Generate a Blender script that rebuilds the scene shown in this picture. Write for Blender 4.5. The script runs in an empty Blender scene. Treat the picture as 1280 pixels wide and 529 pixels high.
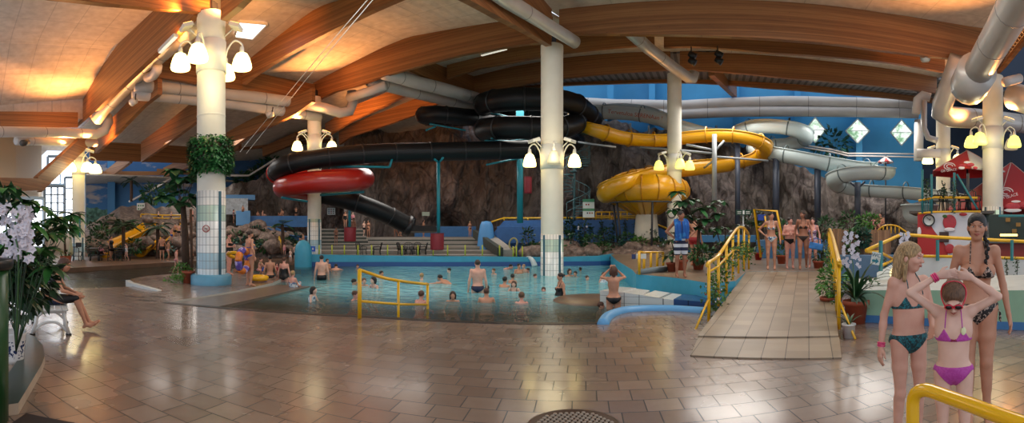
import bpy, math, random
import numpy as np
from mathutils import Vector, Matrix
PI = math.pi
C = bpy.context.scene.collection
F, HZ, E = 600.0, 290.0, 1.6          # cylinder focal length (px), horizon row, eye height

def rnd(seed): return random.Random(seed)
def az(x): return (x - 640.0) / F
def P(x, y, D):
    t = az(x); return Vector((D*math.sin(t), D*math.cos(t), E + D*(HZ - y)/F))
def G(x, y, z=0.0):
    D = (E - z)*F/(y - HZ); t = az(x)
    return Vector((D*math.sin(t), D*math.cos(t), z))
def V(*a): return Vector(a)
def lerp(a, b, t): return a + (b - a)*t
def hexc(s):
    v = [int(s[i:i+2], 16)/255 for i in (0, 2, 4)]
    return tuple(((c+.055)/1.055)**2.4 if c > .04045 else c/12.92 for c in v)

# ---------------------------------------------------------------- materials
_m = {}
def mat(name, col='808080', rough=.5, metal=0, var=0, vscale=4, bump=0, bscale=20, emit=None, estr=0, coat=0, alpha=1, spec=.5, dirt=None):
    if name in _m: return _m[name]
    m = bpy.data.materials.new(name); m.use_nodes = True; _m[name] = m
    nt = m.node_tree; N = nt.nodes; L = nt.links; b = N['Principled BSDF']
    c = hexc(col) if isinstance(col, str) else col
    b.inputs['Base Color'].default_value = (*c, 1)
    b.inputs['Roughness'].default_value = rough; b.inputs['Metallic'].default_value = metal
    b.inputs['Specular IOR Level'].default_value = spec
    if coat: b.inputs['Coat Weight'].default_value = coat; b.inputs['Coat Roughness'].default_value = .08
    if emit:
        b.inputs['Emission Color'].default_value = (*hexc(emit), 1); b.inputs['Emission Strength'].default_value = estr
    tc = N.new('ShaderNodeTexCoord')
    if var or dirt:
        n = N.new('ShaderNodeTexNoise'); n.inputs['Scale'].default_value = vscale; n.inputs['Detail'].default_value = 5
        L.new(tc.outputs['Object'], n.inputs['Vector'])
        r = N.new('ShaderNodeValToRGB'); L.new(n.outputs['Fac'], r.inputs['Fac'])
        d = hexc(dirt) if dirt else tuple(max(0, x*(1-var)) for x in c)
        l = tuple(min(1, x*(1+var*.6)) for x in c)
        r.color_ramp.elements[0].position = .3; r.color_ramp.elements[1].position = .7
        r.color_ramp.elements[0].color = (*d, 1); r.color_ramp.elements[1].color = (*l, 1)
        L.new(r.outputs['Color'], b.inputs['Base Color'])
    if bump:
        n2 = N.new('ShaderNodeTexNoise'); n2.inputs['Scale'].default_value = bscale; n2.inputs['Detail'].default_value = 4
        L.new(tc.outputs['Object'], n2.inputs['Vector'])
        bp = N.new('ShaderNodeBump'); bp.inputs['Strength'].default_value = bump; bp.inputs['Distance'].default_value = .02
        L.new(n2.outputs['Fac'], bp.inputs['Height']); L.new(bp.outputs['Normal'], b.inputs['Normal'])
    return m

class NT:
    """little node-graph helper"""
    def __init__(s, name, rough=.5):
        s.m = bpy.data.materials.new(name); s.m.use_nodes = True; _m[name] = s.m
        s.N = s.m.node_tree.nodes; s.L = s.m.node_tree.links; s.b = s.N['Principled BSDF']
        s.b.inputs['Roughness'].default_value = rough
        s.tc = s.N.new('ShaderNodeTexCoord')
        sp = s.N.new('ShaderNodeSeparateXYZ'); s.L.new(s.tc.outputs['Object'], sp.inputs[0])
        s.x, s.y, s.z = sp.outputs[0], sp.outputs[1], sp.outputs[2]
        s.p = s.tc.outputs['Object']
    def put(s, sock, v):
        if isinstance(v, bpy.types.NodeSocket): s.L.new(v, sock)
        elif isinstance(v, (tuple, list)) and len(v) == 3 and sock.type == 'RGBA': sock.default_value = (*v, 1)
        else: sock.default_value = v
    def math(s, op, a, b=0.0, c=None):
        n = s.N.new('ShaderNodeMath'); n.operation = op; s.put(n.inputs[0], a); s.put(n.inputs[1], b)
        if c is not None: s.put(n.inputs[2], c)
        return n.outputs[0]
    def vec(s, x, y, z):
        n = s.N.new('ShaderNodeCombineXYZ'); s.put(n.inputs[0], x); s.put(n.inputs[1], y); s.put(n.inputs[2], z); return n.outputs[0]
    def noise(s, vec, scale=5, detail=4, rough=.5, dist=0):
        n = s.N.new('ShaderNodeTexNoise'); s.put(n.inputs['Vector'], vec); n.inputs['Scale'].default_value = scale
        n.inputs['Detail'].default_value = detail; n.inputs['Roughness'].default_value = rough; n.inputs['Distortion'].default_value = dist
        return n.outputs['Fac']
    def voro(s, vec, scale=5, feature='F1', out='Distance', rnd=1):
        n = s.N.new('ShaderNodeTexVoronoi'); n.feature = feature; s.put(n.inputs['Vector'], vec); n.inputs['Scale'].default_value = scale
        n.inputs['Randomness'].default_value = rnd
        return n.outputs[out]
    def white(s, vec):
        n = s.N.new('ShaderNodeTexWhiteNoise'); n.noise_dimensions = '3D'; s.put(n.inputs['Vector'], vec); return n.outputs['Value']
    def ramp(s, fac, stops):
        n = s.N.new('ShaderNodeValToRGB'); s.put(n.inputs['Fac'], fac); cr = n.color_ramp
        while len(cr.elements) < len(stops): cr.elements.new(.5)
        for e, (p, c) in zip(cr.elements, stops):
            e.position = p; c = hexc(c) if isinstance(c, str) else c; e.color = (*c, 1)
        return n.outputs['Color']
    def mix(s, f, a, b, mode='MIX'):
        n = s.N.new('ShaderNodeMix'); n.data_type = 'RGBA'; n.blend_type = mode
        s.put(n.inputs['Factor'], f)
        for k, v in ((6, a), (7, b)):
            s.put(n.inputs[k], hexc(v) if isinstance(v, str) else v)
        return n.outputs[2]
    def bump(s, h, strength=.3, dist=.02):
        n = s.N.new('ShaderNodeBump'); n.inputs['Strength'].default_value = strength; n.inputs['Distance'].default_value = dist
        s.put(n.inputs['Height'], h); s.L.new(n.outputs['Normal'], s.b.inputs['Normal'])
    def color(s, v): s.put(s.b.inputs['Base Color'], hexc(v) if isinstance(v, str) else v)
    def rough(s, v): s.put(s.b.inputs['Roughness'], v)

def grid_mask(nt, a, b, wa, wb, j, shift=0.0):
    """returns (joint mask 0/1, id a, id b) of a tile grid"""
    rb = nt.math('FLOOR', nt.math('DIVIDE', b, wb))
    ua = nt.math('ADD', nt.math('DIVIDE', a, wa), nt.math('MULTIPLY', rb, shift)) if shift else nt.math('DIVIDE', a, wa)
    fa = nt.math('FRACT', ua); fb = nt.math('FRACT', nt.math('DIVIDE', b, wb))
    ma = nt.math('LESS_THAN', fa, j/wa); mb = nt.math('LESS_THAN', fb, j/wb)
    return nt.math('MAXIMUM', ma, mb), nt.math('FLOOR', ua), rb

# ---------------------------------------------------------------- mesh building
class MB:
    def __init__(s): s.v = []; s.f = []; s.mi = []; s.sm = []
    def add(s, vs, fs, mi=0, smooth=True):
        o = len(s.v); s.v += [tuple(v) for v in vs]
        s.f += [tuple(i+o for i in f) for f in fs]; s.mi += [mi]*len(fs); s.sm += [smooth]*len(fs)
        return s
    def box(s, c, d, rot=None, mi=0):
        x, y, z = d[0]/2, d[1]/2, d[2]/2
        vs = [V(a*x, b*y, e*z) for a in (-1, 1) for b in (-1, 1) for e in (-1, 1)]
        if rot is not None: vs = [rot @ v for v in vs]
        c = Vector(c); vs = [v + c for v in vs]
        return s.add(vs, [(0,1,3,2),(4,6,7,5),(0,4,5,1),(2,3,7,6),(0,2,6,4),(1,5,7,3)], mi, False)
    def beam(s, a, b, w, h, mi=0):      # box bar between two points, w sideways, h up
        a = Vector(a); b = Vector(b); d = b - a; l = d.length; d.normalize()
        up = V(0,0,1) if abs(d.z) < .95 else V(0,1,0)
        sd = d.cross(up).normalized(); up = sd.cross(d)
        R = Matrix((sd, d, up)).transposed()
        return s.box((a+b)/2, (w, l, h), R, mi)
    def tube(s, pts, r, n=12, mi=0, caps=True, closed=False, smooth=True):
        pts = [Vector(p) for p in pts]; k = len(pts)
        rs = r if isinstance(r, (list, tuple)) else [r]*k
        T = []
        for i in range(k):
            if closed: t = pts[(i+1) % k] - pts[i-1]
            else: t = pts[min(i+1, k-1)] - pts[max(i-1, 0)]
            T.append(t.normalized() if t.length > 1e-9 else V(0,0,1))
        a = V(0,0,1) if abs(T[0].z) < .9 else V(1,0,0)
        nrm = (a - T[0]*a.dot(T[0])).normalized(); vs = []
        for i in range(k):
            nrm = (nrm - T[i]*nrm.dot(T[i])).normalized(); bn = T[i].cross(nrm)
            for j in range(n):
                q = 2*PI*j/n; vs.append(pts[i] + (nrm*math.cos(q) + bn*math.sin(q))*rs[i])
        fs = []
        for i in range(k if closed else k-1):
            i2 = (i+1) % k
            for j in range(n): fs.append((i*n+j, i*n+(j+1) % n, i2*n+(j+1) % n, i2*n+j))
        if caps and not closed:
            fs.append(tuple(range(n-1, -1, -1))); fs.append(tuple((k-1)*n+j for j in range(n)))
        return s.add(vs, fs, mi, smooth)
    def cyl(s, a, b, r1, r2=None, n=16, mi=0): return s.tube([a, b], [r1, r1 if r2 is None else r2], n, mi)
    def lathe(s, prof, c=(0,0,0), n=24, mi=0, sx=1, sy=1, rot=None, a0=0, a1=2*PI, smooth=True):
        full = abs(a1-a0-2*PI) < 1e-6; m = n if full else n+1; vs = []; c = Vector(c)
        for r, z in prof:
            for j in range(m):
                q = a0+(a1-a0)*j/n; v = V(r*math.cos(q)*sx, r*math.sin(q)*sy, z)
                vs.append((rot @ v if rot is not None else v) + c)
        fs = []
        for i in range(len(prof)-1):
            for j in range(n):
                j2 = (j+1) % m if full else j+1
                fs.append((i*m+j, i*m+j2, (i+1)*m+j2, (i+1)*m+j))
        return s.add(vs, fs, mi, smooth)
    def ball(s, c, r, n=12, mi=0, rot=None):
        r = (r, r, r) if not isinstance(r, (tuple, list)) else r
        h = max(4, n//2); prof = [(math.sin(PI*i/h), -math.cos(PI*i/h)) for i in range(h+1)]
        vs = []; fs = []; c = Vector(c)
        for a, z in prof:
            for j in range(n):
                q = 2*PI*j/n; v = V(a*math.cos(q)*r[0], a*math.sin(q)*r[1], z*r[2])
                vs.append((rot @ v if rot is not None else v)+c)
        for i in range(h):
            for j in range(n): fs.append((i*n+j, i*n+(j+1) % n, (i+1)*n+(j+1) % n, (i+1)*n+j))
        return s.add(vs, fs, mi)
    def prism(s, poly, z0, z1, mi=0, side_mi=None):   # poly = [(x,y)], extruded in z
        n = len(poly); vs = [(p[0], p[1], z0) for p in poly] + [(p[0], p[1], z1) for p in poly]
        s.add(vs, [tuple(range(n-1, -1, -1)), tuple(range(n, 2*n))], mi, False)
        return s.add(vs, [(i, (i+1) % n, n+(i+1) % n, n+i) for i in range(n)], mi if side_mi is None else side_mi, False)
    def slab(s, quad, t, mi=0):        # quad of 3-D points given thickness along its normal
        q = [Vector(p) for p in quad]; nn = (q[1]-q[0]).cross(q[-1]-q[0]).normalized()*t; n = len(q)
        vs = q + [p+nn for p in q]
        return s.add(vs, [tuple(range(n-1, -1, -1)), tuple(range(n, 2*n))] + [(i, (i+1) % n, n+(i+1) % n, n+i) for i in range(n)], mi, False)
    def build(s, name, m=None, parent=None, loc=None, rz=0, bevel=0, subsurf=0):
        me = bpy.data.meshes.new(name)
        if loc is not None:
            L = Vector(loc); R = Matrix.Rotation(-rz, 3, 'Z'); s.v = [tuple(R @ (Vector(v)-L)) for v in s.v]
        me.from_pydata(s.v, [], s.f); ms = m if isinstance(m, (list, tuple)) else [m]
        for x in ms:
            if x: me.materials.append(x)
        me.polygons.foreach_set('material_index', s.mi); me.polygons.foreach_set('use_smooth', s.sm); me.update()
        o = bpy.data.objects.new(name, me); C.objects.link(o)
        if loc is not None: o.location = loc; o.rotation_euler = (0, 0, rz)
        if parent: par(o, parent)
        if bevel:
            b = o.modifiers.new('b', 'BEVEL'); b.width = bevel; b.segments = 2; b.limit_method = 'ANGLE'
        if subsurf:
            b = o.modifiers.new('s', 'SUBSURF'); b.levels = b.render_levels = subsurf
        return o

def mw(o): return (mw(o.parent) if o.parent else Matrix.Identity(4)) @ Matrix.LocRotScale(o.location, o.rotation_euler, o.scale)
def par(o, p):
    w = mw(o); o.parent = p; l = mw(p).inverted() @ w
    t, r, sc = l.decompose(); o.location = t; o.rotation_euler = r.to_euler(); o.scale = sc
def tag(o, label=None, cat=None, group=None, kind=None):
    if label: o['label'] = label
    if cat: o['category'] = cat
    if group: o['group'] = group
    if kind: o['kind'] = kind
    return o
def empty(name, loc, label, cat, group=None, rz=0):
    o = bpy.data.objects.new(name, None); C.objects.link(o); o.location = loc; o.rotation_euler = (0,0,rz)
    o.empty_display_size = .1
    return tag(o, label, cat, group)
def struct(o): o['kind'] = 'structure'; return o
def spline(pts, n=8, closed=False):
    pts = [Vector(p) for p in pts]; out = []; k = len(pts)
    for i in range(k if closed else k-1):
        if closed: a, b, c, d = pts[i-1], pts[i], pts[(i+1) % k], pts[(i+2) % k]
        else: a, b, c, d = pts[max(i-1, 0)], pts[i], pts[i+1], pts[min(i+2, k-1)]
        for j in range(n):
            t = j/n
            out.append(.5*((2*b) + (c-a)*t + (2*a-5*b+4*c-d)*t*t + (3*b-a-3*c+d)*t**3))
    if not closed: out.append(pts[-1])
    return out
def text_mesh(name, body, size, m, loc, R, parent=None, align='CENTER', ext=.002):
    cu = bpy.data.curves.new(name, 'FONT'); cu.body = body; cu.size = size; cu.align_x = align; cu.align_y = 'CENTER'; cu.extrude = ext
    t = bpy.data.objects.new(name, cu); C.objects.link(t)
    dg = bpy.context.evaluated_depsgraph_get(); me = bpy.data.meshes.new_from_object(t.evaluated_get(dg))
    bpy.data.objects.remove(t); me.materials.clear(); me.materials.append(m)
    o = bpy.data.objects.new(name, me); C.objects.link(o); o.location = loc; o.rotation_euler = R.to_euler()
    if parent: par(o, parent)
    return o
def facing(p, tilt=0.0):
    """rotation that makes an XY-plane text/panel stand up and face the hall side where the camera stands"""
    t = math.atan2(p[0], p[1])
    return Matrix.Rotation(-t, 3, 'Z') @ Matrix.Rotation(PI/2, 3, 'X') @ Matrix.Rotation(tilt, 3, 'Z')
# ================================================================ hall frame
O2 = V(1.57, 18.8, 0); U = V(.914, -.405, 0); W = V(.405, .914, 0)   # U along main beams, W along cross beams
UROT = math.atan2(U.y, U.x)
def ab(a, b, z=0): p = O2 + U*a + W*b; p.z = z; return p
def on_line(b, x):      # where azimuth of column x meets the beam line b: returns a, D
    t = math.tan(az(x)); p = O2 + W*b
    a = (t*p.y - p.x)/(U.x - t*U.y); q = p + U*a
    return a, math.hypot(q.x, q.y)
def on_cross(a, x):
    t = math.tan(az(x)); p = O2 + U*a
    b = (t*p.y - p.x)/(W.x - t*W.y); q = p + W*b
    return b, math.hypot(q.x, q.y)
def zat(y, D): return E + (HZ - y)*D/F

# ---- materials of the shell
def make_shell_mats():
    t = NT('wet_floor_tiles', .3)
    R = .15
    cx, sx = math.cos(-R), math.sin(-R)
    a = t.math('SUBTRACT', t.math('MULTIPLY', t.x, cx), t.math('MULTIPLY', t.y, -sx))
    a = t.math('ADD', t.math('MULTIPLY', t.x, cx), t.math('MULTIPLY', t.y, sx))
    b = t.math('SUBTRACT', t.math('MULTIPLY', t.y, cx), t.math('MULTIPLY', t.x, sx))
    m, ia, ib = grid_mask(t, a, b, .337, .302, .011, .31)
    r = t.white(t.vec(ia, ib, 0))
    r2 = t.math('ADD', t.math('MULTIPLY', r, .5), t.math('MULTIPLY', t.noise(t.p, 1.3, 5), .5))
    base = t.ramp(r2, [(.15, '7c685b'), (.5, '8a7668'), (.85, '998678')])
    st = t.noise(t.p, 9, 6, .65)
    base = t.mix(t.math('MULTIPLY', st, .3), base, '6a5548')
    t.color(t.mix(m, base, '1c1512'))
    wet = t.ramp(t.noise(t.p, .55, 4, .6), [(.3, (.17,)*3), (.7, (.33,)*3)])
    t.rough(t.math('MAXIMUM', wet, t.math('MULTIPLY', m, .6)))
    h = t.math('ADD', t.math('MULTIPLY', m, -1.0), t.math('MULTIPLY', t.noise(t.p, 7, 3), .35))
    t.bump(h, .25, .012); t.b.inputs['Specular IOR Level'].default_value = .55
    t.b.inputs['Coat Weight'].default_value = .3; t.b.inputs['Coat Roughness'].default_value = .12
    # ramp tiles
    t = NT('ramp_tiles', .38)
    m, ia, ib = grid_mask(t, t.x, t.y, .30, .30, .008)
    jx = t.math('LESS_THAN', t.math('FRACT', t.math('DIVIDE', t.x, .30)), .035)
    r = t.white(t.vec(ia, ib, 3))
    base = t.ramp(t.math('ADD', t.math('MULTIPLY', r, .5), t.math('MULTIPLY', t.noise(t.p, 2, 5), .5)), [(.2, '80705d'), (.8, '9c8a74')])
    base = t.mix(t.math('MULTIPLY', m, .3), base, '55483c')
    t.color(t.mix(jx, base, '3a2e26')); t.bump(t.math('MULTIPLY', m, -1), .2, .008)
    # glulam, local x along the beam
    t = NT('glulam_timber', .45)
    lam = t.math('FLOOR', t.math('DIVIDE', t.z, .045))
    v1 = t.white(t.vec(lam, 0, 0))
    g = t.noise(t.vec(t.math('MULTIPLY', t.x, .9), t.y, t.math('MULTIPLY', t.z, 22)), 1.0, 6, .6)
    base = t.ramp(t.math('ADD', t.math('MULTIPLY', v1, .4), t.math('MULTIPLY', g, .6)), [(.2, '744926'), (.5, '8f5d33'), (.8, 'a67242')])
    k = t.voro(t.vec(t.math('MULTIPLY', t.x, 2), t.y, t.math('MULTIPLY', t.z, 6)), 1.1)
    base = t.mix(t.math('LESS_THAN', k, .05), base, '4c2a12')
    t.color(base); t.bump(g, .08, .004)
    t = NT('dark_timber', .5)
    g = t.noise(t.vec(t.math('MULTIPLY', t.x, .9), t.y, t.math('MULTIPLY', t.z, 22)), 1.0, 6, .6)
    t.color(t.ramp(g, [(.3, '6e3d1c'), (.7, '8d5227')]))
    # ceiling panels; local x along U
    t = NT('ceiling_panels', .75)
    jx, ia, ib = grid_mask(t, t.x, t.y, 2.4, 1.2, .035)
    base = t.ramp(t.noise(t.p, 3, 4), [(.3, 'c6b8a8'), (.7, 'dccfc0')])
    dots = t.math('LESS_THAN', t.voro(t.vec(t.math('MULTIPLY', t.x, 1), t.math('MULTIPLY', t.y, 1), 0), 3.2), .035)
    base = t.mix(dots, base, '9b9186')
    t.color(t.mix(t.math('MULTIPLY', jx, .3), base, '6d655c')); t.bump(t.noise(t.p, 14, 3), .1, .02)
    # corrugated deck
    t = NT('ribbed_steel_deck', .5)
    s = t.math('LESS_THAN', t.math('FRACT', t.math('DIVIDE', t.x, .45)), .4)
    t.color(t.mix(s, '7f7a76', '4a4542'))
    # column tiles: local xyz, angle*r used
    for nm, base_c in (('column_tiles', 'dfe3e0'),):
        t = NT(nm, .22)
        ang = t.math('MULTIPLY', t.math('ARCTAN2', t.y, t.x), .44)
        m, ia, ib = grid_mask(t, ang, t.z, .115, .24, .012)
        zz = t.math('DIVIDE', t.math('FLOOR', t.math('DIVIDE', t.z, .24)), 12)
        return_bands = t.ramp(zz, [(0, 'd9e2e4'), (.08, 'd9e2e4'), (.085, '9dbdcb'), (.27, '9dbdcb'), (.275, 'e2e4e2'), (.55, 'e2e4e2'), (.6, 'a9c2b6'), (.78, 'a9c2b6'), (.8, 'e2e0db')])
        n = return_bands.node.color_ramp; n.interpolation = 'CONSTANT'
        t.color(t.mix(m, return_bands, '7d8787'))
    t = NT('white_wall_tiles', .2)
    m, ia, ib = grid_mask(t, t.math('ADD', t.x, t.y), t.z, .15, .15, .008)
    t.color(t.mix(m, 'd5d9d6', '868c8c'))
    t = NT('blue_wall_tiles', .2)
    m, ia, ib = grid_mask(t, t.math('ADD', t.x, t.y), t.z, .15, .15, .008)
    t.color(t.mix(m, '2c4c80', '1e3050'))
    t = NT('painted_mural_wall', .6)      # sky-blue wall with painted dunes, clouds and bushes
    h = t.z; n1 = t.noise(t.vec(t.math('MULTIPLY', t.x, 1), t.math('MULTIPLY', t.y, 1), t.math('MULTIPLY', t.z, 2.5)), .35, 5)
    sky = t.ramp(t.math('DIVIDE', h, 8), [(.1, '5d94b8'), (.5, '2f6c9c'), (1, '23527f')])
    sky = t.mix(t.ramp(n1, [(.58, (0,)*3), (.66, (.8,)*3)]), sky, 'b9a797')
    hill = t.math('ADD', 2.5, t.math('MULTIPLY', t.noise(t.p, .4, 5), 2.2))
    green = t.ramp(t.noise(t.p, 2.5, 6), [(.35, '1b3a2a'), (.5, '3f6b55'), (.7, '6c9a86')])
    t.color(t.mix(t.math('LESS_THAN', h, hill), sky, green))
    t = NT('pool_bottom', .4)
    m, ia, ib = grid_mask(t, t.x, t.y, .3, .3, .012)
    dp = t.ramp(t.math('MULTIPLY', t.z, -1), [(.18, '6a5440'), (.45, '54605a'), (.62, '3a9bb0'), (1, '4ab4cc')])
    t.color(t.mix(t.math('MULTIPLY', m, .5), dp, '3c4a4c'))
    t = NT('rock_face', .85)
    v = t.vec(t.x, t.y, t.math('MULTIPLY', t.z, .45))
    c1_ = t.noise(v, 1.4, 9, .7, .6); c2_ = t.noise(v, .3, 3); c3_ = t.voro(v, .9, 'DISTANCE_TO_EDGE')
    base = t.ramp(c1_, [(.3, '3d3533'), (.45, '6f6462'), (.58, '91847f'), (.75, 'b3a7a2')])
    base = t.mix(t.ramp(c2_, [(.42, (0,)*3), (.6, (.7,)*3)]), base, '655c50')
    t.color(t.mix(t.ramp(c3_, [(0, (.5,)*3), (.05, (0,)*3)]), base, '2f2826'))
    t.bump(t.math('ADD', t.math('ADD', c1_, t.noise(v, 5, 7, .75)), t.math('MINIMUM', t.math('MULTIPLY', c3_, 4), .6)), 1.0, .3)
    t = NT('boulder_stone', .85)
    c1_ = t.noise(t.p, 4, 8, .65)
    t.color(t.ramp(c1_, [(.3, '473c37'), (.5, '7c6a60'), (.7, 'a39186')])); t.bump(c1_, .6, .06)
    # water
    t = NT('pool_water', .05); nt = t.m.node_tree; N = t.N; L = t.L; b = t.b
    dep = t.math('MULTIPLY', t.math('MULTIPLY_ADD', t.y, .28, -2.75), 1.0); dx = t.math('MULTIPLY_ADD', t.x, .3, 2.6)
    cl = t.N.new('ShaderNodeClamp'); t.put(cl.inputs[0], t.math('MINIMUM', dep, dx)); cl.inputs[1].default_value = 0
    v = t.vec(t.x, t.math('MULTIPLY', t.y, 1.6), t.z)
    n1 = t.noise(v, 2.2, 3, .55, .5); n2 = t.noise(v, 7, 2)
    tone = t.ramp(t.math('ADD', t.math('MULTIPLY', n1, .7), t.math('MULTIPLY', n2, .3)), [(.35, '4aa6b8'), (.6, '8cd0da')])
    t.color(t.mix(cl.outputs[0], '45483c', tone)); t.put(b.inputs['Alpha'], t.math('MULTIPLY_ADD', cl.outputs[0], .32, .66))
    b.inputs['IOR'].default_value = 1.333; b.inputs['Roughness'].default_value = .07
    t.bump(t.math('ADD', n1, t.math('MULTIPLY', n2, .4)), .5, .12)
make_shell_mats()
WHITE = mat('white_painted_metal', 'dcdad2', .35)
CONC = mat('cream_painted_concrete', 'dfd9c9', .55, var=.05, vscale=2)
DUCT = mat('galvanised_duct', 'c3c0bb', .35, .25, var=.08, vscale=1.5)
DUCTW = mat('white_duct', 'cfc9c3', .45, 0, var=.08, vscale=1)
CYAN = mat('cyan_painted_concrete', '3f9fc0', .45, var=.12, vscale=1.5)
BLUEP = mat('blue_painted_concrete', '3f78b4', .5, var=.15, vscale=1.2)
YEL = mat('yellow_painted_steel', 'e3ae0c', .3, coat=.3)
BLACKM = mat('black_plastic', '101012', .35)
DARKM = mat('dark_steel', '3a3c42', .5, .3)
WALLBLUE = mat('blue_wall_paint', '3f97c8', .6, var=.1, vscale=.6)
GLASSEM = mat('daylit_window_pane', 'ffffff', .3, emit='f4f8ff', estr=3.5)

# ================================================================ floor and pool
WATER = -.1
fl = [(1.62,8.2),(-2.7,8.6),(-7.2,8.1),(-7.15,9.6),(-7.1,11.2),(-7.2,13.2),(-7.6,14.6),(-8.6,15.7),(-9.9,16.2),(-11.0,15.6),(-11.8,14.4),(-12,12.7),(-11.7,11.5),(-11.0,10.7),(-10.0,9.9),(-10.4,8.9),(-11.4,7.7),(-14,5.4),(-22,1.5),(-22,-9),(16,-9),(16,9.4),(4.6,9.4),(4.2,9.0),(3.0,9.45),(2.3,9.3),(1.8,8.9)]
fl_ccw = fl
m = MB().prism(fl_ccw, -.5, 0, 0, 1); o = struct(m.build('floor', [_m['wet_floor_tiles'], mat('pool_edge_side', 'b9b6ae', .4)]))
# far left bank
bank = [(-18.5,6.5),(-16.3,10.5),(-16.1,12.5),(-15.9,15.9),(-15.4,20),(-15.0,23.4),(-10.6,22.4),(-10.2,45),(-45,45),(-45,6.5)]
m = MB().prism(bank, -.6, .08); struct(tag(m.build('floor_bank', [mat('bank_tiles', '6e5646', .35, var=.25, vscale=2)]), kind='structure'))
# pool bottom as a height field
def pool_depth(x, y):
    e = max(0, x + 7.1) if y < 14 else max(0, math.hypot(x+7.1, y-14) - .2)
    d = .15 + .13*min(5, math.floor(e/.75))
    if x < -7.1: d = .35
    g = max(0, min(1, (y-9.5)/5.5)); r = max(0, min(1, (x+3.5)/4))
    d = max(d, .5) if e > 3.4 else d
    d = lerp(d, 1.15, max(0, min(1, (y-11.5)/5))*max(0, min(1, (x+6.5)/4.5))) if y < 40 else d
    return d
nx, ny = 90, 60; vs = []; fs = []
for j in range(ny+1):
    for i in range(nx+1):
        x = -20+34*i/nx; y = 5.5+22*j/ny; vs.append((x, y, WATER - pool_depth(x, y)))
for j in range(ny):
    for i in range(nx): a = j*(nx+1)+i; fs.append((a, a+1, a+nx+2, a+nx+1))
struct(MB().add(vs, fs, 0, False).build('floor_pool_bottom', _m['pool_bottom']))
m = MB().add([(-20,5.6,WATER),(14,5.6,WATER),(14,27.4,WATER),(-20,27.4,WATER)], [(0,1,2,3)])
o = m.build('pool_water', _m['pool_water']); tag(o, 'rippling turquoise pool water filling the big indoor pool', 'water', kind='stuff')
# kerb of dark tiles along the near pool edge
m = MB(); ke = [V(-7.2,8.1,0),V(-2.7,8.6,0),V(1.62,8.2,0)]
for a, b in zip(ke, ke[1:]): m.beam(a+V(0,.05,-.04), b+V(0,.05,-.04), .16, .1)
tag(m.build('pool_edge_strip', mat('dark_edge_tile', '2b2420', .4)), kind='structure')
# light-blue rounded rim curving round the wading corner
cur = spline([G(754,406), G(757,400), G(764,395), G(778,390.5), G(800,388.5), G(822,388), G(845,388.5), G(882,391)], 6)
m = MB().tube([p+V(0,0,0) for p in cur], .11, 10); tag(m.build('kerb_stone', mat('light_blue_rim', '5f9fd0', .4)), 'light blue rounded pool rim curving between the brown floor and the white tiled plinth', 'rim')
# submerged ramp beside the island
m = MB().slab([(-7.08,8.2,-.02),(-6.0,8.2,-.02),(-6.0,13.4,-.06),(-7.08,13.4,-.06)], -.4)
tag(m.build('wading_ramp', mat('ramp_grey_tile', '6d6055', .3, var=.2)), 'grey brown tiled ledge between the column island and the shallow steps', 'ledge')

# end wall of pool, turquoise band with dark-blue tile line
def wall_path(name, pts, z0, z1s, th, mats, zsplit=None, label=None, cat=None):
    """upright wall along pts [(x,y)], tops z1s, optional lower band material below zsplit"""
    m = MB()
    for i in range(len(pts)-1):
        a, b = V(*pts[i], 0), V(*pts[i+1], 0); n = (b-a).cross(V(0,0,1)).normalized()*th
        if n.dot(a+b) < 0: n = -n
        za, zb = z1s[i], z1s[i+1]
        bands = [(z0, z0, za, zb, 0)] if zsplit is None else [(z0, z0, zsplit, zsplit, 1), (zsplit, zsplit, za, zb, 0)]
        for (l0, l1, h0, h1, mi) in bands:
            m.add([a+V(0,0,l0), b+V(0,0,l1), b+V(0,0,h1), a+V(0,0,h0), a+n+V(0,0,l0), b+n+V(0,0,l1), b+n+V(0,0,h1), a+n+V(0,0,h0)],
                  [(0,1,2,3),(5,4,7,6),(3,2,6,7),(0,4,5,1),(0,3,7,4),(1,5,6,2)], mi, False)
    o = m.build(name, mats)
    if label: tag(o, label, cat)
    else: struct(o)
    return o
wk = [G(157,357,WATER), G(162,361,WATER), G(172,364,WATER), G(184,367,WATER), G(197,369,WATER)]
wall_path('white_kerb', [(p.x, p.y) for p in wk], -.4, [.07,.08,.08,.07,.03], .14, [mat('white_kerb_paint', 'c9ccc8', .4)], None, 'white curved kerb at the left tip of the column island', 'kerb')
EW = [G(376,333,WATER), G(480,333,WATER), G(600,333,WATER), G(700,332.5,WATER), G(751,332,WATER), G(795,330,WATER), G(850,328,WATER)]
ewz = [zat(y, math.hypot(p.x, p.y)) for p, y in zip(EW, (318, 320, 321, 322, 320, 312, 298))]
wall_path('wall_pool_end', [(p.x, p.y) for p in EW], -1.5, ewz, .5, [CYAN, mat('dark_blue_band', '2c5594', .35)], .12)
# rounded turquoise bollard at its left end
pp = P(379, 300, 23.3)
m = MB().lathe([(.42,-.3),(.42,.55),(.36,.85),(.2,1.05),(0,1.12)], (pp.x, pp.y, .1), 16)
tag(m.build('pool_bollard', CYAN), 'rounded turquoise bollard at the left end of the pool end wall', 'bollard')

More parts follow.
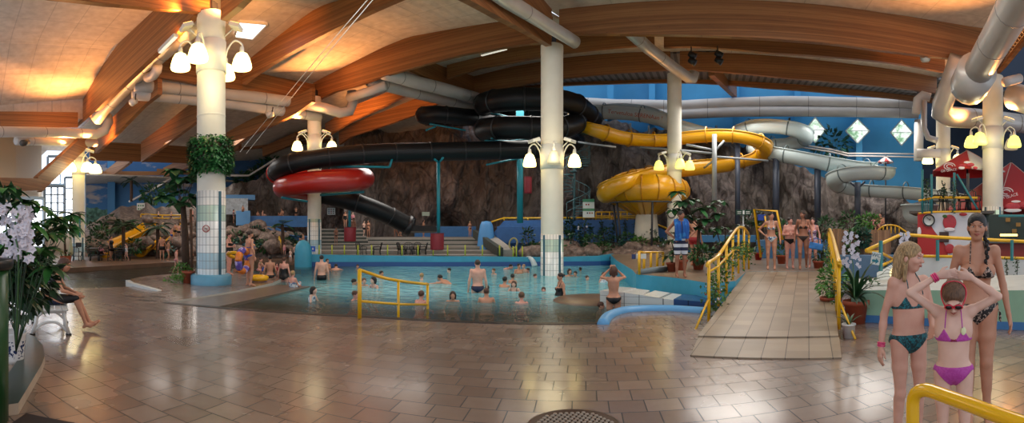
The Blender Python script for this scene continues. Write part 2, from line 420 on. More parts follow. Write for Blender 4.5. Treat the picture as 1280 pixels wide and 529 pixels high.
# ---- deck on the right (z .45) with curved turquoise front
DZ = .45
deck = [G(795,343,DZ), G(815,344.5,DZ), G(840,347,DZ), G(862,350,DZ), G(888,354.5,DZ)]
_l = G(874,430,0); _r0 = P(933,338,13.95); _r1 = P(1040,340,14.15)
dpoly = [(p.x, p.y) for p in deck] + [(lerp(_l,_r0,.62).x,lerp(_l,_r0,.62).y),(_r0.x,_r0.y),(_r1.x,_r1.y),(_r1.x+.3,_r1.y+.2),(13.2,14.5),(13,24),(5,24),(4.2,19),(3.6,14)]
m = MB().prism(dpoly, -.3, DZ, 1, 0); o = struct(m.build('floor_upper_deck', [CYAN, mat('deck_tiles', '8e7a68', .3, var=.2, vscale=3)], bevel=0))
# white-tiled plinth round its foot
pl = [G(750,384,WATER), G(775,385,WATER), G(800,384.5,WATER)]
w1 = [(p.x, p.y) for p in (G(750,383,WATER), G(775,385,WATER), G(803,386,WATER))]
wall_path('white_tiled_tub_wall', w1, -.9, [.26, .25, .2], .9, [_m['white_wall_tiles']], None, 'white tiled tub wall standing in the pool beside the wading woman', 'wall')
w2 = [(p.x, p.y) for p in (G(803,386,WATER), G(842,388,WATER))]
wall_path('white_tiled_plinth', w2, -.5, [.2, .12], .9, [_m['white_wall_tiles']], None, 'white small-tiled plinth below the turquoise deck front', 'plinth')
w3 = [(p.x, p.y) for p in (G(842,388,WATER), G(884,389.5,WATER), G(905,391,WATER))]
wall_path('blue_tiled_plinth', w3, -.3, [.14, .1, .1], .9, [_m['blue_wall_tiles']], None, 'dark blue tiled plinth between the white plinth and the ramp', 'plinth')
m = MB().lathe([(0,-.06),(.95,-.06),(1.0,-.1),(1.0,-.4)], G(742,376,WATER)+V(.0,.1,.1), 28)
tag(m.build('round_step', mat('brown_step_tile', '6f5a4a', .35, var=.2)), 'round brown step just under the water left of the white tiled tub wall', 'step')

# ---- entrance ramp
rb = [G(863,446), G(1052,449)]; rt_ = [P(933,338,13.9), P(1040,340,14.1)]
for p in rt_: p.z = DZ
rk = [G(873,429), G(1049,429)]
for p in rk: p.z = .085
ramp_rot = math.atan2((rt_[0]-rb[0]+rt_[1]-rb[1]).x, (rt_[0]-rb[0]+rt_[1]-rb[1]).y)
m = MB()
def rquad(a, b, c, d):
    m.add([a, b, c, d, V(a.x,a.y,-.2), V(b.x,b.y,-.2), V(c.x,c.y,-.2), V(d.x,d.y,-.2)], [(0,1,2,3)], 0, False)
    m.add([a, b, c, d, V(a.x,a.y,-.2), V(b.x,b.y,-.2), V(c.x,c.y,-.2), V(d.x,d.y,-.2)], [(0,4,5,1),(2,6,7,3),(3,7,4,0)], 0, False); m.add([b, c, V(c.x,c.y,-.2), V(b.x,b.y,-.2)], [(0,3,2,1)], 1, False)
rquad(rb[0]+V(0,0,.02), rb[1]+V(0,0,.02), rk[1], rk[0]); rquad(rk[0]+V(0,.02,.02), rk[1]+V(0,.02,.02), rt_[1], rt_[0])
tag(m.build('tiled_ramp', [_m['ramp_tiles'], mat('red_ramp_edge', '9b2a1c', .5)], loc=rb[0], rz=-ramp_rot), 'long beige tiled walkway ramp with yellow railings leading up to the deck', 'ramp')

# manhole grate, dark mat, small drains
c = V(.5, 3.87, .004); m = MB()
m.lathe([(0,0),(.36,0),(.375,.012),(.39,.012),(.40,0)], c, 40)
o = m.build('floor_grate', mat('rusty_brown_iron', '4a3424', .45, .3), loc=c); tag(o, 'round brown floor grate with pale honeycomb cells at the bottom of the picture', 'grate')
m = MB()
for i in range(-7, 8):
    for j in range(-8, 9):
        x = i*.05+(.025 if j % 2 else 0); y = j*.043
        if math.hypot(x, y) < .34: m.lathe([(0,.012),(.017,.012),(.019,.004)], c+V(x, y, .001), 6)
m.build('cell_inlay', mat('pale_grate_cells', '8e8174', .4), parent=o)
m = MB().box(G(52,533)+V(0,0,.008), (.46,.3,.016), Matrix.Rotation(.5,3,'Z')); tag(m.build('floor_mat', mat('dark_rubber', '2c1f1b', .8)), 'small dark rubber mat lying at the bottom left corner', 'mat')
for i, (x, y, w) in enumerate(((168,371,.55),(184,376,.5),(197,371,.4))):
    m = MB().box(G(x,y)+V(0,0,.003), (w,.12,.008), Matrix.Rotation(.2,3,'Z')); tag(m.build('drain_cover', mat('dark_drain', '3a2c26', .5)), ['dark floor drain strip nearest the white kerb tip', 'dark floor drain strip nearest the bottom of three by the column island', 'dark floor drain strip right of the two others by the island'][i], 'drain', 'floor drains by the island')
# raised kerb with plants bottom left: dark green top, pale side
kb = [G(-30,511,.1), G(23,504,.1), G(40,476,.1), G(52,456,.1), G(56,445,.1), G(54,432,.1), G(44,421,.1), G(32,416,.1), G(8,412,.1)]
kin = [G(-60,508,.1), G(-2,481,.1), G(14,462,.1), G(24,447,.1), G(30,436,.1), G(31,428,.1), G(28,421,.1), G(20,418,.1), G(4,415,.1)]
for _p in kb+kin: _p.z = 0
m = MB(); n = len(kb); h = .1
m.add([p+V(0,0,h) for p in kb]+[p+V(0,0,h) for p in kin], [(i, i+1, n+i+1, n+i) for i in range(n-1)], 0, False)
m.add([p+V(0,0,h-.0) for p in kb]+[p+V(0,0,-.1) for p in kb], [(i, i+1, n+i+1, n+i) for i in range(n-1)], 1, False)
m.add([p+V(0,0,h) for p in kin]+[p+V(0,0,-.1) for p in kin], [(i, i+1, n+i+1, n+i) for i in range(n-1)], 1, False)
tag(m.build('planter_kerb', [mat('dark_green_stone', '33413a', .3, var=.2), mat('pale_stone_side', 'b5a593', .5, var=.15)]), 'curved raised kerb with dark green top round the flower pots at the left', 'kerb')
_e = [G(-80,415,.05), G(-80,508,.05)]
m = MB().add([(p.x, p.y, .05) for p in kin+_e], [tuple(range(len(kin)+2))], 0, False)
tag(m.build('planter_floor', mat('planter_tile', 'a08a78', .4, var=.1)), kind='structure')

# ================================================================ columns
def column(name, x, D, r, z0, ztop, label, tiled=None, ring=None):
    p = P(x, HZ, D); root = empty('column', (p.x, p.y, z0), label, 'column')
    zt = (tiled or 0)
    m = MB().lathe([(r*1.0, zt+.0), (r*1.0, ztop-z0-.35), (r*1.02, ztop-z0-.33), (r*1.02, ztop-z0)], (p.x, p.y, z0), 40)
    m.lathe([(r*1.015,(ztop-z0)*.62),(r*1.03,(ztop-z0)*.62+.02),(r*1.015,(ztop-z0)*.62+.04)], (p.x,p.y,z0), 40)
    m.lathe([(0,ztop-z0),(r*1.02,ztop-z0)], (p.x,p.y,z0), 40)
    m.build('shaft', CONC, root, loc=(p.x, p.y, z0))
    if tiled:
        m = MB().lathe([(r*1.03, 0), (r*1.03, zt), (r, zt)], (p.x, p.y, z0), 40)
        t = m.build('tile_cladding', _m['column_tiles'], root, loc=(p.x, p.y, z0))
        for da in ((-.75, .72) if x != 264 else (.62, -1.35)):
            q = math.atan2(-p.y, -p.x)+da; m = MB()
            m.box((p.x+math.cos(q)*r*1.03, p.y+math.sin(q)*r*1.03, z0+zt*.5), (.012,.1,zt*.98), Matrix.Rotation(q,3,'Z'))
            m.build('dark_tile_strip', mat('teal_strip_tile', '3b6474', .3), root)
    if ring:
        m = MB().lathe([(ring, 0), (ring, .26), (ring-.06, .31), (r, .31)], (p.x, p.y, z0), 40)
        m.build('blue_ring_base', mat('blue_ring_tiles', '5c9bb8', .35, var=.08), root)
    # steel shoe to the beams
    m = MB().box((p.x, p.y, ztop+.18), (.3,.3,.4)); m.build('steel_shoe', DARKM, root)
    return root, p
col1, c1 = column('c', 264, 14.8, .44, 0, zat(19,14.8), 'white column with ivy basket, tiled foot and blue ring base on the left island', 2.85-.0, .63)
col2, c2 = column('c', 690, 18.9, .44, -1.1, zat(58,18.9), 'tall white column standing in the middle of the blue pool', 2.6, None)
col3, c3 = column('c', 393, 26, .37, .2, zat(122,26), 'white column behind the red slide loop', 2.1, None)
col4, c4 = column('c', 843, 26, .39, .2, zat(93,26), 'white column behind the man with the blue towel', None, None)
col5, c5 = column('c', 98, 26.5, .35, 0, zat(170,26.5), 'white column beside the tall windows at the far left', 1.3, None)
col6, c6 = column('c', 1241, 21, .45, .1, zat(96,21), 'white column behind the black-haired woman', 2.6, None)
col7, c7 = column('c', 1179, 28, .42, .1, zat(112,28), 'white column behind the red parasol roof at right', None, None)
# band panel strip on column 6
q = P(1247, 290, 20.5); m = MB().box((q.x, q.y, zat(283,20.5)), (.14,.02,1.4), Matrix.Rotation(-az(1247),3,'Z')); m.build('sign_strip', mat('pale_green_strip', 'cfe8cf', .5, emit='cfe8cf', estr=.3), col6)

# ================================================================ roof beams
def beam_obj(name, P0, rot, prof, w, m, label=None, group=None):
    """prof: [(s, ztop, zbot)] along direction rot from P0"""
    o = MB(); n = len(prof); vs = []
    for s, zt, zb in prof: vs += [(s, -w/2, zt), (s, w/2, zt), (s, w/2, zb), (s, -w/2, zb)]
    fs = [(0,1,2,3), ((n-1)*4+3,(n-1)*4+2,(n-1)*4+1,(n-1)*4)]
    for i in range(n-1):
        for j in range(4): fs.append((i*4+j, (i+1)*4+j, (i+1)*4+(j+1) % 4, i*4+(j+1) % 4))
    o.add(vs, fs, 0, False); b = o.build(name, m)
    b.location = (P0.x, P0.y, 0); b.rotation_euler = (0, 0, rot)
    b['kind'] = 'structure'
    if label: b['label'] = label
    return b
GL = _m['glulam_timber']
def line_beam(b, pts, w=.22, name='roof_beam'):     # pts: (x, ytop, ybot) or ('a', a, zt, zb)
    pr = []
    for p in pts:
        if p[0] == 'a': pr.append(p[1:])
        else:
            a, D = on_line(b, p[0]); pr.append((a, zat(p[1], D), zat(p[2], D)))
    pr.sort(); beam_obj(name, O2+W*b, UROT, pr, w, GL); return pr
def cross_beam(a, pts, w=.2, name='cross_beam'):
    pr = []
    for p in pts:
        if p[0] == 'b': pr.append(p[1:])
        else:
            b, D = on_cross(a, p[0]); pr.append((b, zat(p[1], D), zat(p[2], D)))
    pr.sort(); beam_obj(name, O2+U*a, UROT+PI/2, pr, w, GL); return pr
BEAMS = {}
BEAMS['A'] = line_beam(-10.85, [(97,140,161),(118,104,143),(143,62,118),(170,37,93),(193,16,71),(220,-8,47),(246,-22,20)])
BEAMS['A2'] = line_beam(-10.6, [(280,-10,26),(300,-28,10),(330,-70,-20),(400,-170,-90)])
BEAMS['B'] = line_beam(-5.4, [(305,80,106),(316,73,97),(345,50,78),(379,24,59),(400,9.5,48),(428,0,34),(460,-14,18),(510,-38,-4),(570,-60,-30)])
BEAMS['C'] = line_beam(0, [(393,104,128),(420,90,115),(450,75,107),(480,60,96),(512,47,87),(545,41,78),(580,35,69),(620,29,62),(660,24,56),(690,20,54)])
BEAMS['D'] = line_beam(0, [(700,13,43),(740,9,44),(800,4,44.5),(860,1.5,45),(920,1.5,47.5),(980,4,51),(1040,9,56),(1100,17,64),(1160,26,71.5),(1210,34,76),(1240,38,80)])
# rows behind the middle columns
BEAMS['R1a'] = line_beam(4.6, [(560,82,99),(600,72,86),(640,60,79),(680,48,71),(705,44,67),(760,38,61),(811,34,57),(818,36,60)])
BEAMS['R1b'] = line_beam(4.6, [(830,36,60),(865,36,59),(900,38,61),(960,42,67),(1040,52,72),(1120,62,80),(1180,72,91)])
BEAMS['R2a'] = line_beam(8.3, [(570,102,128),(600,94,118),(640,84,109.5),(680,77,101.5),(705,73,98.5),(770,67,92),(838,65,88)])
BEAMS['R2b'] = line_beam(8.3, [(850,64,87),(880,66,89),(920,67.5,92),(985,72,98.5),(1050,79,104),(1120,88,110.5),(1170,97,117)])
# left bay beyond the column island
LB = [(-9.2,[(121,168,192),(150,140,165),(181,108,133),(200,95,118)]),
      (-5.6,[(178,178,203),(205,158,184),(240,130,158),(262,116,140)]),
      (-2.2,[(285,166,190),(310,152,172),(333,141,161),(371,121,143),(392,110,128)])]
for b, pts in LB: BEAMS['L%g' % b] = line_beam(b, pts)
BEAMS['M1'] = line_beam(3.6, [(408,155,172),(440,134,152),(480,118,134),(507,107,120),(540,92,106)])
BEAMS['M2'] = line_beam(7.2, [(425,163,181),(440,155,171),(480,140,158),(523,123,143),(548,112,130)])
# cross beams
CB = []
CB.append(cross_beam(-13.1, [(190,64,96),(246,76,106),(300,88,113),(350,98,120),(393,106,127)]))
CB.append(cross_beam(-19.6, [(97,141,160),(60,140.5,160),(20,140,160),(-20,140,160),(-80,140,160)]))
CB.append(cross_beam(-6.6, [(262,-14,18),(200,-26,13),(130,-38,6.5),(62,-50,-1),(0,-64,-14)]))
CB.append(cross_beam(0, [(686,12,58),(660,-18,43),(620,-60,22),(576,-110,-2),(540,-150,-24)], .24))
free_b = None
# corner shoe and far-left low cross beam (dark, over the windows)
def free_beam(name, p0, p1, h, w=.2, m=None):
    o = MB().beam(p0, p1, w, h).build(name, m or GL); o['kind'] = 'structure'; return o
free_beam('cross_beam', P(0,231,19), P(50,231,22), .55); free_beam('cross_beam', P(-40,231,17), P(0,231,19), .55)
# beam over the windows rising to the right of that: brown edge
m = MB(); a0, a1 = P(47,231,22), P(110,172,27)
m.beam(a0, a1, .25, .75); o = m.build('roof_beam', GL); struct(o)
# the orange cross beam of the far left bay and the lower ones behind
free_beam('cross_beam', P(112,189,34), P(250,195,38), 1.3, .3)
free_beam('cross_beam', P(103,217,44), P(205,217,44), .35, .3)
free_beam('cross_beam', P(196,214,44), P(262,217,44), .4, .3)
for (x0,y0,x1,y1,D0,D1,h) in ((133,220,163,197,44,40,.9),(206,216,242,200,44,40,.9),(262,196,300,180,42,38,.8),(330,190,372,172,40,36,.8),(395,172,372,172,40,36,.3)):
    free_beam('roof_beam', P(x0,y0,D0), P(x1,y1,D1), h, .3)
free_beam('cross_beam', P(280,183,41), P(420,170,40), 1.0, .3)
free_beam('cross_beam', P(889,82,27), P(918,112,34.5), 1.1, .35)
free_beam('cross_beam', ab(-8,.3,10.9), ab(-8,16,10.9), 2.4, .2)
# c6 cross beam in orange, with lattice cable tray
b0, b1 = c6+V(0,0,0), ab(17.9,-9,0)
pr = []
for x, yb in ((1242,97),(1256,83),(1270,66),(1285,48),(1320,0),(1345,-40)):
    bb, D = on_cross(17.9, x); pr.append((bb, zat(yb, D)+.55, zat(yb, D)))
pr.sort(); beam_obj('cross_beam', O2+U*17.9, UROT+PI/2, pr, .2, GL)
BEAMS['c6tray'] = pr

# ================================================================ ceiling sheets between the beams
def top_of(key, a):
    pr = BEAMS[key] if isinstance(key, str) else key
    if a <= pr[0][0]: return pr[0][1]
    if a >= pr[-1][0]: return pr[-1][1]
    for p, q in zip(pr, pr[1:]):
        if p[0] <= a <= q[0]: return lerp(p[1], q[1], (a-p[0])/(q[0]-p[0]))
def sheet(lines, a0, a1, name='ceiling', m=None, n=26, th=.12, skip=None, lift=.0):
    vs = []; fs = []; k = len(lines)
    for b, key in lines:
        for i in range(n+1):
            a = lerp(a0, a1, i/n); z = (key(a) if callable(key) else top_of(key, a))+lift; vs.append((a, b, z))
    for j in range(k-1):
        for i in range(n):
            q = (j*(n+1)+i, j*(n+1)+i+1, (j+1)*(n+1)+i+1, (j+1)*(n+1)+i)
            if skip and skip(lerp(a0, a1, (i+.5)/n), j): continue
            fs.append(q)
    o = MB().add(vs, fs, 0, False).build(name, m or _m['ceiling_panels']); o.location = (O2.x, O2.y, 0); o.rotation_euler = (0, 0, UROT); o['kind'] = 'structure'
    s = o.modifiers.new('t', 'SOLIDIFY'); s.thickness = th; s.offset = 1 if o.data.polygons[0].normal.z > 0 else -1
    return o
zA = lambda a: top_of('A', a) if a < -6.6 else top_of('A2', a)
_f = lambda a: max(0, min(1, (-13.6-a)/6))
sheet([(-24, lambda a: top_of('A', a)-1.5*_f(a)), (-17.5, lambda a: top_of('A', a)-.8*_f(a)), (-10.85, lambda a: top_of('A', a))], -19.6, -6.5)
m = MB().beam(ab(-19.75,-30,8.3), ab(-19.75,-10.9,8.7), .1, 1.6); struct(m.build('trim_12', _m['ceiling_panels']))
# between A and B: two steps, low left bay and the bay right of the cross beam
sheet([(-10.9, zA), (-8.0, lambda a: max(zA(a)*.5+top_of('B', a)*.5, 0)), (-5.4, 'B')], -13.1, 2)
sheet([(-5.4, 'B'), (0, 'C')], -13.1, 0)
sheet([(-24, lambda a: zA(-6.6)+max(0, 1.2-abs(a)*.1)), (-10.9, lambda a: zA(-6.6)+1.0-abs(a)*.06)], -6.5, 0)
# right bay in front of beam D
sheet([(-22, 'D'), (-8, 'D'), (0, 'D')], 0, 17.9)
sheet([(-22, lambda a: top_of('D', 17.5)), (0, lambda a: top_of('D', 17.5))], 17.9, 34)
sheet([(0, 'D'), (4.6, 'R1b'), (8.3, 'R2b')], 6.5, 19.5)
sheet([(0, 'C'), (4.6, 'R1a')], -8, 0); sheet([(0, 'D'), (4.6, 'R1a')], 0, 6.5)
sheet([(4.6, 'R1a'), (8.3, 'R2a')], -8, 6.5)
BEAMS['R3'] = line_beam(13.5, [(560,114,123),(620,110,117),(705,102,107.5),(760,100,105.5),(860,98,104),(900,99,106),(960,102,111),(1050,109,118),(1120,116,124),(1165,121,129)])
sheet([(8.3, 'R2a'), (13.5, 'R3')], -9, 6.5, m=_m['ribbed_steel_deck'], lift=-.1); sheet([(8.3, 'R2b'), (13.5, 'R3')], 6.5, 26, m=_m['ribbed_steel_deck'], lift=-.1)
# low bay at the far left: rises from the far orange cross beam to the cross beam of column 3
def lowz(a): # a from -32 to -13
    return lerp(8.2, 9.9, max(0, min(1, (a+32)/19)))
sheet([(-11, lowz), (0, lowz)], -32, -13.2)
sheet([(0, lowz), (3.6, lambda a: lowz(a)+.1), (7.2, lambda a: lowz(a)+.2), (16, lambda a: lowz(a)+.4)], -34, -8)
sheet([(-24, lambda a: 7.6), (-11, lambda a: 7.9)], -34, -19.7)
sheet([(-24, lambda a: 6.2), (16, lambda a: 6.4)], -56, -31.9)
# skylight in the bay beside the island column
p0, p1, p2, p3 = (299,23),(334,27),(316,45),(293,42)
def on_ceiling(x, y):    # on the sheet A2/B
    best = None
    for i in range(60, 400):
        D = i*.1; p = P(x, y, D); d = p - O2; a = d.x*U.x+d.y*U.y; b = d.x*W.x+d.y*W.y
        z = lerp(zA(a), top_of('B', a), max(0, min(1, (b+10.9)/5.5)))
        if p.z >= z: return V(p.x, p.y, z)
    return P(x, y, 14)
q = [on_ceiling(*p) for p in (p0, p1, p2, p3)]
ctr = sum(q, V(0,0,0))/4
m = MB().slab([p+V(0,0,-.06) for p in q], .04); r = m.build('window_1', GLASSEM); struct(r)
m = MB()
for i in range(4): m.beam(q[i]+V(0,0,-.07), q[(i+1) % 4]+V(0,0,-.07), .07, .1)
struct(m.build('trim_1', WHITE))

# ================================================================ outer walls
# blue back wall right: follows an arc of panels with pilasters
bw = [(600,40),(700,38),(760,37.5),(815,37),(870,36.5),(920,36),(975,36),(1030,36.5),(1075,37),(1110,37.5),(1155,38)]
holes = {1018: 19.5, 1073: 18, 1126: 19}
def wall_poly(name, xs, z0, z1, m, th=.25):
    mb = MB()
    for (xa, Da), (xb, Db) in zip(xs, xs[1:]):
        a, b = P(xa, HZ, Da), P(xb, HZ, Db); a.z = b.z = z0; n = V(a.x+b.x, a.y+b.y, 0).normalized()*th
        mb.add([a, b, b+V(0,0,z1-z0), a+V(0,0,z1-z0), a+n, b+n, b+n+V(0,0,z1-z0), a+n+V(0,0,z1-z0)], [(0,1,2,3),(4,5,6,7),(3,2,6,7),(0,3,7,4),(1,2,6,5)], 0, False)
    return struct(mb.build(name, m))
wall_poly('wall_back', bw, -1, 17, WALLBLUE)
m = MB()
for x in (763, 815, 920, 997, 1074):
    p = P(x, HZ, 36); R = Matrix.Rotation(-az(x), 3, 'Z'); m.box((p.x, p.y, 8), (.5,.9,16), R)
    mm = MB().box((p.x, p.y, 8), (.45,1.6,16), R); struct(mm.build('trim_%d' % (2+[763,815,920,997,1074].index(x)), mat('blue_pilaster', '3b93c9', .6)))
# diamond windows: glowing panes in diamond frames
def diamond(cx, cy, hw, hh, D, idx, label):
    q = [P(cx, cy-hh, D), P(cx+hw, cy, D), P(cx, cy+hh, D), P(cx-hw, cy, D)]
    n = V(-math.sin(az(cx)), -math.cos(az(cx)), 0)
    t = NT('garden_view_%d' % idx, .3); nn = t.noise(t.p, 1.6, 6, .7)
    c = t.ramp(nn, [(.38, '6f9a74'), (.5, 'd6e6d8'), (.6, 'ffffff')]); t.color((.02,.02,.02)); t.put(t.b.inputs['Emission Color'], c); t.b.inputs['Emission Strength'].default_value = 1.5
    m = MB().slab(q, .05); o = struct(m.build('window_%d' % idx, t.m))
    m = MB()
    for i in range(4): m.beam(q[i]+n*.05, q[(i+1) % 4]+n*.05, .07, .08)
    m.beam(q[3]+n*.05, q[1]+n*.05, .04, .04)
    m.build('window_frame', mat('white_window_frame', 'c8d4d8', .5), parent=o)
diamond(1019,163,13,16,34.2,2,''); diamond(1072,164,15,15,34.2,3,''); diamond(1127,166,14,16,35.5,4,'')
# dark wall at the right, behind kiosk
wall_poly('wall_right', [(1153,37.5),(1190,36),(1240,34),(1300,33),(1400,30)], -1, 16, mat('dark_navy_wall', '1d2c40', .7))
# left: sky mural walls
wall_poly('wall_left', [(104,47),(136,46.5),(170,46),(210,46),(260,46),(330,46),(420,46),(620,44)], -1, 16, _m['painted_mural_wall'])
p = P(139, HZ, 45.8); m = MB().box((p.x, p.y, 4), (.7,1.2,9), Matrix.Rotation(-az(139),3,'Z')); struct(m.build('trim_9', mat('blue_pilaster_left', '3a78a6', .6)))
# window facade far left: bright windows with muntins
def facade(x0, x1, y0, y1, D, nx, ny, idx):
    q = [P(x0,y1,D), P(x1,y1,D), P(x1,y0,D), P(x0,y0,D)]
    m = MB().slab(q, .05); o = struct(m.build('window_%d' % idx, GLASSEM)); n = V(-math.sin(az((x0+x1)/2)), -math.cos(az((x0+x1)/2)), 0)*.08
    m = MB()
    for i in range(nx+1): t = i/nx; m.beam(lerp(q[0],q[1],t)+n, lerp(q[3],q[2],t)+n, .09 if 0 < i < nx else .2, .1)
    for j in range(ny+1): t = j/ny; m.beam(lerp(q[0],q[3],t)+n, lerp(q[1],q[2],t)+n, .1, .09 if 0 < j < ny else .2)
    m.build('window_frame', mat('blue_grey_frame', '8fa3b4', .5), parent=o)
facade(56,80,233,275,34,3,4,5); facade(81,106,222,290,36,2,5,6); facade(-6,22,255,330,25,2,4,7); facade(24,54,248,310,28,2,4,8); facade(60,106,196,231,37,3,1,11)
wall_poly('wall_window_side', [(-60,26),(20,30),(60,36.5),(106,38)], -1, 4.2, mat('cream_wall', 'b5a48e', .7))
wall_poly('wall_window_top', [(-60,26.5),(20,30.5),(52,35)], 4.2, 12, mat('cream_wall', 'b5a48e', .7))

# ================================================================ ducts
def duct(name, pts, r, m, label, bands=True, n=16, bstep=1.6):
    o = MB().tube(pts, r, n).build(name, m); tag(o, label, 'duct')
    if bands:
        pts = [Vector(p) for p in pts]
        for a, b in zip(pts, pts[1:]):
            d = (b-a).length
            if d > .8:
                c = int(d/bstep)
                for i in range(c):
                    t = (i+.5)/max(1, c); p = lerp(a, b, t); dd = (b-a).normalized()
                    MB().tube([p-dd*.02, p+dd*.02], r*1.02, n).build('joint_band', mat('duct_band', '8e8a86', .5), o)
    return o
duct('air_duct', [P(120,150,25), P(130,137,24.5), P(175,92,21), P(215,55,17.5), P(245,30,15.5)], .32, DUCT, 'silver air duct running up along the curved beam at upper left')
duct('duct_elbow', [P(184,97,20), P(192,94,19.5), P(196,88,19), P(197,82,18.8)], .2, DUCTW, 'small white duct elbow under the upper left beam', False)
duct('air_duct', [P(168,107,21.5), P(200,109,21.8), P(246,113,22.5), P(300,119,23.3), P(360,127,24.5), P(405,135,25.2), P(425,141,25.4), P(437,139,25.6), P(441,128,25.7), P(440,114,25.7)], .27, DUCTW, 'upper of the two white ducts crossing behind the ivy column, ending in an elbow')
duct('air_duct', [P(166,118,21.8), P(200,120,22.2), P(246,125,22.9), P(300,131,23.8), P(360,140,25), P(400,146,25.8)], .27, DUCTW, 'lower of the two white ducts crossing behind the ivy column')
duct('air_duct', [P(-30,165,22), P(30,165,23.5), P(80,166,25), P(120,168,26), P(131,163,26), P(136,152,26), P(134,144,26)], .26, DUCTW, 'cream duct with an elbow above the far left lamps')
duct('air_duct', [P(20,176,24), P(60,177,25.4), P(120,179,27)], .22, DUCTW, 'lower cream duct lit orange above the far left lamps')
duct('air_duct', [P(480,91,23), P(520,103,24.8), P(560,113,26), P(606,126,28)], .33, DUCTW, 'upper white duct slanting down behind the big middle beam')
duct('air_duct', [P(462,101,24), P(500,111,25.4), P(540,121,27), P(590,131,29)], .33, DUCTW, 'lower white duct slanting down behind the big middle beam')
duct('air_duct', [P(436,122,25), P(460,115,24), P(482,107,23.4)], .22, DUCTW, 'short white duct stub beside the elbow over the red slide', False)
duct('air_duct', [P(440,101,25), P(480,89,23.5), P(520,79,22.6), P(560,71,21.8)], .1, mat('white_strip', 'cfcac0', .5), 'thin white cable duct under the big middle beam', False)
duct('air_duct', [P(590,-32,12.0), P(631,-1,13.9), P(680,29,16.3), P(708,46,17.6), P(719,53,18.2)], .23, DUCT, 'silver air duct slanting down to the top of the pool column')
duct('air_duct', [P(786,38,20), P(810,60,21.5), P(840,83,23.4), P(860,97,24.6), P(866,98,25), P(868,90,25)], .27, DUCT, 'silver air duct slanting across the beam to the right middle column')
b1 = [P(x, y, D) for x, y, D in ((640,126,35.4),(700,127,35.2),(770,130.5,35),(850,132,34.6),(920,128.5,34.2),(980,126.5,34),(1040,127.5,34.3),(1100,129,34.7),(1146,130,35))]
b2 = [P(x, y, D) for x, y, D in ((640,138,35.4),(700,139.5,35.2),(770,142,35),(850,143,34.6),(920,140,34.2),(980,139.5,34),(1040,140,34.3),(1100,141,34.7),(1148,142,35))]
duct('wall_duct', b1, .36, DUCTW, 'upper of the two thick pale ducts along the blue back wall', bstep=2.2)
duct('wall_duct', b2, .36, DUCTW, 'lower of the two thick pale ducts along the blue back wall', bstep=2.2)
duct('wall_duct', [P(952,99,33), P(960,104,33), P(1040,106,33), P(1146,114,33)], .13, DUCTW, 'thin pale duct under the right rear beam', False)
# right cluster
duct('air_duct', [P(1310,-62,11), P(1282,-16,12.5), P(1252,38,14.5), P(1232,72,16), P(1222,90,17)], .52, DUCT, 'huge silver duct coming down from the top right corner')
duct('air_duct', [P(1222,88,16.8), P(1214,103,17.6), P(1211,108,18)], .72, DUCT, 'wide end cap of the huge silver duct at upper right', False)
duct('air_duct', [P(1200,72,20), P(1190,100,20.5), P(1178,130,21), P(1176,140,21.2), P(1186,146,21.5), P(1240,150,23), P(1300,158,25)], .46, DUCT, 'thick silver duct bending below the right end of the main beam')
duct('duct_elbow', [P(1163,122,22), P(1153,119,22), P(1147,124,22), P(1145,142,22)], .2, DUCTW, 'small grey downturned elbow left of the thick silver ducts', False)
duct('vent_pipe', [P(1149,150,30), P(1148,201,30)], .3, DUCTW, 'pale vertical vent pipe at the right end of the blue wall', False)
duct('vent_pipe', [P(1155,122,26), P(1155,160,26), P(1160,172,26), P(1172,176,26)], .17, DUCT, 'thin grey vent pipe bending beside the right rear column', False)
duct('vent_pipe', [P(1146,192,27), P(1176,192,27)], .26, DUCTW, 'short horizontal pale pipe beside the right rear column', False)
duct('air_duct', [P(1320,132,19), P(1285,126,19.5), P(1266,120,20)], .55, DUCT, 'fat silver duct behind the right column at the picture edge', False)
duct('vent_nozzle', [P(1275,98,18), P(1262,101,17.6), P(1256,103,17.4)], .17, DUCTW, 'round white vent nozzle right of the right column top', False)
duct('vent_nozzle', [P(34,178,20), P(28,179,19.4)], .13, mat('dark_nozzle', '4a443c', .5), 'dark round nozzle under the cream ducts at far left', False)
# cable tray beside the orange beam
m = MB(); mb = MB()
for k in range(10):
    t = k/10; a = lerp(P(1239,92,20.5), P(1290,22,15.5), t); b = lerp(P(1239,92,20.5), P(1290,22,15.5), t+.1); s = V(.16,0,-.02)
    for d in (-1, 0, 1): m.beam(a+s*d*1.0, b+s*d*1.0, .04, .04)
    m.beam(a-s, a+s, .04, .04); m.beam(lerp(a,b,.5)-s, lerp(a,b,.5)+s, .04, .04)
tag(m.build('cable_tray', mat('dark_cable_tray', '3c241a', .6)), 'dark ladder cable tray beside the orange lit beam at upper right', 'cable tray')
# hanger rods and long cables
def rod(name, a, b, r, m, label, cat, g=None): o = MB().cyl(a, b, r, n=6).build(name, m); return tag(o, label, cat, g)
rod('cable', P(300,190,26), P(470,-12,13), .012, WHITE, 'left of two thin white cables crossing the ceiling diagonally', 'cable')
rod('cable', P(308,192,26), P(478,-14,13), .012, WHITE, 'right of two thin white cables crossing the ceiling diagonally', 'cable')
# ceiling strip lamps
def strip(x0,y0,x1,y1,D0,D1,label):
    a, b = P(x0,y0,D0), P(x1,y1,D1); r = MB().beam(a, b, .16, .1).build('strip_light', WHITE); tag(r, label, 'strip light')
    MB().beam(a+V(0,0,-.06), b+V(0,0,-.06), .1, .03).build('tube', mat('lit_tube_dim', 'ffffff', .4, emit='fff6e0', estr=.6), parent=r)
strip(602,68,633,60,22,21,'white fluorescent strip light under the middle rear beam')
strip(200,64,220,44,16,14.8,'white strip light beside the silver duct at upper left')
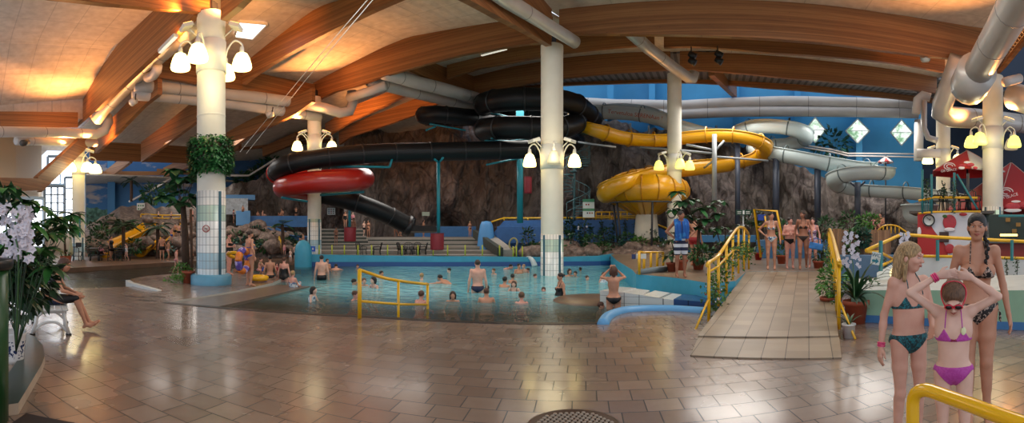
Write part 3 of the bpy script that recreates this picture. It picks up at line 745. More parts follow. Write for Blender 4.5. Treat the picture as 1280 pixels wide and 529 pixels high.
# spot lights under the beam
for i, (x, y, D) in enumerate(((864,72,22),(897,71,22))):
    p = P(x, y, D); r = empty('spotlight', p, ['left black twin spotlight hanging under the main beam right of the middle', 'right black twin spotlight hanging under the main beam right of the middle'][i], 'spotlight', 'black twin spotlights')
    MB().cyl(p+V(0,0,.5), p+V(0,0,-.1), .03, n=6).build('hanger', BLACKM, r)
    for s in (.1, -.18): MB().cyl(p+V(-.1,0,s+.08), p+V(.16,-.14,s-.1), .13, .16, 12).build('lamp_head', BLACKM, r)
for i, (x, y, D) in enumerate(((167,126,21.5),(338,142,23.5),(1157,72,20))):
    p = P(x, y, D); r = empty('ceiling_speaker', p, ['white round spotlight can under the ducts at upper left', 'white round spotlight can under the ducts right of the ivy column', 'white round can below the right end of the main beam'][i], 'spotlight')
    MB().cyl(p+V(.12,0,0), p+V(-.16,0,-.08), .16, n=14).build('can', WHITE, r); MB().cyl(p+V(.1,0,0), p+V(.14,0,.3), .03, n=6).build('bracket', DARKM, r)
from mathutils import noise as mnoise
# ================================================================ ground beyond
m = MB().add([(16,-9,0),(60,-9,0),(60,60,0),(13,60,0),(13,14.6,0),(10.35,13.4,0),(9.95,10.5,0),(5.6,9.35,0),(16,9.3,0)], [tuple(range(9))], 0, False)
struct(m.build('floor_right', _m['wet_floor_tiles']))
m = MB().add([(-10,22.5,.1),(5,25,.1),(13,24.5,.1),(13,60,.1),(-10,60,.1)], [(0,1,2,3,4)], 0, False)
struct(m.build('floor_rear', mat('rear_floor', '6a5a50', .6, var=.2)))

def rings(root, pts, r, every, m, name='joint_ring', w=.04, grow=1.07, n=16, skip0=0):
    d = 0; nxt = every*.5+skip0
    for a, b in zip(pts, pts[1:]):
        l = (b-a).length
        while d + l > nxt:
            p = lerp(a, b, (nxt-d)/l); t = (b-a).normalized()
            MB().tube([p-t*w, p-t*w*.6, p+t*w*.6, p+t*w], [r*1.01, r*grow, r*grow, r*1.01], n, caps=False).build(name, m, root); nxt += every
        d += l
def sweep(pts, sec, mb, mi=0, caps=True, closed_sec=True):
    """horizontal-frame sweep; sec = [(side, up)]"""
    vs = []; k = len(pts); n = len(sec)
    for i in range(k):
        t = pts[min(i+1, k-1)] - pts[max(i-1, 0)]; t.normalize(); s = t.cross(V(0,0,1)).normalized(); u = s.cross(t)
        vs += [pts[i]+s*a+u*b for a, b in sec]
    fs = []
    for i in range(k-1):
        for j in range(n if closed_sec else n-1): fs.append((i*n+j, (i+1)*n+j, (i+1)*n+(j+1) % n, i*n+(j+1) % n))
    if caps: fs += [tuple(range(n)), tuple((k-1)*n+j for j in range(n-1, -1, -1))]
    return mb.add(vs, fs, mi)
def flume_sec(r, t=.04, a=200):
    o = []; q0 = math.radians(-90-a/2); q1 = math.radians(-90+a/2)
    for i in range(17): q = lerp(q0, q1, i/16); o.append((r*math.cos(q), r*math.sin(q)))
    o.append((o[-1][0]+.08, o[-1][1])); o.append((o[-1][0], o[-1][1]+.05)); o.append((o[-3][0]-t, o[-3][1]+.05))
    for i in range(16, -1, -1): q = lerp(q0, q1, i/16); o.append(((r-t)*math.cos(q), (r-t)*math.sin(q)))
    x0, y0 = o[0]; o.append((x0, y0+.05)); o.append((x0-.08, y0+.05)); o.append((x0-.08, y0))
    return o
BLK = mat('black_slide_plastic', '101013', .45, spec=.3); RED = mat('red_slide_plastic', 'a81a10', .35, coat=.3)
YSL = mat('yellow_slide_plastic', 'd69a0a', .3, coat=.3); WSL = mat('pale_grey_slide_plastic', 'bccbcc', .35, coat=.2)
BLKR = mat('black_ring', '1c1c20', .4); YR = mat('yellow_ring', 'b57c08', .4); WR = mat('grey_ring', '5c6b6e', .5); TEAL = mat('teal_steel', '1d8494', .4)
def PP(l): return [P(*p) for p in l]
# black long tube + red loop + exit
r0 = P(640,187,24.6)
root = empty('black_tube_slide', (r0.x, r0.y, 0), 'long black tube water slide with a red loop in front of the rock wall', 'water slide')
s1 = spline(PP([(722,176,28),(705,183,26),(680,186,25),(640,187.5,24.6),(600,188.5,24.4),(560,189.5,24.2),(520,190.5,24),(480,191.5,23.8),(440,194,23.4),(400,198,23),(372,203,22.8),(352,209,23.4),(345,216,25)]), 6)
MB().tube(s1, .47, 20).build('black_tube', BLK, root); rings(root, s1, .47, 1.75, BLKR)
MB().tube([p+V(0,0,0) + V(-math.sin(math.atan2(p.x,p.y)), -math.cos(math.atan2(p.x,p.y)), .05)*.47 for p in s1[4:-6]], .02, 6).build('seam_strip', mat('seam', '2c2c30', .4), root)
s2 = spline(PP([(345,216,25),(352,221,26.6),(385,224,27.6),(425,223,27.2),(450,222.5,26),(455,223.5,24.4),(440,225,23.2),(415,226.5,22.8),(390,228,22.7),(366,231,23.1),(354,234,24.4),(360,237,26),(385,240,27)]), 6)
MB().tube(s2, .53, 24).build('red_tube', RED, root)
s3 = spline(PP([(385,240,27),(410,245,26.4),(432,250,26),(455,257,26),(478,266,26.2),(498,276,26.5),(508,281,26.6)]), 6)
MB().tube(s3, .5, 20, caps=False).build('black_exit_tube', BLK, root); rings(root, s3, .5, 2, BLKR)
MB().tube([s3[-1], s3[-1]+(s3[-1]-s3[-2]).normalized()*.3], .58, 20).build('exit_lip', BLKR, root)
e = s3[-1]; MB().slab([P(500,281,26.2), P(545,283,26.6), P(548,289,26.6), P(506,289,26.2)], .8).build('exit_trough', BLK, root)
# upper coil
root = empty('black_coil_slide', (P(655,150,26).x, P(655,150,26).y, 0), 'coiled black tube slide stacked high round the turquoise mast', 'water slide')
s4 = spline(PP([(742,150,28),(725,134,26),(706,127,24.8),(680,124.5,24),(648,124,23.8),(622,126,24.3),(606,129.5,25.6),(612,134,28),(650,138,29.4),(700,143,28.6),(722,150,26.8),(708,158,25),(680,160,24.1),(648,159.5,23.9),(622,159.5,24.4),(606,162,25.8),(614,167,28.2),(650,171,29),(700,176,28.4),(722,176,28)]), 6)
MB().tube(s4, .56, 20).build('black_tube', BLK, root); rings(root, s4, .56, 1.7, BLKR, grow=1.1)
s5 = spline(PP([(640,152,28.6),(600,148,27.2),(570,145,26.4),(545,143,26.2),(530,144,27.2),(536,147,29),(570,149,30),(620,146,29.6)]), 6)
MB().tube(s5, .46, 20).build('outer_loop_tube', BLK, root); rings(root, s5, .46, 1.8, BLKR, grow=1.1)
for (a, b, w) in (((650,176,26),(650,279,26),.17),):
    MB().cyl(P(*a), P(*b), w, n=16).build('mast', TEAL, root)
MB().beam(P(650,136,26), P(650,178,26), .42, .3).build('mast_head', TEAL, root)
for a, b in (((606,176,25),(660,177,26)),((604,180,25),(662,174,25)),((614,141,24.6),(650,150,26)),((614,173,24.5),(652,166,26)),((537,155,26.5),(582,163,27)),((532,163,26.5),(545,158,26.5)),((650,180,26),(690,196,26)),((650,198,26),(608,206,25))):
    MB().cyl(P(*a), P(*b), .05, n=6).build('brace', TEAL, root)
# posts carrying the long tube
def post(x, y0, y1, D, r, m, label, arms=()):
    rt = empty('slide_post', P(x, y1, D), label, 'post'); MB().cyl(P(x,y0,D), P(x,y1,D), r, n=12).build('pole', m, rt)
    for a, b in arms: MB().cyl(P(*a), P(*b), .06, n=6).build('arm', m, rt)
    return rt
post(548,203,292,24.2,.09,TEAL,'slim teal post under the long black tube, standing in the larger red barrel', [((548,203,24.2),(543,199,23.8)),((548,204,24.2),(554,197,23.8))])
post(437,244,285,26,.07,TEAL,'short teal post standing in the small red barrel', [((437,246,26),(441,241,26))])
post(400,210,211.5,23.6,.05,TEAL,'teal bracket between the black tube and the red loop', [((396,208,23.6),(487,209,23.6)),((487,209,23.6),(490,199,23.6)),((410,210,23.6),(422,203,23.4)),((350,210,23.6),(358,218,23.6)),((352,247,23.6),(384,252,24.4)),((400,244,24),(455,240,24.4))])
# yellow slide with bowl
root = empty('yellow_bowl_slide', (P(808,HZ,27).x, P(808,HZ,27).y, .2), 'winding yellow slide ending in a big yellow bowl', 'water slide')
s6 = spline(PP([(714,148,27),(728,155,26.6),(748,163,26.2),(772,170.5,26.8),(800,174,27.5),(830,174.5,27.8),(860,171,27.8),(890,168.5,27.6),(918,169,27.4),(942,174,27.4),(957,184,28.2),(950,194,29.2),(928,201,29.4),(900,206,28.8),(865,209.5,28.2),(832,214,27.8),(802,220,26.4),(778,227.5,24.8),(762,237,24.8),(757,243,25.6)]), 7)
sweep(s6[:90], flume_sec(.42, a=230), MB()).build('flume', YSL, root)
sweep(s6[88:], flume_sec(.5, a=260), MB()).build('lower_flume', YSL, root)
rings(root, s6, .44, 1.55, YR, grow=1.12)
bc = P(808,HZ,27.2)
def zy(y, D=27.2): return zat(y, D)
prof = [(1.9,zy(223)),(2.25,zy(228)),(2.42,zy(236)),(2.42,zy(243)),(2.2,zy(250)),(2.0,zy(254)),(1.75,zy(256)),(.95,zy(265)),(.7,zy(268.5)),(.62,zy(268.5)),(.9,zy(264)),(1.7,zy(255)),(2.1,zy(249)),(2.3,zy(242)),(2.3,zy(236)),(2.1,zy(229)),(1.85,zy(224))]
MB().lathe(prof, (bc.x, bc.y, 0), 40).build('bowl', YSL, root)
MB().lathe([(2.06,zy(255.5)),(2.12,zy(255.5)),(2.12,zy(253.8)),(2.06,zy(253.8))], (bc.x,bc.y,0), 40).build('steel_ring', mat('grey_steel', '4b4f55', .4, .3), root)
for k in range(16):
    q = 2*PI*k/16
    MB().tube([V(bc.x+math.cos(q)*rr*1.01, bc.y+math.sin(q)*rr*1.01, z) for rr, z in prof[:9]], .035, 6).build('bowl_rib', YR, root)
MB().cyl((bc.x,bc.y,zy(268)), (bc.x,bc.y,.2), .6, .8, 20).build('drain_base', CONC, root)
for k in range(6):
    q = 2*PI*k/6+.4; MB().cyl((bc.x+math.cos(q)*2.05, bc.y+math.sin(q)*2.05, zy(254)), (bc.x+math.cos(q)*1.7, bc.y+math.sin(q)*1.7, .2), .06, n=8).build('bowl_leg', DARKM, root)
LG = mat('light_grey_steel', '9aa0a4', .4, .2)
post(893,168,252,25.8,.13,LG,'light grey post under the yellow slide beside the right middle column', [((893,188,25.8),(858,181,26)),((893,192,25.8),(800,184,26)),((893,196,26),(960,201,28)),((893,190,25.8),(905,176,26)),((893,200,25.8),(880,210,26.8)),((770,184,26.4),(722,178,26.4))])
DK = mat('dark_blue_grey_steel', '3c4454', .45, .2)
post(922,180,292,27.6,.15,DK,'dark post under the tip of the yellow slide loop')
# white slides
root = empty('white_slide', (P(1000,HZ,30).x, P(1000,HZ,30).y, 0), 'pale grey open water slide curling along the blue back wall', 'water slide')
s7 = spline(PP([(640,137,33.5),(705,138,32.8),(745,139,32.2),(772,139.5,31.8),(800,142,31.4),(826,148,31),(850,158,30.8),(880,166,31.4),(915,168,31.6),(930,162,31),(945,157,30.5),(968,156.5,30),(990,159.5,29.8),(1004,166,30.4),(1006,173,31.8),(985,179,32.6),(955,181,32),(943,185,30.6),(962,189,29.2),(1000,196,28.6),(1035,203,28.6),(1065,208,29.2),(1092,210,30)]), 6)
k1 = len(s7)
sweep(s7, flume_sec(.53, a=230), MB()).build('upper_flume', WSL, root); rings(root, s7, .545, 2.6, WR, grow=1.03)
s8 = spline(PP([(1092,210,30),(1108,214,29.4),(1104,214,27.6),(1080,213.5,26.8),(1058,216,26.8),(1044,223,27.6),(1050,231,29),(1075,235,29.4),(1105,237,29),(1140,239,28.4),(1175,243,28),(1215,250,28),(1250,256,28)]), 6)
sweep(s8, flume_sec(.52, a=215), MB()).build('lower_flume', WSL, root); rings(root, s8, .535, 2.2, WR, grow=1.03)
hp = [P(x, y, D) for x, y, D in ((742,133,32.0),(765,129.5,31.8),(790,130,31.6),(815,135,31.2),(832,142,31))]
sweep(spline(hp, 6), [(-.50,-.3),(-.50,.1),(-.42,.12),(-.42,-.3)], MB()).build('raised_rim', WSL, root)
text_mesh('slide_lettering', 'Tervetuloa SERENAan !', .36, mat('orange_letters', 'b04a1c', .5), P(794,143.5,30.2), facing(P(794,142,31), -.13), root)
for x, y0, D in ((724,148,33),(748,150,32.8),(788,154,32.2),(811,157,31.8)):
    MB().cyl(P(x,y0,D), P(x,y0+16,D), .07, n=6).build('support', LG, root)
for x, y0, y1, D, r, lb in ((970,194,287,28.8,.2,'thick dark post under the pale slide, left of two near the four bathers'),(1022,205,287,28.6,.2,'dark post under the pale slide, right of two near the four bathers'),(1072,228,287,27.6,.18,'dark post under the pale slide loop beside the wooden fence')):
    post(x, y0, y1, D, r, DK, lb, [((x, y0+8, D),(x+9, y0-1, D)),((x, y0+8, D),(x-9, y0, D))])
root = empty('slide_exit_tub', P(1150,276,25), 'pale grey round end tub of a slide left of the red poster wall', 'slide tub')
q = P(1150,268,25); MB().lathe([(0,-.55),(.6,-.5),(.85,-.1),(.9,.42),(.97,.42),(.97,.5),(.86,.5),(.8,-.05),(.5,-.4),(0,-.42)], q, 24, sx=1.1).build('tub', WSL, root)
# long pale handrail pipes above the slides
for a in ([(1000,181,33.5),(1040,187,33.5),(1060,192,33.5),(1160,193,33.5)],[(1000,184,33.5),(1040,190,33.5),(1060,195,33.5),(1160,197,33.5)]):
    tag(MB().tube(PP(a), .06, 6).build('pipe_rail', DUCTW), ['upper thin pale pipe along the blue wall above the pale slides','lower thin pale pipe along the blue wall above the pale slides'][a[0][1] == 184], 'pipe')
for a, lb in (([(268,219,40),(311,219.5,40),(330,208,38),(344,199,36)],'pale pipe rail bending up beside the painted trees'),([(161,252.5,40),(185,240,40),(214,222,40)],'pale pipe rail climbing the rocks at the far left')):
    tag(MB().tube(PP(a), .09, 6).build('pipe_rail', DUCTW), lb, 'pipe')

# ================================================================ rock wall
def interp(tab, x):
    if x <= tab[0][0]: return tab[0][1]
    for a, b in zip(tab, tab[1:]):
        if x <= b[0]: return lerp(a[1], b[1], (x-a[0])/(b[0]-a[0]))
    return tab[-1][1]
def rock(name, x0, x1, top, Dt, zb, nx, ny, amp, label, slope=.8, seed=0, m=None):
    vs = []; fs = []
    for i in range(nx+1):
        x = lerp(x0, x1, i/nx); D = interp(Dt, x); ytop = interp(top, x); zt = zat(ytop, D+slope)
        zt += .35*mnoise.noise(V(x*.09, seed, 0))
        for j in range(ny+4):
            v = min(1, j/ny); z = lerp(zb, zt, v); q = P(x, HZ, 1); w = V(q.x*D*1.0, q.y*D*1.0, z)
            nn = mnoise.fractal(V(w.x*.2+seed, w.y*.2, z*.16), 1, 2.0, 3)*1.6
            rg = 0; am = 1.0; fq = .32
            for o_ in range(4): rg += am*(1-abs(mnoise.noise(V(w.x*fq+seed*3, w.y*fq, z*fq*.55+o_*7)))*2.2); am *= .52; fq *= 2.1
            cell = mnoise.voronoi(V(w.x*.5, w.y*.5, z*.28+seed))[0]; cr = min(.3, cell[1]-cell[0])*1.5
            fine = mnoise.noise(V(w.x*2.6, w.y*2.6, z*1.7))*.16
            cave = 3.2*math.exp(-((x-566)/24)**2*1.6-((z-1.9)/1.1)**2) if name == 'rock_wall' and x0 == 430 else 0
            off = -(nn+rg*.75)*amp*.6 - cr*amp*.7 - fine + slope*v**2*1.2 + cave
            if j > ny: off += (j-ny)*1.2; z -= (j-ny)*.1
            vs.append(P(x, HZ, D+off)+V(0,0,z-E))
    k = ny+4
    for i in range(nx):
        for j in range(k-1): fs.append((i*k+j, (i+1)*k+j, (i+1)*k+j+1, i*k+j+1))
    o = MB().add(vs, fs, 0, False).build(name, m or _m['rock_face']); tag(o, label, 'rock'); return o
rock('rock_wall', 430, 960, [(430,182),(446,168),(470,155),(500,150),(540,152),(600,156),(650,160),(700,160),(740,150),(770,152),(800,162),(850,160),(900,172),(960,190)],
     [(430,33),(480,38),(600,38.5),(700,33),(760,33),(860,33),(960,32.5)], .4, 240, 70, 1.5, 'tall dark artificial rock wall behind the slides in the middle', 1.2)
rock('rock_wall', 955, 1165, [(955,190),(1000,212),(1040,226),(1080,238),(1110,246),(1140,252),(1165,262)], [(955,32.5),(1165,33)], .2, 100, 40, 1.3, 'artificial rock slope falling to the right under the pale slides', 1.0, 7)
rock('rock_wall', 205, 436, [(205,262),(225,248),(262,240),(280,234),(300,229),(320,227),(336,214),(350,203),(380,200),(410,196),(436,182)], [(205,38),(300,38.5),(380,38),(436,35)], .2, 110, 40, 1.2, 'pinkish grey artificial rock slope left of the red slide loop', 1.0, 3)
# garden slopes
rock('rock_garden', 104, 262, [(104,284),(135,268),(150,258),(180,255),(200,258),(262,255)], [(104,30),(262,31)], .05, 90, 34, .7, 'planted rocky slope behind the yellow childrens slides', 6.5, 11, _m['boulder_stone'])
rock('rock_garden', 284, 388, [(284,300),(300,283),(330,284),(350,294),(388,300)], [(284,29),(388,29)], .05, 60, 22, .7, 'low rocky bank with plants below the blue basin wall', 3.5, 13, _m['boulder_stone'])

# ================================================================ left rock area details
BLUEB = mat('mid_blue_paint', '3b6ea6', .5, var=.15)
def box_px(name, x0, x1, y0, y1, D, dep, m, label, cat, kind=None, parent=None, bev=.02):
    a = P((x0+x1)/2, (y0+y1)/2, D); w = (x1-x0)/F*D; h = (y1-y0)/F*D; R = Matrix.Rotation(-az((x0+x1)/2), 3, 'Z')
    o = MB().box(a + R @ V(0,dep/2,0), (w, dep, h), R).build(name, m, parent, bevel=bev)
    if label: tag(o, label, cat)
    if kind: o['kind'] = kind
    return o
box_px('basin_wall', 313, 388, 270, 284, 33.5, .6, BLUEB, 'blue basin wall below the rock at left of the red slide', 'wall')
box_px('basin_box', 295, 313, 263.5, 282, 32.8, .8, mat('light_blue_paint', '5b93c6', .5), 'light blue box-shaped slide start beside the waterfall', 'box')
box_px('waterfall', 281, 310, 248, 268, 35, .3, mat('white_water_foam', 'b9c4cc', .6, var=.3, vscale=6), 'white waterfall sheet over the blue lip behind the ivy column', 'waterfall', None, None, 0)
box_px('waterfall_lip', 280, 319, 243.5, 250, 35.2, 1, mat('light_blue_paint', '5b93c6', .5), 'light blue lip over the small waterfall', 'lip')
sl = spline(PP([(340,286,31),(352,291,30.4),(366,295,30),(380,297,29.6)]), 6)
o = sweep(sl, flume_sec(.35, a=190), MB()).build('blue_slide', BLUEB); tag(o, 'short blue childrens slide running down among the rocks left of the column', 'slide')
box_px('blue_low_wall', 287, 328, 304, 312, 29, .4, mat('teal_low_wall', '2f7f9a', .5), 'teal low wall behind the woman with the swim ring', 'wall')
# yellow childrens slides
for pts, r, lb in (([(129,314,29.2),(143,304,30),(160,296,30.8),(175,288,31.6),(187,280,32.4)], .5, 'long yellow childrens slide coming down the rocks at far left'),
                   ([(174,312,29.3),(184,304,30.2),(196,296,31),(206,288,32)], .5, 'short yellow childrens slide in the middle of the rocks at left'),
                   ([(196,303,30),(206,294,31),(212,285,32),(215,280,33)], .55, 'steep yellow childrens slide below the platform rail at left')):
    s = spline(PP([(a, b, d-1.2) for a, b, d in pts]), 6); rt = empty('yellow_slide', s[0], lb, 'slide')
    sweep(s, flume_sec(r, a=190), MB()).build('chute', YSL, rt)
    for sd in (-1, 1): MB().tube([p + (s[-1]-s[0]).cross(V(0,0,1)).normalized()*sd*(r+.06)+V(0,0,.06) for p in s], .05, 6).build('edge_rail', YSL, rt)
box_px('platform', 183, 232, 276.5, 280, 34, 1.5, mat('teal_platform', '3a8fa0', .5), 'teal platform edge at the top of the yellow childrens slides', 'platform')
def railing(name, pts, h, m, label, r=.03, mid=True, every=None, posts=None, cat='railing', vert=True):
    """posts under a top rail; pts along the foot"""
    rt = empty(name, pts[0], label, cat); top = [Vector(p)+V(0,0,h) for p in pts]
    MB().tube(top, r, 8).build('top_rail', m, rt)
    if mid: MB().tube([p-V(0,0,h*.5) for p in top], r*.8, 8).build('mid_rail', m, rt)
    for p in (posts or pts): p = Vector(p); MB().cyl(p, p+V(0,0,h), r, n=8).build('post', m, rt)
    return rt
railing('yellow_railing', PP([(176,276,34),(183,276,34),(203,277,34),(226,277,34)]), .45, YEL, 'yellow railing round the platform above the childrens slides', .05)
railing('yellow_railing', PP([(352,318,27),(349,309,28)]), .6, YEL, 'small yellow handrail beside the two bathers left of the column', .05, False)
# boards
def board(x0, x1, y0, y1, D, m, label, cat='sign', rot=0, text=None, tm=None, leg=None, extra=None):
    p = P((x0+x1)/2, (y0+y1)/2, D); rt = empty('sign_board', p, label, cat); w = (x1-x0)/F*D; h = (y1-y0)/F*D; R = Matrix.Rotation(-az((x0+x1)/2), 3, 'Z') @ Matrix.Rotation(rot, 3, 'Y')
    MB().box(p, (w, .04, h), R).build('panel', m, rt)
    if text: text_mesh('lettering', text, h*.55 if len(text) < 4 else w/len(text)*1.7, tm, p+(R @ V(0,-.025,.0)), Matrix.Rotation(-az((x0+x1)/2),3,'Z') @ Matrix.Rotation(PI/2,3,'X'), rt)
    if leg: MB().cyl(p+V(0,.03,-h/2), V(p.x,p.y+.03,leg), .03, n=6).build('leg', LG, rt)
    if extra: extra(rt, p, R, w, h)
    return rt
WB = mat('white_board', 'd8dcd8', .5)
def pict(cols, rows=3):
    def f(rt, p, R, w, h):
        k = 0
        for i in range(rows):
            for j in range(3):
                c = cols[(i*3+j) % len(cols)]
                MB().box(p + R @ V((j-1)*w*.28, -.03, (i-(rows-1)/2)*h*.28), (w*.18,.02,h*.14), R).build('pictogram', mat('pic_'+c, c, .5), rt)
    return f
board(171,181,254,268.5,36,WB,'white notice board with green marks on the rocks at far left', extra=pict(['4d8a5a','7aa884','3b6b4a']), leg=3.0)
board(409,419,260,268.5,27,WB,'white notice board with dark pictograms behind the white column', extra=pict(['1b2f66','8a1c1c','222222']))
def info(rt, p, R, w, h):
    MB().box(p+R @ V(0,-.03,h*.42), (w,.02,h*.16), R).build('green_header', mat('sign_green', '3b8c66', .5), rt)
    MB().box(p+R @ V(0,-.03,-h*.08), (w,.02,h*.14), R).build('landscape_strip', mat('sign_green2', '4f8f63', .5), rt)
    for i, c in enumerate(('a02020','a02020','2a2a4a','a02020','b06020')):
        MB().ball(p+R @ V((-.2+.2*i if i < 2 else -.3+.2*(i-1))*w, -.035, h*(.2 if i < 2 else -.26)), (w*.07,.01,w*.07), 8).build('pictogram', mat('pic_'+c, c, .5), rt)
board(728.5,743,249,272,26.5,WB,'white and green slide information board at the foot of the spiral stair', extra=info)
board(391-3,391+3,308,314.5,25.5,mat('sign_blue', '1f4fb0', .4, emit='1f4fb0', estr=.15),'small blue sign at the foot of the column behind the red slide', extra=lambda rt,p,R,w,h: MB().ball(p+R @ V(0,-.03,0), (w*.2,.01,h*.25), 8).build('pictogram', WHITE, rt))
board(527.5,537,265,270,35.5,mat('grey_plate', '8b9a8c', .5),'small pale plate on the rock beside the teal post')
GB_ = mat('exit_sign_green', '0f3d26', .5)
def exitm(rt, p, R, w, h):
    MB().box(p+R @ V(0,-.03,0), (.06,.02,h*.7), R).build('figure_mark', WHITE, rt)
    for s in (-1, 1):
        MB().box(p+R @ V(s*w*.28,-.03,h*.14), (w*.26,.02,h*.12), R).build('text_bar', WHITE, rt); MB().box(p+R @ V(s*w*.28,-.03,-h*.18), (w*.26,.02,h*.1), R).build('text_bar', WHITE, rt)
board(920,939,262.5,269,16,GB_,'dark green exit direction sign on a pole above the potted plants', extra=exitm, leg=DZ)
ARW = mat('teal_arrow', '1f7f94', .5)
def wc(rt, p, R, w, h):
    poly = [(-.35,-.18),(.05,-.18),(.05,-.32),(.38,-.08),(.05,.16),(.05,.02),(-.35,.02)]
    vs = [p+R @ V(a*w, -.025, (b-.12)*h) for a, b in poly]; MB().add(vs+[v+R @ V(0,.004,0) for v in vs], [tuple(range(7)), tuple(range(13,6,-1))], 0, False).build('arrow', ARW, rt)
    text_mesh('lettering', 'WC', h*.42, mat('sign_navy', '1d5a74', .5), p+R @ V(0,-.026,h*.25), R @ Matrix.Rotation(PI/2,3,'X'), rt)
board(1089,1100.5,315.5,331,9.3,WB,'white WC direction sign with a teal arrow on the railing', rot=.18, extra=wc)

# ================================================================ bleachers and landing
STP = mat('step_tread', '8d877f', .6, var=.1); STR = mat('step_riser_dark', '3a3f3a', .7, var=.2)
rt = empty('terrace_steps', P(490,318,25), 'wide grey terrace steps between the pool end wall and the rock', 'steps')
lv = [(319,24.6),(313.5,26.2),(308,28),(302.5,30),(297,32.4)]
for i, (y, D) in enumerate(lv):
    D2 = lv[i+1][1] if i+1 < len(lv) else 40
    x1 = 640 - (640-600)*i/4 if i < 4 else 598; x1 = (636,626,616,606,640)[i]
    z = zat(y, D); zp = .1 if i == 0 else zat(lv[i-1][0], lv[i-1][1])
    m = MB(); xs = [lerp(398, x1, t/8) for t in range(9)]
    for a, b in zip(xs, xs[1:]):
        pa, pb, qa, qb = P(a,HZ,D), P(b,HZ,D), P(a,HZ,D2+.3), P(b,HZ,D2+.3)
        m.add([V(p.x,p.y,z) for p in (pa,pb,qb,qa)], [(0,1,2,3)], 0, False)
        m.add([V(pa.x,pa.y,z-.14), V(pb.x,pb.y,z-.14), V(pb.x,pb.y,z), V(pa.x,pa.y,z)], [(0,1,2,3)], 0, False)
        m.add([V(pa.x,pa.y,zp-.1), V(pb.x,pb.y,zp-.1), V(pb.x,pb.y,z-.14), V(pa.x,pa.y,z-.14)], [(0,1,2,3)], 1, False)
    m.build('step', [STP, STR], rt)
m = MB().slab([P(593,297,31), P(612,297,30.4), P(644,322,24.6), P(628,322,24.6)], -.4); tag(m.build('ramp_wall', mat('pale_grey_concrete', 'a09a92', .6, var=.1)), 'sloping pale grey concrete ramp wall right of the terrace steps', 'wall')
m = MB().slab([P(591,297,31), P(595,297,31), P(629,322,24.5), P(622,322,24.5)], -.5); tag(m.build('ramp_gutter', STR), 'narrow dark gutter along the left side of the concrete ramp wall', 'gutter')
# smaller side stair left of it with yellow rails
rt = empty('side_stair', P(430,306,27), 'grey side stair with pale treads left of the small red barrel', 'steps')
for i in range(5):
    y = 306-i*4.6; box_px('step', 402, 462-i*2, y-1.6, y+3, 29+i*.9, 1.4, [STP, STR][0], None, None, parent=rt, bev=0)
    box_px('riser', 402, 462-i*2, y, y+3.2, 28.97+i*.9, .04, STR, None, None, parent=rt, bev=0)
# blue walls of the landing
box_px('landing_wall', 463, 530, 277, 297, 38, .5, BLUEB, 'blue basin wall behind the walking bathers under the slide exit', 'wall')
box_px('landing_wall', 518, 608, 283, 297.5, 37, .5, mat('blue_wall_mid', '3a74b0', .5, var=.1), 'blue wall under the cave behind the lone bather', 'wall')
# barrels
def barrel(x, y0, y1, w, D, lb):
    p = P(x, y1, D); r = w/2/F*D; h = (y1-y0)/F*D; rt = empty('red_barrel', p, lb, 'barrel')
    MB().lathe([(0,0),(r*.96,0),(r,h*.05),(r,h*.95),(r*.97,h),(0,h)], p, 24).build('body', mat('red_barrel_paint', '8e2430', .5, var=.1), rt)
    MB().lathe([(r*.99,h*.95),(r*1.04,h*.97),(r*1.0,h*1.0)], p, 24).build('rim', mat('red_rim', '74202a', .5), rt)
barrel(546.5, 291.5, 312.5, 17, 24.2, 'larger dark red barrel on the terrace steps at the foot of the slim teal post')
barrel(437.5, 284, 302, 15, 26, 'small dark red barrel left of the larger one, under a short teal post')
barrel(660, 221, 242, 9.5, 27, 'dark red drum hanging beside the turquoise mast')
# short yellow-green posts along the pool end
GY = mat('lime_yellow_post', 'b9bf3a', .4)
for i, x in enumerate((387,399,415,430.5,447.5,464.5,484.5,502.5,522.5,541.5,559.5,581.5,603,624.5,641.5,645.5,653)):
    p = P(x, 319.5 if x < 640 else 321, 24.0); rt = MB().cyl(p, p+V(0,0,.52), .035, n=8).build('rope_post', GY)
    tag(rt, 'short lime yellow post on top of the turquoise pool end wall', 'post', 'lime posts along the pool end wall')
# round swirl sign/ring (lifebuoy frame)
rt = empty('ring_stand', P(641,321,24.6), 'round hoop on a stand at the end of the pool wall', 'hoop')
q = P(641.5,304.5,24.6); R = Matrix.Rotation(-.2,3,'Z') @ Matrix.Rotation(.25,3,'Y')
MB().tube([q+R @ V(.2*math.cos(a), 0, .28*math.sin(a)) for a in [2*PI*i/24 for i in range(24)]], .045, 8, closed=True).build('hoop', mat('pale_hoop', 'a59b6a', .5), rt)
MB().cyl(P(643,311,24.6), P(643,321,24.6), .05, n=8).build('stand', mat('brown_stand', '7a5a20', .5), rt)
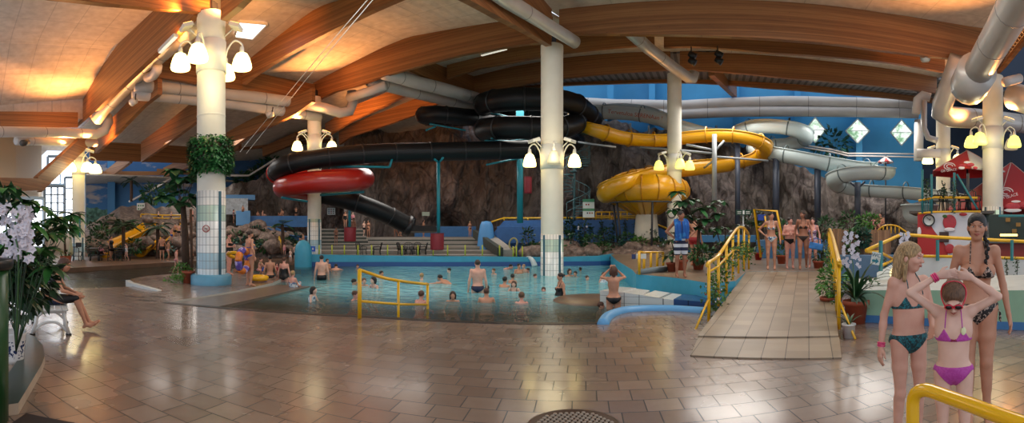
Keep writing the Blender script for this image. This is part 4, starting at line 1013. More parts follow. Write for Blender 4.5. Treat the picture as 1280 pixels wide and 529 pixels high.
# black garden chairs on the terrace, along the pool wall
def garden_chair(x, y, D, rz, lb, s=1.0, grp=None):
    p = P(x, y, D); rt = empty('plastic_chair', p, lb, 'chair', grp); R = Matrix.Rotation(rz, 3, 'Z')
    def W_(v): return p + R @ (Vector(v)*s)
    for a in (-1, 1):
        for b in (-1, 1): MB().tube([W_((a*.25,b*.24,0)), W_((a*.21,b*.2,.42))], .025*s, 6).build('leg', BLACKM, rt)
        MB().tube([W_((a*.25,-.22,.42)), W_((a*.27,-.22,.62)), W_((a*.27,.16,.66)), W_((a*.24,.24,.6))], .025*s, 6).build('armrest', BLACKM, rt)
    MB().slab([W_((-.23,-.23,.41)), W_((.23,-.23,.41)), W_((.21,.22,.39)), W_((-.21,.22,.39))], .03*s).build('seat', BLACKM, rt)
    m = MB()
    m.tube([W_((-.22,.22,.4)), W_((-.25,.32,.82)), W_((-.12,.35,.9)), W_((.12,.35,.9)), W_((.25,.32,.82)), W_((.22,.22,.4))], .025*s, 6); bf_ = m.build('back_frame', BLACKM, rt)
    for k in (-.12, -.04, .04, .12): MB().tube([W_((k,.23,.42)), W_((k*1.1,.34,.88))], .014*s, 5).build('back_slat', BLACKM, bf_)
    return rt
for i, (x, y, rz) in enumerate(((452,320.5,1.3),(471,320.5,-1.2),(503,320.5,1.4),(511,320.5,.3),(519,320.5,-.3),(528,320.5,-1.3))):
    p = garden_chair(x, y, 25.1, rz, ['black plastic chair leftmost on the lowest terrace step','second black plastic chair from the left on the lowest terrace step','third black plastic chair from the left, facing right, on the lowest terrace step','fourth black plastic chair from the left on the lowest terrace step','fifth black plastic chair from the left on the lowest terrace step','rightmost black plastic chair on the lowest terrace step'][i], .8)

# ================================================================ blue wall and planters right of the middle
bwp = [(612,297),(630,276),(690,275),(760,275),(800,275),(834,289)]
wall_path('wall_blue_terrace', [(P(x,HZ,29).x, P(x,HZ,29).y) for x, _ in bwp], .1, [zat(y, 29) for _, y in bwp], .4, [mat('blue_terrace_wall', '3568a4', .5, var=.12)])
railing('yellow_railing', [P(x, y, 29.1) for x, y in ((614,281),(630,276),(660,276),(690,276),(730,275.5),(765,275.5),(800,275.5),(834,289))], .16, YEL, 'long low yellow handrail on the blue terrace wall behind the pool column', .05, False)
railing('yellow_railing', [P(x, 275, 30.5) for x in (745,752,762,776,784,795,805)], .5, YEL, 'short yellow railing in front of the big yellow bowl', .04)
q = P(608,HZ,28.4); m = MB().lathe([(.62,.1),(.5,1.1),(.38,1.9),(.28,2.1),(0,2.15)], (q.x,q.y,.1), 20); tag(m.build('blue_cone', mat('light_blue_cone', '4d8cc4', .5)), 'light blue rounded cone at the head of the concrete ramp wall', 'cone')
box_px('blue_block', 621, 690, 283, 304, 28, .6, mat('blue_block_paint', '2f62a0', .5, var=.1), 'big blue block wall behind the round hoop', 'wall')
# planting bed slope
rock('planting_bed', 655, 838, [(655,312),(700,302),(760,303),(838,300)], [(655,25.2),(760,25),(838,24.6)], .15, 80, 16, .5, 'planted rocky bed between the pool end wall and the blue wall', 2.0, 21, _m['boulder_stone'])

# ================================================================ spiral staircase
rt = empty('spiral_staircase', P(718,275,28.5), 'grey green steel spiral staircase behind the pool column', 'staircase')
SG = mat('grey_green_steel', '567a80', .5, .2); sc_ = P(718,HZ,28.5); H0, H1 = zat(276,28.5), zat(165,28.5)
MB().cyl((sc_.x,sc_.y,H0), (sc_.x,sc_.y,H1+.6), .07, n=10).build('centre_pole', SG, rt)
n = 30; hand = []
for i in range(n):
    q = -2.2+i*.42; z = lerp(H0, H1, i/n); d = V(math.cos(q), math.sin(q), 0); s = V(-d.y, d.x, 0)
    c0 = V(sc_.x, sc_.y, z)
    MB().slab([c0+d*.08-s*.03, c0+d*.95-s*.2, c0+d*.95+s*.2, c0+d*.08+s*.03], .04).build('tread', SG, rt)
    MB().cyl(c0+d*.93, c0+d*.93+V(0,0,1), .015, n=5).build('baluster', SG, rt); hand.append(c0+d*.93+V(0,0,1))
MB().tube(spline(hand, 3), .025, 6).build('handrail', SG, rt)
MB().tube(spline([h-V(0,0,.5) for h in hand], 3), .018, 6).build('mid_handrail', SG, rt)
MB().box((sc_.x+.6,sc_.y+.3,H1+.1), (2.2,1.6,.08)).build('top_landing', SG, rt)

# ================================================================ yellow fences
def fence_posts(x0, x1, n, yb0, yb1, yt0, yt1, z, label):
    rt = None
rt = empty('yellow_fence', G(800,342,DZ), 'yellow post fence with blue sign at the left tip of the deck', 'fence')
tops = []
for x, yt, yb in ((799,315,344),(805,315.5,337),(813.5,315.5,336),(821.5,315.5,335.5),(829,315.5,335)):
    D = (E-DZ)*F/(yb-HZ) if x == 799 else 13.6+(x-805)*.03; D = 12.9 if x == 799 else D
    a = P(x,yb,D); a.z = DZ-.0; b = P(x,yt,D); MB().cyl(a, b, .04, n=8).build('post', YEL, rt); tops.append(b)
MB().tube(tops, .03, 8).build('top_rail', YEL, rt)
pp = P(792,321,13.3); R = Matrix.Rotation(-az(792),3,'Z'); MB().box(pp, (.11,.02,.13), R).build('blue_sign', mat('sign_blue2','24386b',.5), rt); MB().box(pp+V(.22,0,0.01), (.28,.02,.14), R).build('white_sign', WB, rt)
m = MB().tube([P(799,341,13),P(815,338,13.5),P(832,336,14)], .09, 8); tag(m.build('deck_kerb', mat('grey_kerb', '6d7b80', .5)), 'grey rounded kerb at the foot of the yellow post fence', 'kerb')

def ramp_rail(pts, yt, lab, side):
    """pts: feet (Vector) top list z"""
# left railing of the ramp
rt = empty('ramp_railing', rb[0], 'left yellow railing of the ramp wrapped in ivy', 'railing')
Lr = [P(885,330,11.2), P(895,322,11.4), P(905,309,12), P(912,298,12.6), P(919,289,13.2), P(925,284,13.7), P(931,287,14.6), P(937,296,15.4)]
MB().tube(spline([P(884,333,11.0)]+Lr, 4), .035, 8).build('handrail', YEL, rt)
for x, yt, yb, D in ((886,329,406,8.6),(898,321,383,9.6),(908,306,368,10.4),(916,294,350,11.6),(923,286,342,12.8),(930,286,338,13.9),(936,294,337,14.9)):
    b = P(x, yb, D); t = P(x, yt, D); MB().cyl(b, t, .032, n=8).build('post', YEL, rt)
MB().tube([P(886,340,8.6), P(898,333,9.6), P(908,322,10.4), P(916,314,11.6), P(930,308,13.9)], .022, 8).build('mid_rail', YEL, rt)
MB().cyl(P(886,373,8.6), P(869,413,7.9), .02, n=6).build('stay', YEL, rt)
t0 = P(886,328.5,8.6); MB().tube(spline([P(936,293,14.9), P(930,285,13.9), P(923,285,12.8), P(916,293,11.6), P(908,305,10.4), P(898,320,9.6), t0, P(884,333,8.5)], 4), .035, 8).build('near_handrail', YEL, rt)
# right railing
rt = empty('ramp_railing', rb[1], 'right yellow railing of the ramp seen nearly end-on', 'railing')
xs = ((1048.5,327,412,7.6),(1046,316,396,8.6),(1043.5,306,378,9.7),(1041.5,298,362,11),(1039.5,292,350,12.4),(1037.5,287,342,14),(1036,288,338,15))
for x, yt, yb, D in xs: MB().cyl(P(x,yb,D), P(x,yt,D), .032, n=8).build('post', YEL, rt)
MB().tube(spline([P(1049.5,333,7.6)]+[P(x,yt,D) for x, yt, yb, D in xs]+[P(1034,294,15.6)], 4), .04, 8).build('handrail', YEL, rt)
MB().tube([P(x,(yt+yb)/2-6,D) for x, yt, yb, D in xs], .022, 8).build('mid_rail', YEL, rt)
MB().cyl(P(1050,378,7.6), P(1069,424,7.1), .02, n=6).build('stay', YEL, rt)
# pool railing in the middle foreground
rt = empty('pool_railing', G(449,397), 'yellow two-bar railing standing in the water at the near pool edge', 'railing')
a, b, c = G(449.5,398,0), G(498,403,WATER), G(534,395,WATER); a.z = 0
D1 = math.hypot(a.x,a.y); D2, D3 = 9.4, 10.6
MB().cyl(V(a.x,a.y,-.02), P(449.5,337,D1), .04, n=12).build('post', YEL, rt)
MB().cyl(P(498,403,D2)+V(0,0,-.4), P(498,351,D2), .028, n=10).build('post', YEL, rt); MB().cyl(P(534.5,392,D3)+V(0,0,-.5), P(534.5,355,D3), .03, n=10).build('post', YEL, rt)
MB().tube(spline([P(449.5,337.5,D1), P(463,342,9.1), P(480,347.5,9.2), P(498,351,D2), P(515,353.5,10), P(535,355.5,D3)], 4), .03, 10).build('top_rail', YEL, rt)
MB().tube([P(449.5,376.5,D1), P(498,380.5,D2), P(534.5,381,D3)], .024, 10).build('lower_rail', YEL, rt)
# big rail bottom right
rt = empty('stair_handrail', G(1146,600), 'thick glossy yellow handrail in the bottom right corner', 'railing')
YG = mat('glossy_yellow', 'f0b800', .18, coat=.8)
pts = [P(1141,560,2.45), P(1141,505,2.45), P(1142,498,2.45), P(1145,492,2.44), P(1150,488.5,2.43), P(1158,487.5,2.4), P(1166,489.5,2.38), P(1215,507,2.2), P(1290,534,2.0), P(1340,553,1.9)]
MB().tube([V(pts[0].x,pts[0].y,0.0)]+pts, .035, 20).build('rail', YG, rt)

# ================================================================ right side: mint pool, white wall, fences
MINT = mat('mint_pool_wall', '8fb79c', .5, var=.06); 
wp = [G(x, y) for x, y in ((1064,402),(1100,404),(1150,407),(1200,409.5),(1280,413),(1340,416))]
wpts = [(p.x, p.y) for p in wp]; zs = [zat(363, math.hypot(*q)) for q in wpts]
wall_path('wall_mint_pool', wpts, 0, zs, .25, [MINT, mat('blue_base_band', '3f78b0', .5)], .13)
m = MB(); q0 = [V(x, y, z) for (x, y), z in zip(wpts, zs)]
q1 = [P(x, 345, 10.6) for x in (1064,1100,1150,1200,1280,1340)]
for i in range(5): m.add([q0[i], q0[i+1], V(q1[i+1].x,q1[i+1].y,q0[i+1].z), V(q1[i].x,q1[i].y,q0[i].z)], [(0,1,2,3)], 0, False)
tag(m.build('pool_ledge', mat('grey_ledge', 'b4b6b2', .5, var=.1)), 'grey ledge behind the mint green pool wall at right', 'ledge')
m = MB().slab([P(1095,362,9.6), P(1150,362,9.6), P(1150,345,9.8), P(1112,345,9.8), P(1095,349,9.8)], -.25)
wall_path('wall_white_balcony', [(P(x,HZ,11.5).x, P(x,HZ,11.5).y) for x in (1128,1165,1200,1240,1280,1330)], .4, [zat(322,11.5)]*6, .15, [mat('white_balcony', 'd9dcd9', .5)])
o = MB().slab([P(1096,360,10.2), P(1126,360,10.2), P(1126,324,10.6), P(1118,329,10.5), P(1096,341,10.3)], -.2).build('white_side_panel', mat('white_balcony', 'd9dcd9', .5)); tag(o, 'slanting white side panel below the yellow railing right of the WC sign', 'panel')
rt = empty('balcony_railing', P(1128,322,11.5), 'yellow and teal balcony railing behind the three bathers in front', 'railing')
def rl(pts, r=.035, nm='yellow_rail'): MB().tube(PP(pts), r, 8).build(nm, YEL, rt)
rl([(1083,313,9.6),(1127,293,11.5),(1172,296.5,11.5),(1230,299.5,11.5),(1280,302,11.5),(1330,304,11.5)], .04)
rl([(1083,314,9.6),(1100,315.5,10.4),(1118,325,11.4)]); rl([(1100,333,10.4),(1120,324,11.4)]); rl([(1128,320,11.5),(1200,321,11.5),(1280,323,11.5),(1330,324,11.5)])
TP = mat('teal_post', '2a7a80', .5)
for x in (1101,1172,1265): MB().beam(P(x,300 if x > 1101 else 301,11.4 if x > 1101 else 9.9), P(x,326 if x > 1101 else 339,11.4 if x > 1101 else 9.9), .07, .05).build('teal_post', TP, rt)
# wooden fence
rt = empty('wooden_fence', P(1042,322,15.5), 'brown wooden plank screen with climbing greenery right of the ramp', 'fence')
for i in range(26):
    x = 1041+i*2.8; WD = mat('fence_plank_%d' % (i % 3), ('8a6548','7a573d','96704f')[i % 3], .7, var=.15, vscale=3); box_px('plank', x, x+2.5, 286 if i < 4 else 287.5, 320, 15.5, .03, WD, None, None, parent=rt, bev=0)
box_px('blue_grey_wall', 1040, 1130, 319, 347, 14.8, .3, mat('blue_grey_paint', '53708c', .6, var=.1), 'blue grey wall below the wooden screen right of the ramp', 'wall')
rt = empty('arched_railing', P(1100,290,18), 'small arched yellow railing behind the wooden screen', 'railing')
MB().tube(spline(PP([(1094,291,18),(1104,283,18),(1112,281.5,18),(1122,283,18),(1134,291,18)]), 5), .03, 6).build('arch', YEL, rt)
for x in (1104,1109,1114,1119,1124): MB().cyl(P(x,292,18), P(x,283,18), .02, n=6).build('bar', YEL, rt)
# rear deck walls behind the four bathers
box_px('blue_deck_wall', 858, 945, 294, 303, 22, .3, mat('blue_deck_paint', '2f6f9e', .5), 'blue wall with a pale stripe behind the potted palms', 'wall')
box_px('blue_deck_wall', 945, 1040, 300, 325, 21, .3, mat('blue_deck_paint2', '3c6c94', .5), 'blue wall behind the four bathers on the deck', 'wall')
# A-frame board with yellow tubes
rt = empty('climbing_frame', P(950,320,16), 'yellow tube frame with a blue panel behind the bather in the white patterned bikini', 'frame')
MB().tube(PP([(951,322,16),(943,262,16),(971,264,16),(978,300,16)]), .045, 8).build('frame', YEL, rt)
MB().tube(PP([(947,284,16),(958,283,16),(956,270,16)]), .03, 8).build('cross_bar', YEL, rt)
box_px('blue_panel', 947, 957, 268, 276, 16.05, .05, mat('royal_blue', '1b3f9a', .5), None, None, parent=rt)

# ================================================================ kiosk
KR = mat('poster_red', 'b02424', .5)
t = NT('strawberry_poster', .5)      # red and cream wave
wv = t.math('ADD', t.x, t.math('MULTIPLY', t.math('SINE', t.math('MULTIPLY', t.z, 2.4)), .35))
t.color(t.mix(t.math('LESS_THAN', wv, -.42), 'd3d6de', 'b02828'))
def flat_at(rt, x, y, D, w, h, m, name, off=.0, n=20, rot=0):
    p = P(x, y, D-off); R = Matrix.Rotation(-az(x), 3, 'Z'); MB().ball(p, (w/F*D/2, .02, h/F*D/2), n, rot=R @ Matrix.Rotation(rot,3,'Y')).build(name, m, rt)
KD = 19.0
rt = empty('poster_wall', P(1182,325,KD), 'red and white kiosk wall painted with strawberries and a wall clock', 'kiosk wall')
p = P(1187,296,KD); R = Matrix.Rotation(-az(1184), 3, 'Z'); b = MB().box(p, (80/F*KD,.12,60/F*KD), R).build('panel', _m['strawberry_poster'], rt, loc=p, rz=-az(1184))
STB = mat('strawberry_red', 'b5303a', .4, var=.15, vscale=14); CRM = mat('cream_white', 'e6e0e2', .4); LEAF0 = mat('strawberry_leaf', '3c6b34', .6)
flat_at(rt,1187,278,KD,17,19,STB,'strawberry',.12); flat_at(rt,1187,287,KD,14,5,CRM,'cream_splash',.14); flat_at(rt,1181,270.5,KD,6,4,LEAF0,'strawberry_leaf',.15)
flat_at(rt,1187,311,KD,12,12,STB,'strawberry',.12); flat_at(rt,1204,268,KD,10,4,STB,'strawberry',.12); flat_at(rt,1149,290,KD,5,12,CRM,'cream_splash',.12)
box_px('chocolate_piece', 1174, 1186, 290, 303, KD-.2, .04, mat('chocolate', '3a2420', .5), None, None, parent=rt)
q = P(1161,275.5,KD-.12); MB().lathe([(0,0),(.19,0),(.19,.03),(.25,.04),(.25,0)], q, 24, rot=Matrix.Rotation(-az(1161),3,'Z') @ Matrix.Rotation(PI/2,3,'X')).build('wall_clock', [WB], rt)
MB().tube([q+Matrix.Rotation(-az(1161),3,'Z') @ V(.22*math.cos(a),-.03,.22*math.sin(a)) for a in [2*PI*i/24 for i in range(24)]], .03, 6, closed=True).build('clock_rim', BLACKM, rt)
for a, l in ((2.2,.15),(.9,.1)): MB().beam(q+V(0,-.06,0), q+Matrix.Rotation(-az(1161),3,'Z') @ V(l*math.cos(a),-.06,l*math.sin(a)), .02, .02).build('clock_hand', BLACKM, rt)
rt = empty('terrace_railing', P(1185,266,18.6), 'teal and yellow railing of the upper kiosk terrace with hanging ivy', 'railing')
MB().tube(PP([(1148,251,18.6),(1168,247,18.6),(1222,247.5,18.6)]), .05, 8).build('yellow_rail', YEL, rt); MB().tube(PP([(1148,267,18.6),(1168,265,18.6),(1226,264.5,18.6)]), .04, 8).build('lower_rail', YEL, rt)
for x, y0 in ((1153,212),(1164.5,218),(1193,216)): MB().cyl(P(x,267,18.6), P(x,y0,18.6), .05, n=8).build('teal_post', TP, rt)
for x in range(1156,1168,3): MB().cyl(P(x,266,18.6), P(x,249,18.6), .02, n=6).build('baluster', TP, rt)
MB().cyl(P(1196,218,18.6), P(1222,262,18.4), .04, n=8).build('brace', TP, rt); MB().cyl(P(1210,217,19.6), P(1210,262,19.6), .06, n=8).build('teal_post', DARKM, rt)
MB().box(P(1190,267,20.5), (3.4,3,.1), Matrix.Rotation(-az(1190),3,'Z')).build('terrace_floor', mat('terrace_floor', '55504a', .6), rt)
for i, (x, rz) in enumerate(((1172,.8),(1184,-.2),(1206,.5),(1216,-.6))):
    garden_chair(x, 264.5, 19.6, rz, 'black chair on the upper kiosk terrace, %s' % ['leftmost of four','second from the left of four','third from the left of four','rightmost of four'][i])
def parasol(x, yt, ye, D, rx, n, lb, logo, col, a0=0.0):
    rt = empty('parasol', P(x, HZ, D), lb, 'parasol'); ap = P(x, yt, D); ze = zat(ye, D); r = rx/F*D
    for k in range(n):
        q0, q1 = a0+2*PI*k/n, a0+2*PI*(k+1)/n
        e0 = V(ap.x+r*math.cos(q0), ap.y+r*math.sin(q0), ze); e1 = V(ap.x+r*math.cos(q1), ap.y+r*math.sin(q1), ze)
        MB().add([ap, e0, e1, lerp(e0,e1,.5)+V(0,0,.04), ap-V(0,0,.03), e0-V(0,0,.03), e1-V(0,0,.03)], [(0,1,3),(0,3,2),(4,6,5),(1,5,6,2)], 0, False).build('canopy_panel', col[k % len(col)], rt)
        MB().cyl(ap, e0, .025, n=6).build('rib', mat('pale_rib', 'c9a9a4', .5), rt)
    MB().cyl(V(ap.x,ap.y,.5), ap+V(0,0,.1), .05, n=8).build('pole', DARKM, rt)
    return rt, ap, ze, r
REDF = mat('red_parasol_fabric', 'a8262b', .7); WHF = mat('white_parasol_fabric', 'cdc9cf', .7)
pr1, ap, ze, r = parasol(1209, 188, 217, 22.6, 50, 6, 'red kiosk parasol with a white strawberry panel above the upper terrace', None, [REDF,REDF,REDF,REDF,WHF,REDF], .95-PI*.5+.3)
pr2, ap2, ze2, r2 = parasol(1264, 203, 264, 24.5, 84, 6, 'large red kiosk parasol with strawberries behind the right column', None, [REDF], .35)
def swirl(rt, x, y, D, s, txt, tx, ty):
    m = mat('logo_white', 'e4dcdc', .6); R = Matrix.Rotation(-az(x), 3, 'Z'); q = P(x, y, D)
    for a, b, k in ((1,.62,0),(.55,.34,.1)):
        MB().tube([q+R @ V(s*(a*math.cos(t_)), 0, s*(b*math.sin(t_))) for t_ in [2*PI*i/20 for i in range(17)]], s*.09, 6).build('logo_swirl', m, rt)
    text_mesh('logo_lettering', txt, s*.62, m, P(tx,ty,D), facing(q, .12 if x < 1230 else .3), rt)
swirl(pr1,1187,208.0,20.9,.24,'GB GLACE',1186,213.0)
swirl(pr2,1258,240,21.8,.3,'GB GLACE',1261,246)
pr1 = [c_ for c_ in bpy.data.objects if c_.parent == pr1 and c_.data.materials[0] == WHF][0]
for x, y, w, h, mm in ((1202,210,8,4,CRM),(1203,207,9,4,STB),(1213,206,10,5,STB),(1219,210,6,4,STB),(1209,203,9,3,CRM)): flat_at(pr1,x,y,20.5,w,h,mm,'strawberry_print')
for x, y, w, h, mm in ((1266,258,20,9,STB),(1266,263,22,5,CRM),(1280,256,10,8,STB),(1270,252,12,3,CRM)): flat_at(pr2,x,y,21.2,w,h,mm,'strawberry_print')
# kiosk body
rt = empty('kiosk', P(1262,320,17), 'dark green kiosk counter with a lit display at the right edge', 'kiosk')
box_px('back_panel', 1236, 1320, 268, 300, 18.5, .1, mat('kiosk_dark_green', '24352f', .5), None, None, parent=rt)
box_px('red_counter', 1236, 1320, 304, 322, 16.5, .5, mat('counter_red', '7c2822', .5), None, None, parent=rt); box_px('counter_top', 1236, 1320, 301, 304.5, 16.3, .8, mat('counter_grey', '565a58', .4), None, None, parent=rt)
box_px('header_beam', 1248, 1320, 268.5, 271.5, 16, .2, TP, None, None, parent=rt)
box_px('lit_display', 1250, 1272, 292.5, 295.5, 17, .3, mat('warm_display_lamp', 'ffd9a0', .4, emit='ffc070', estr=3), None, None, parent=rt)
for x, y in ((1260,275),(1273,281),(1268,289)): box_px('picture_card', x-3, x+3, y-2.5, y+2.5, 18.3, .03, mat('orange_card', '8d6a2e', .5), None, None, parent=rt)
box_px('dark_wall_panel', 1165, 1300, 270, 322, 24, .3, mat('dark_interior', '2a2f30', .7), 'dark interior wall behind the kiosk', 'wall')
box_px('bench', 1086, 1106, 289, 332, 19.4, .6, mat('brown_bench','5a4434',.6), 'brown seat block behind the wooden screen under the sitting pair', 'bench')
# red-white striped umbrella top far right
pq = parasol(1107,196,203,31,10,10,'tiny red and white striped parasol above the pale slide',None,[REDF,WHF])
# pillar behind the terrace
q = P(1178,HZ,22); 
# ================================================================ people: smooth implicit bodies
def surface_nets(f, org, h):
    s = f < 0
    c = np.zeros(tuple(n-1 for n in f.shape), np.int8)
    for i in (0,1):
        for j in (0,1):
            for k in (0,1): c += s[i:f.shape[0]-1+i, j:f.shape[1]-1+j, k:f.shape[2]-1+k]
    act = (c > 0) & (c < 8); idx = np.argwhere(act)
    if len(idx) == 0: return [], []
    cor = [(i,j,k) for i in (0,1) for j in (0,1) for k in (0,1)]
    val = {q: f[idx[:,0]+q[0], idx[:,1]+q[1], idx[:,2]+q[2]] for q in cor}
    acc = np.zeros((len(idx), 3)); cnt = np.zeros(len(idx))
    for a in cor:
        for ax in range(3):
            if a[ax] == 0:
                b = list(a); b[ax] = 1; b = tuple(b); va, vb = val[a], val[b]
                m = (va < 0) != (vb < 0); t = np.where(m, va/(va-vb+1e-12), 0)
                p = np.array(a, float)[None].repeat(len(idx), 0); p[:,ax] += t
                acc[m] += p[m]; cnt[m] += 1
    vs = (idx + acc/cnt[:,None])*h + org
    num = -np.ones(act.shape, np.int64); num[tuple(idx.T)] = np.arange(len(idx)); fs = []
    for ax in range(3):
        sl0 = [slice(None)]*3; sl1 = [slice(None)]*3; sl0[ax] = slice(0,-1); sl1[ax] = slice(1,None)
        e = s[tuple(sl0)] != s[tuple(sl1)]; o1, o2 = [(1,2),(2,0),(0,1)][ax]
        w = np.argwhere(e); w = w[(w[:,o1] > 0) & (w[:,o2] > 0) & (w[:,o1] < f.shape[o1]-1) & (w[:,o2] < f.shape[o2]-1)]
        if len(w) == 0: continue
        def g(d1, d2): q = w.copy(); q[:,o1] += d1; q[:,o2] += d2; return num[tuple(q.T)]
        quad = np.stack([g(-1,-1), g(0,-1), g(0,0), g(-1,0)], 1); flip = ~s[tuple(w.T)]
        quad[flip] = quad[flip][:, ::-1]; fs.append(quad)
    return vs, np.concatenate(fs)
class SDF:
    def __init__(s, lo, hi, h):
        s.h = h; s.lo = np.array(lo, float); n = np.ceil((np.array(hi)-s.lo)/h).astype(int)+1
        s.ax = [s.lo[i]+h*np.arange(n[i]) for i in range(3)]; s.f = np.full(tuple(n), 9.0, np.float32)
    def block(s, lo, hi):
        sl = []
        for i in range(3):
            a = int(max(0, math.floor((lo[i]-s.lo[i])/s.h))); b = int(min(len(s.ax[i]), math.ceil((hi[i]-s.lo[i])/s.h)+1)); sl.append(slice(a, max(a, b)))
        X, Y, Z = np.meshgrid(*[s.ax[i][sl[i]] for i in range(3)], indexing='ij'); return tuple(sl), X, Y, Z
    def comb(s, sl, d, k, sub):
        a = s.f[sl]
        if sub: d = -d; hh = np.clip(.5-.5*(a-d)/k, 0, 1) if k else None; s.f[sl] = (a+(d-a)*hh + k*hh*(1-hh)) if k else np.maximum(a, d); return
        hh = np.clip(.5+.5*(a-d)/k, 0, 1); s.f[sl] = a+(d-a)*hh - k*hh*(1-hh)
    def cone(s, a, b, r1, r2, k=.02, sub=False, flat=None):
        a = np.array(a, float); b = np.array(b, float); m = max(r1, r2)+k*1.2+2*s.h
        sl, X, Y, Z = s.block(np.minimum(a,b)-m, np.maximum(a,b)+m)
        if X.size == 0: return
        d = b-a; L = max(1e-9, d@d); px, py, pz = X-a[0], Y-a[1], Z-a[2]
        t = np.clip((px*d[0]+py*d[1]+pz*d[2])/L, 0, 1)
        dd = np.sqrt((px-d[0]*t)**2+(py-d[1]*t)**2+(pz-d[2]*t)**2) - (r1+(r2-r1)*t); s.comb(sl, dd, k, sub)
    def ell(s, c, r, R=None, k=.02, sub=False):
        c = np.array(c, float); r = np.array(r, float); m = max(r)+k*1.2+2*s.h
        sl, X, Y, Z = s.block(c-m, c+m)
        if X.size == 0: return
        px, py, pz = X-c[0], Y-c[1], Z-c[2]
        if R is not None:
            Rm = np.array(R).T
            px, py, pz = (Rm[0][0]*px+Rm[0][1]*py+Rm[0][2]*pz, Rm[1][0]*px+Rm[1][1]*py+Rm[1][2]*pz, Rm[2][0]*px+Rm[2][1]*py+Rm[2][2]*pz)
        k0 = np.sqrt((px/r[0])**2+(py/r[1])**2+(pz/r[2])**2); k1 = np.sqrt((px/r[0]**2)**2+(py/r[1]**2)**2+(pz/r[2]**2)**2)+1e-9
        s.comb(sl, k0*(k0-1)/k1, k, sub)
    def mesh(s, name, m, parent, f=None, smooth=2):
        vs, fs = surface_nets(s.f if f is None else f, s.lo, s.h)
        if len(vs) == 0: return None
        vs = np.asarray(vs)
        me = bpy.data.meshes.new(name); me.vertices.add(len(vs)); me.vertices.foreach_set('co', vs.ravel())
        me.loops.add(len(fs)*4); me.loops.foreach_set('vertex_index', fs.ravel().astype(np.int32)); me.polygons.add(len(fs))
        me.polygons.foreach_set('loop_start', np.arange(len(fs), dtype=np.int32)*4); me.polygons.foreach_set('loop_total', np.full(len(fs), 4, dtype=np.int32))
        me.update(calc_edges=True); me.validate(); me.polygons.foreach_set('use_smooth', [True]*len(me.polygons))
        me.materials.append(m); o = bpy.data.objects.new(name, me); C.objects.link(o); o.parent = parent
        return o
class LMB(MB):
    def build(s, name, m=None, parent=None, **k):
        o = MB.build(s, name, m); o.parent = parent; return o
def skinm(name, col):
    if name in _m: return _m[name]
    t = NT(name, .55); t.b.inputs['Specular IOR Level'].default_value = .35; c = hexc(col); n = t.noise(t.p, 9, 4)
    t.color(t.ramp(n, [(.3, tuple(x*f for x, f in zip(c, (.93,.86,.84)))), (.7, tuple(min(1, x*1.05) for x in c))]))
    t.b.inputs['Subsurface Weight'].default_value = 0; return t.m
SK = {k: skinm('skin_'+k, v) for k, v in dict(fair='d6a793', tan='c08e74', pink='d69e8e', brown='9f6e57', pale='deb8a6').items()}
def hairm(k, col):
    t = NT('hair_'+k, .42); c = hexc(col)
    n = t.noise(t.vec(t.math('MULTIPLY', t.x, 9), t.math('MULTIPLY', t.y, 9), t.math('MULTIPLY', t.z, 1.3)), 14, 4, .6, .3)
    t.color(t.ramp(n, [(.35, tuple(x*.5 for x in c)), (.5, c), (.68, tuple(min(1, x*1.6+.01) for x in c))])); t.bump(n, .7, .02); return t.m
HAIRM = {k: hairm(k, v) for k, v in dict(black='100c0c', brown='38251c', dark='1d1614', blond='a5875e', auburn='512f1f', lightbrown='664731').items()}
def patt(name, base, spots, scale, thr=.5, third=None, rough=.6):
    if name in _m: return _m[name]
    t = NT(name, rough); n = t.noise(t.p, scale, 2, .5, .8)
    st = [(thr-.02, base), (thr+.02, spots)]
    if third: st.append((thr+.1, third))
    t.color(t.ramp(n, st)); return t.m
CL = dict(black=mat('black_swimwear', '0c0c10', .6), navy=mat('navy_swimwear', '141c3c', .6), blue=mat('blue_swimwear', '1f4fa8', .6), pink=patt('pink_sequin_swimwear', 'b03c98', 'b84aa4', 60),
          white=patt('white_blue_swimwear', 'cfd8dc', '35608c', 16, .55), brown=mat('brown_swimwear', '2e1c16', .6), leo=patt('black_cream_patterned_swimwear', '141012', 'b09c90', 38, .55),
          teal=patt('teal_black_patterned_swimwear', '0d3238', '11808c', 34, .5, '0d3f48'), coral=patt('coral_flower_swimwear', '0f4450', '118492', 30, .52, 'd8553f'), red=mat('red_swimwear', '9c1f28', .6), multi=patt('speckled_swimwear', 'c9c0cc', '7a3f8c', 26, .5), ltpink=mat('light_pink_swimwear', 'c9808c', .6))

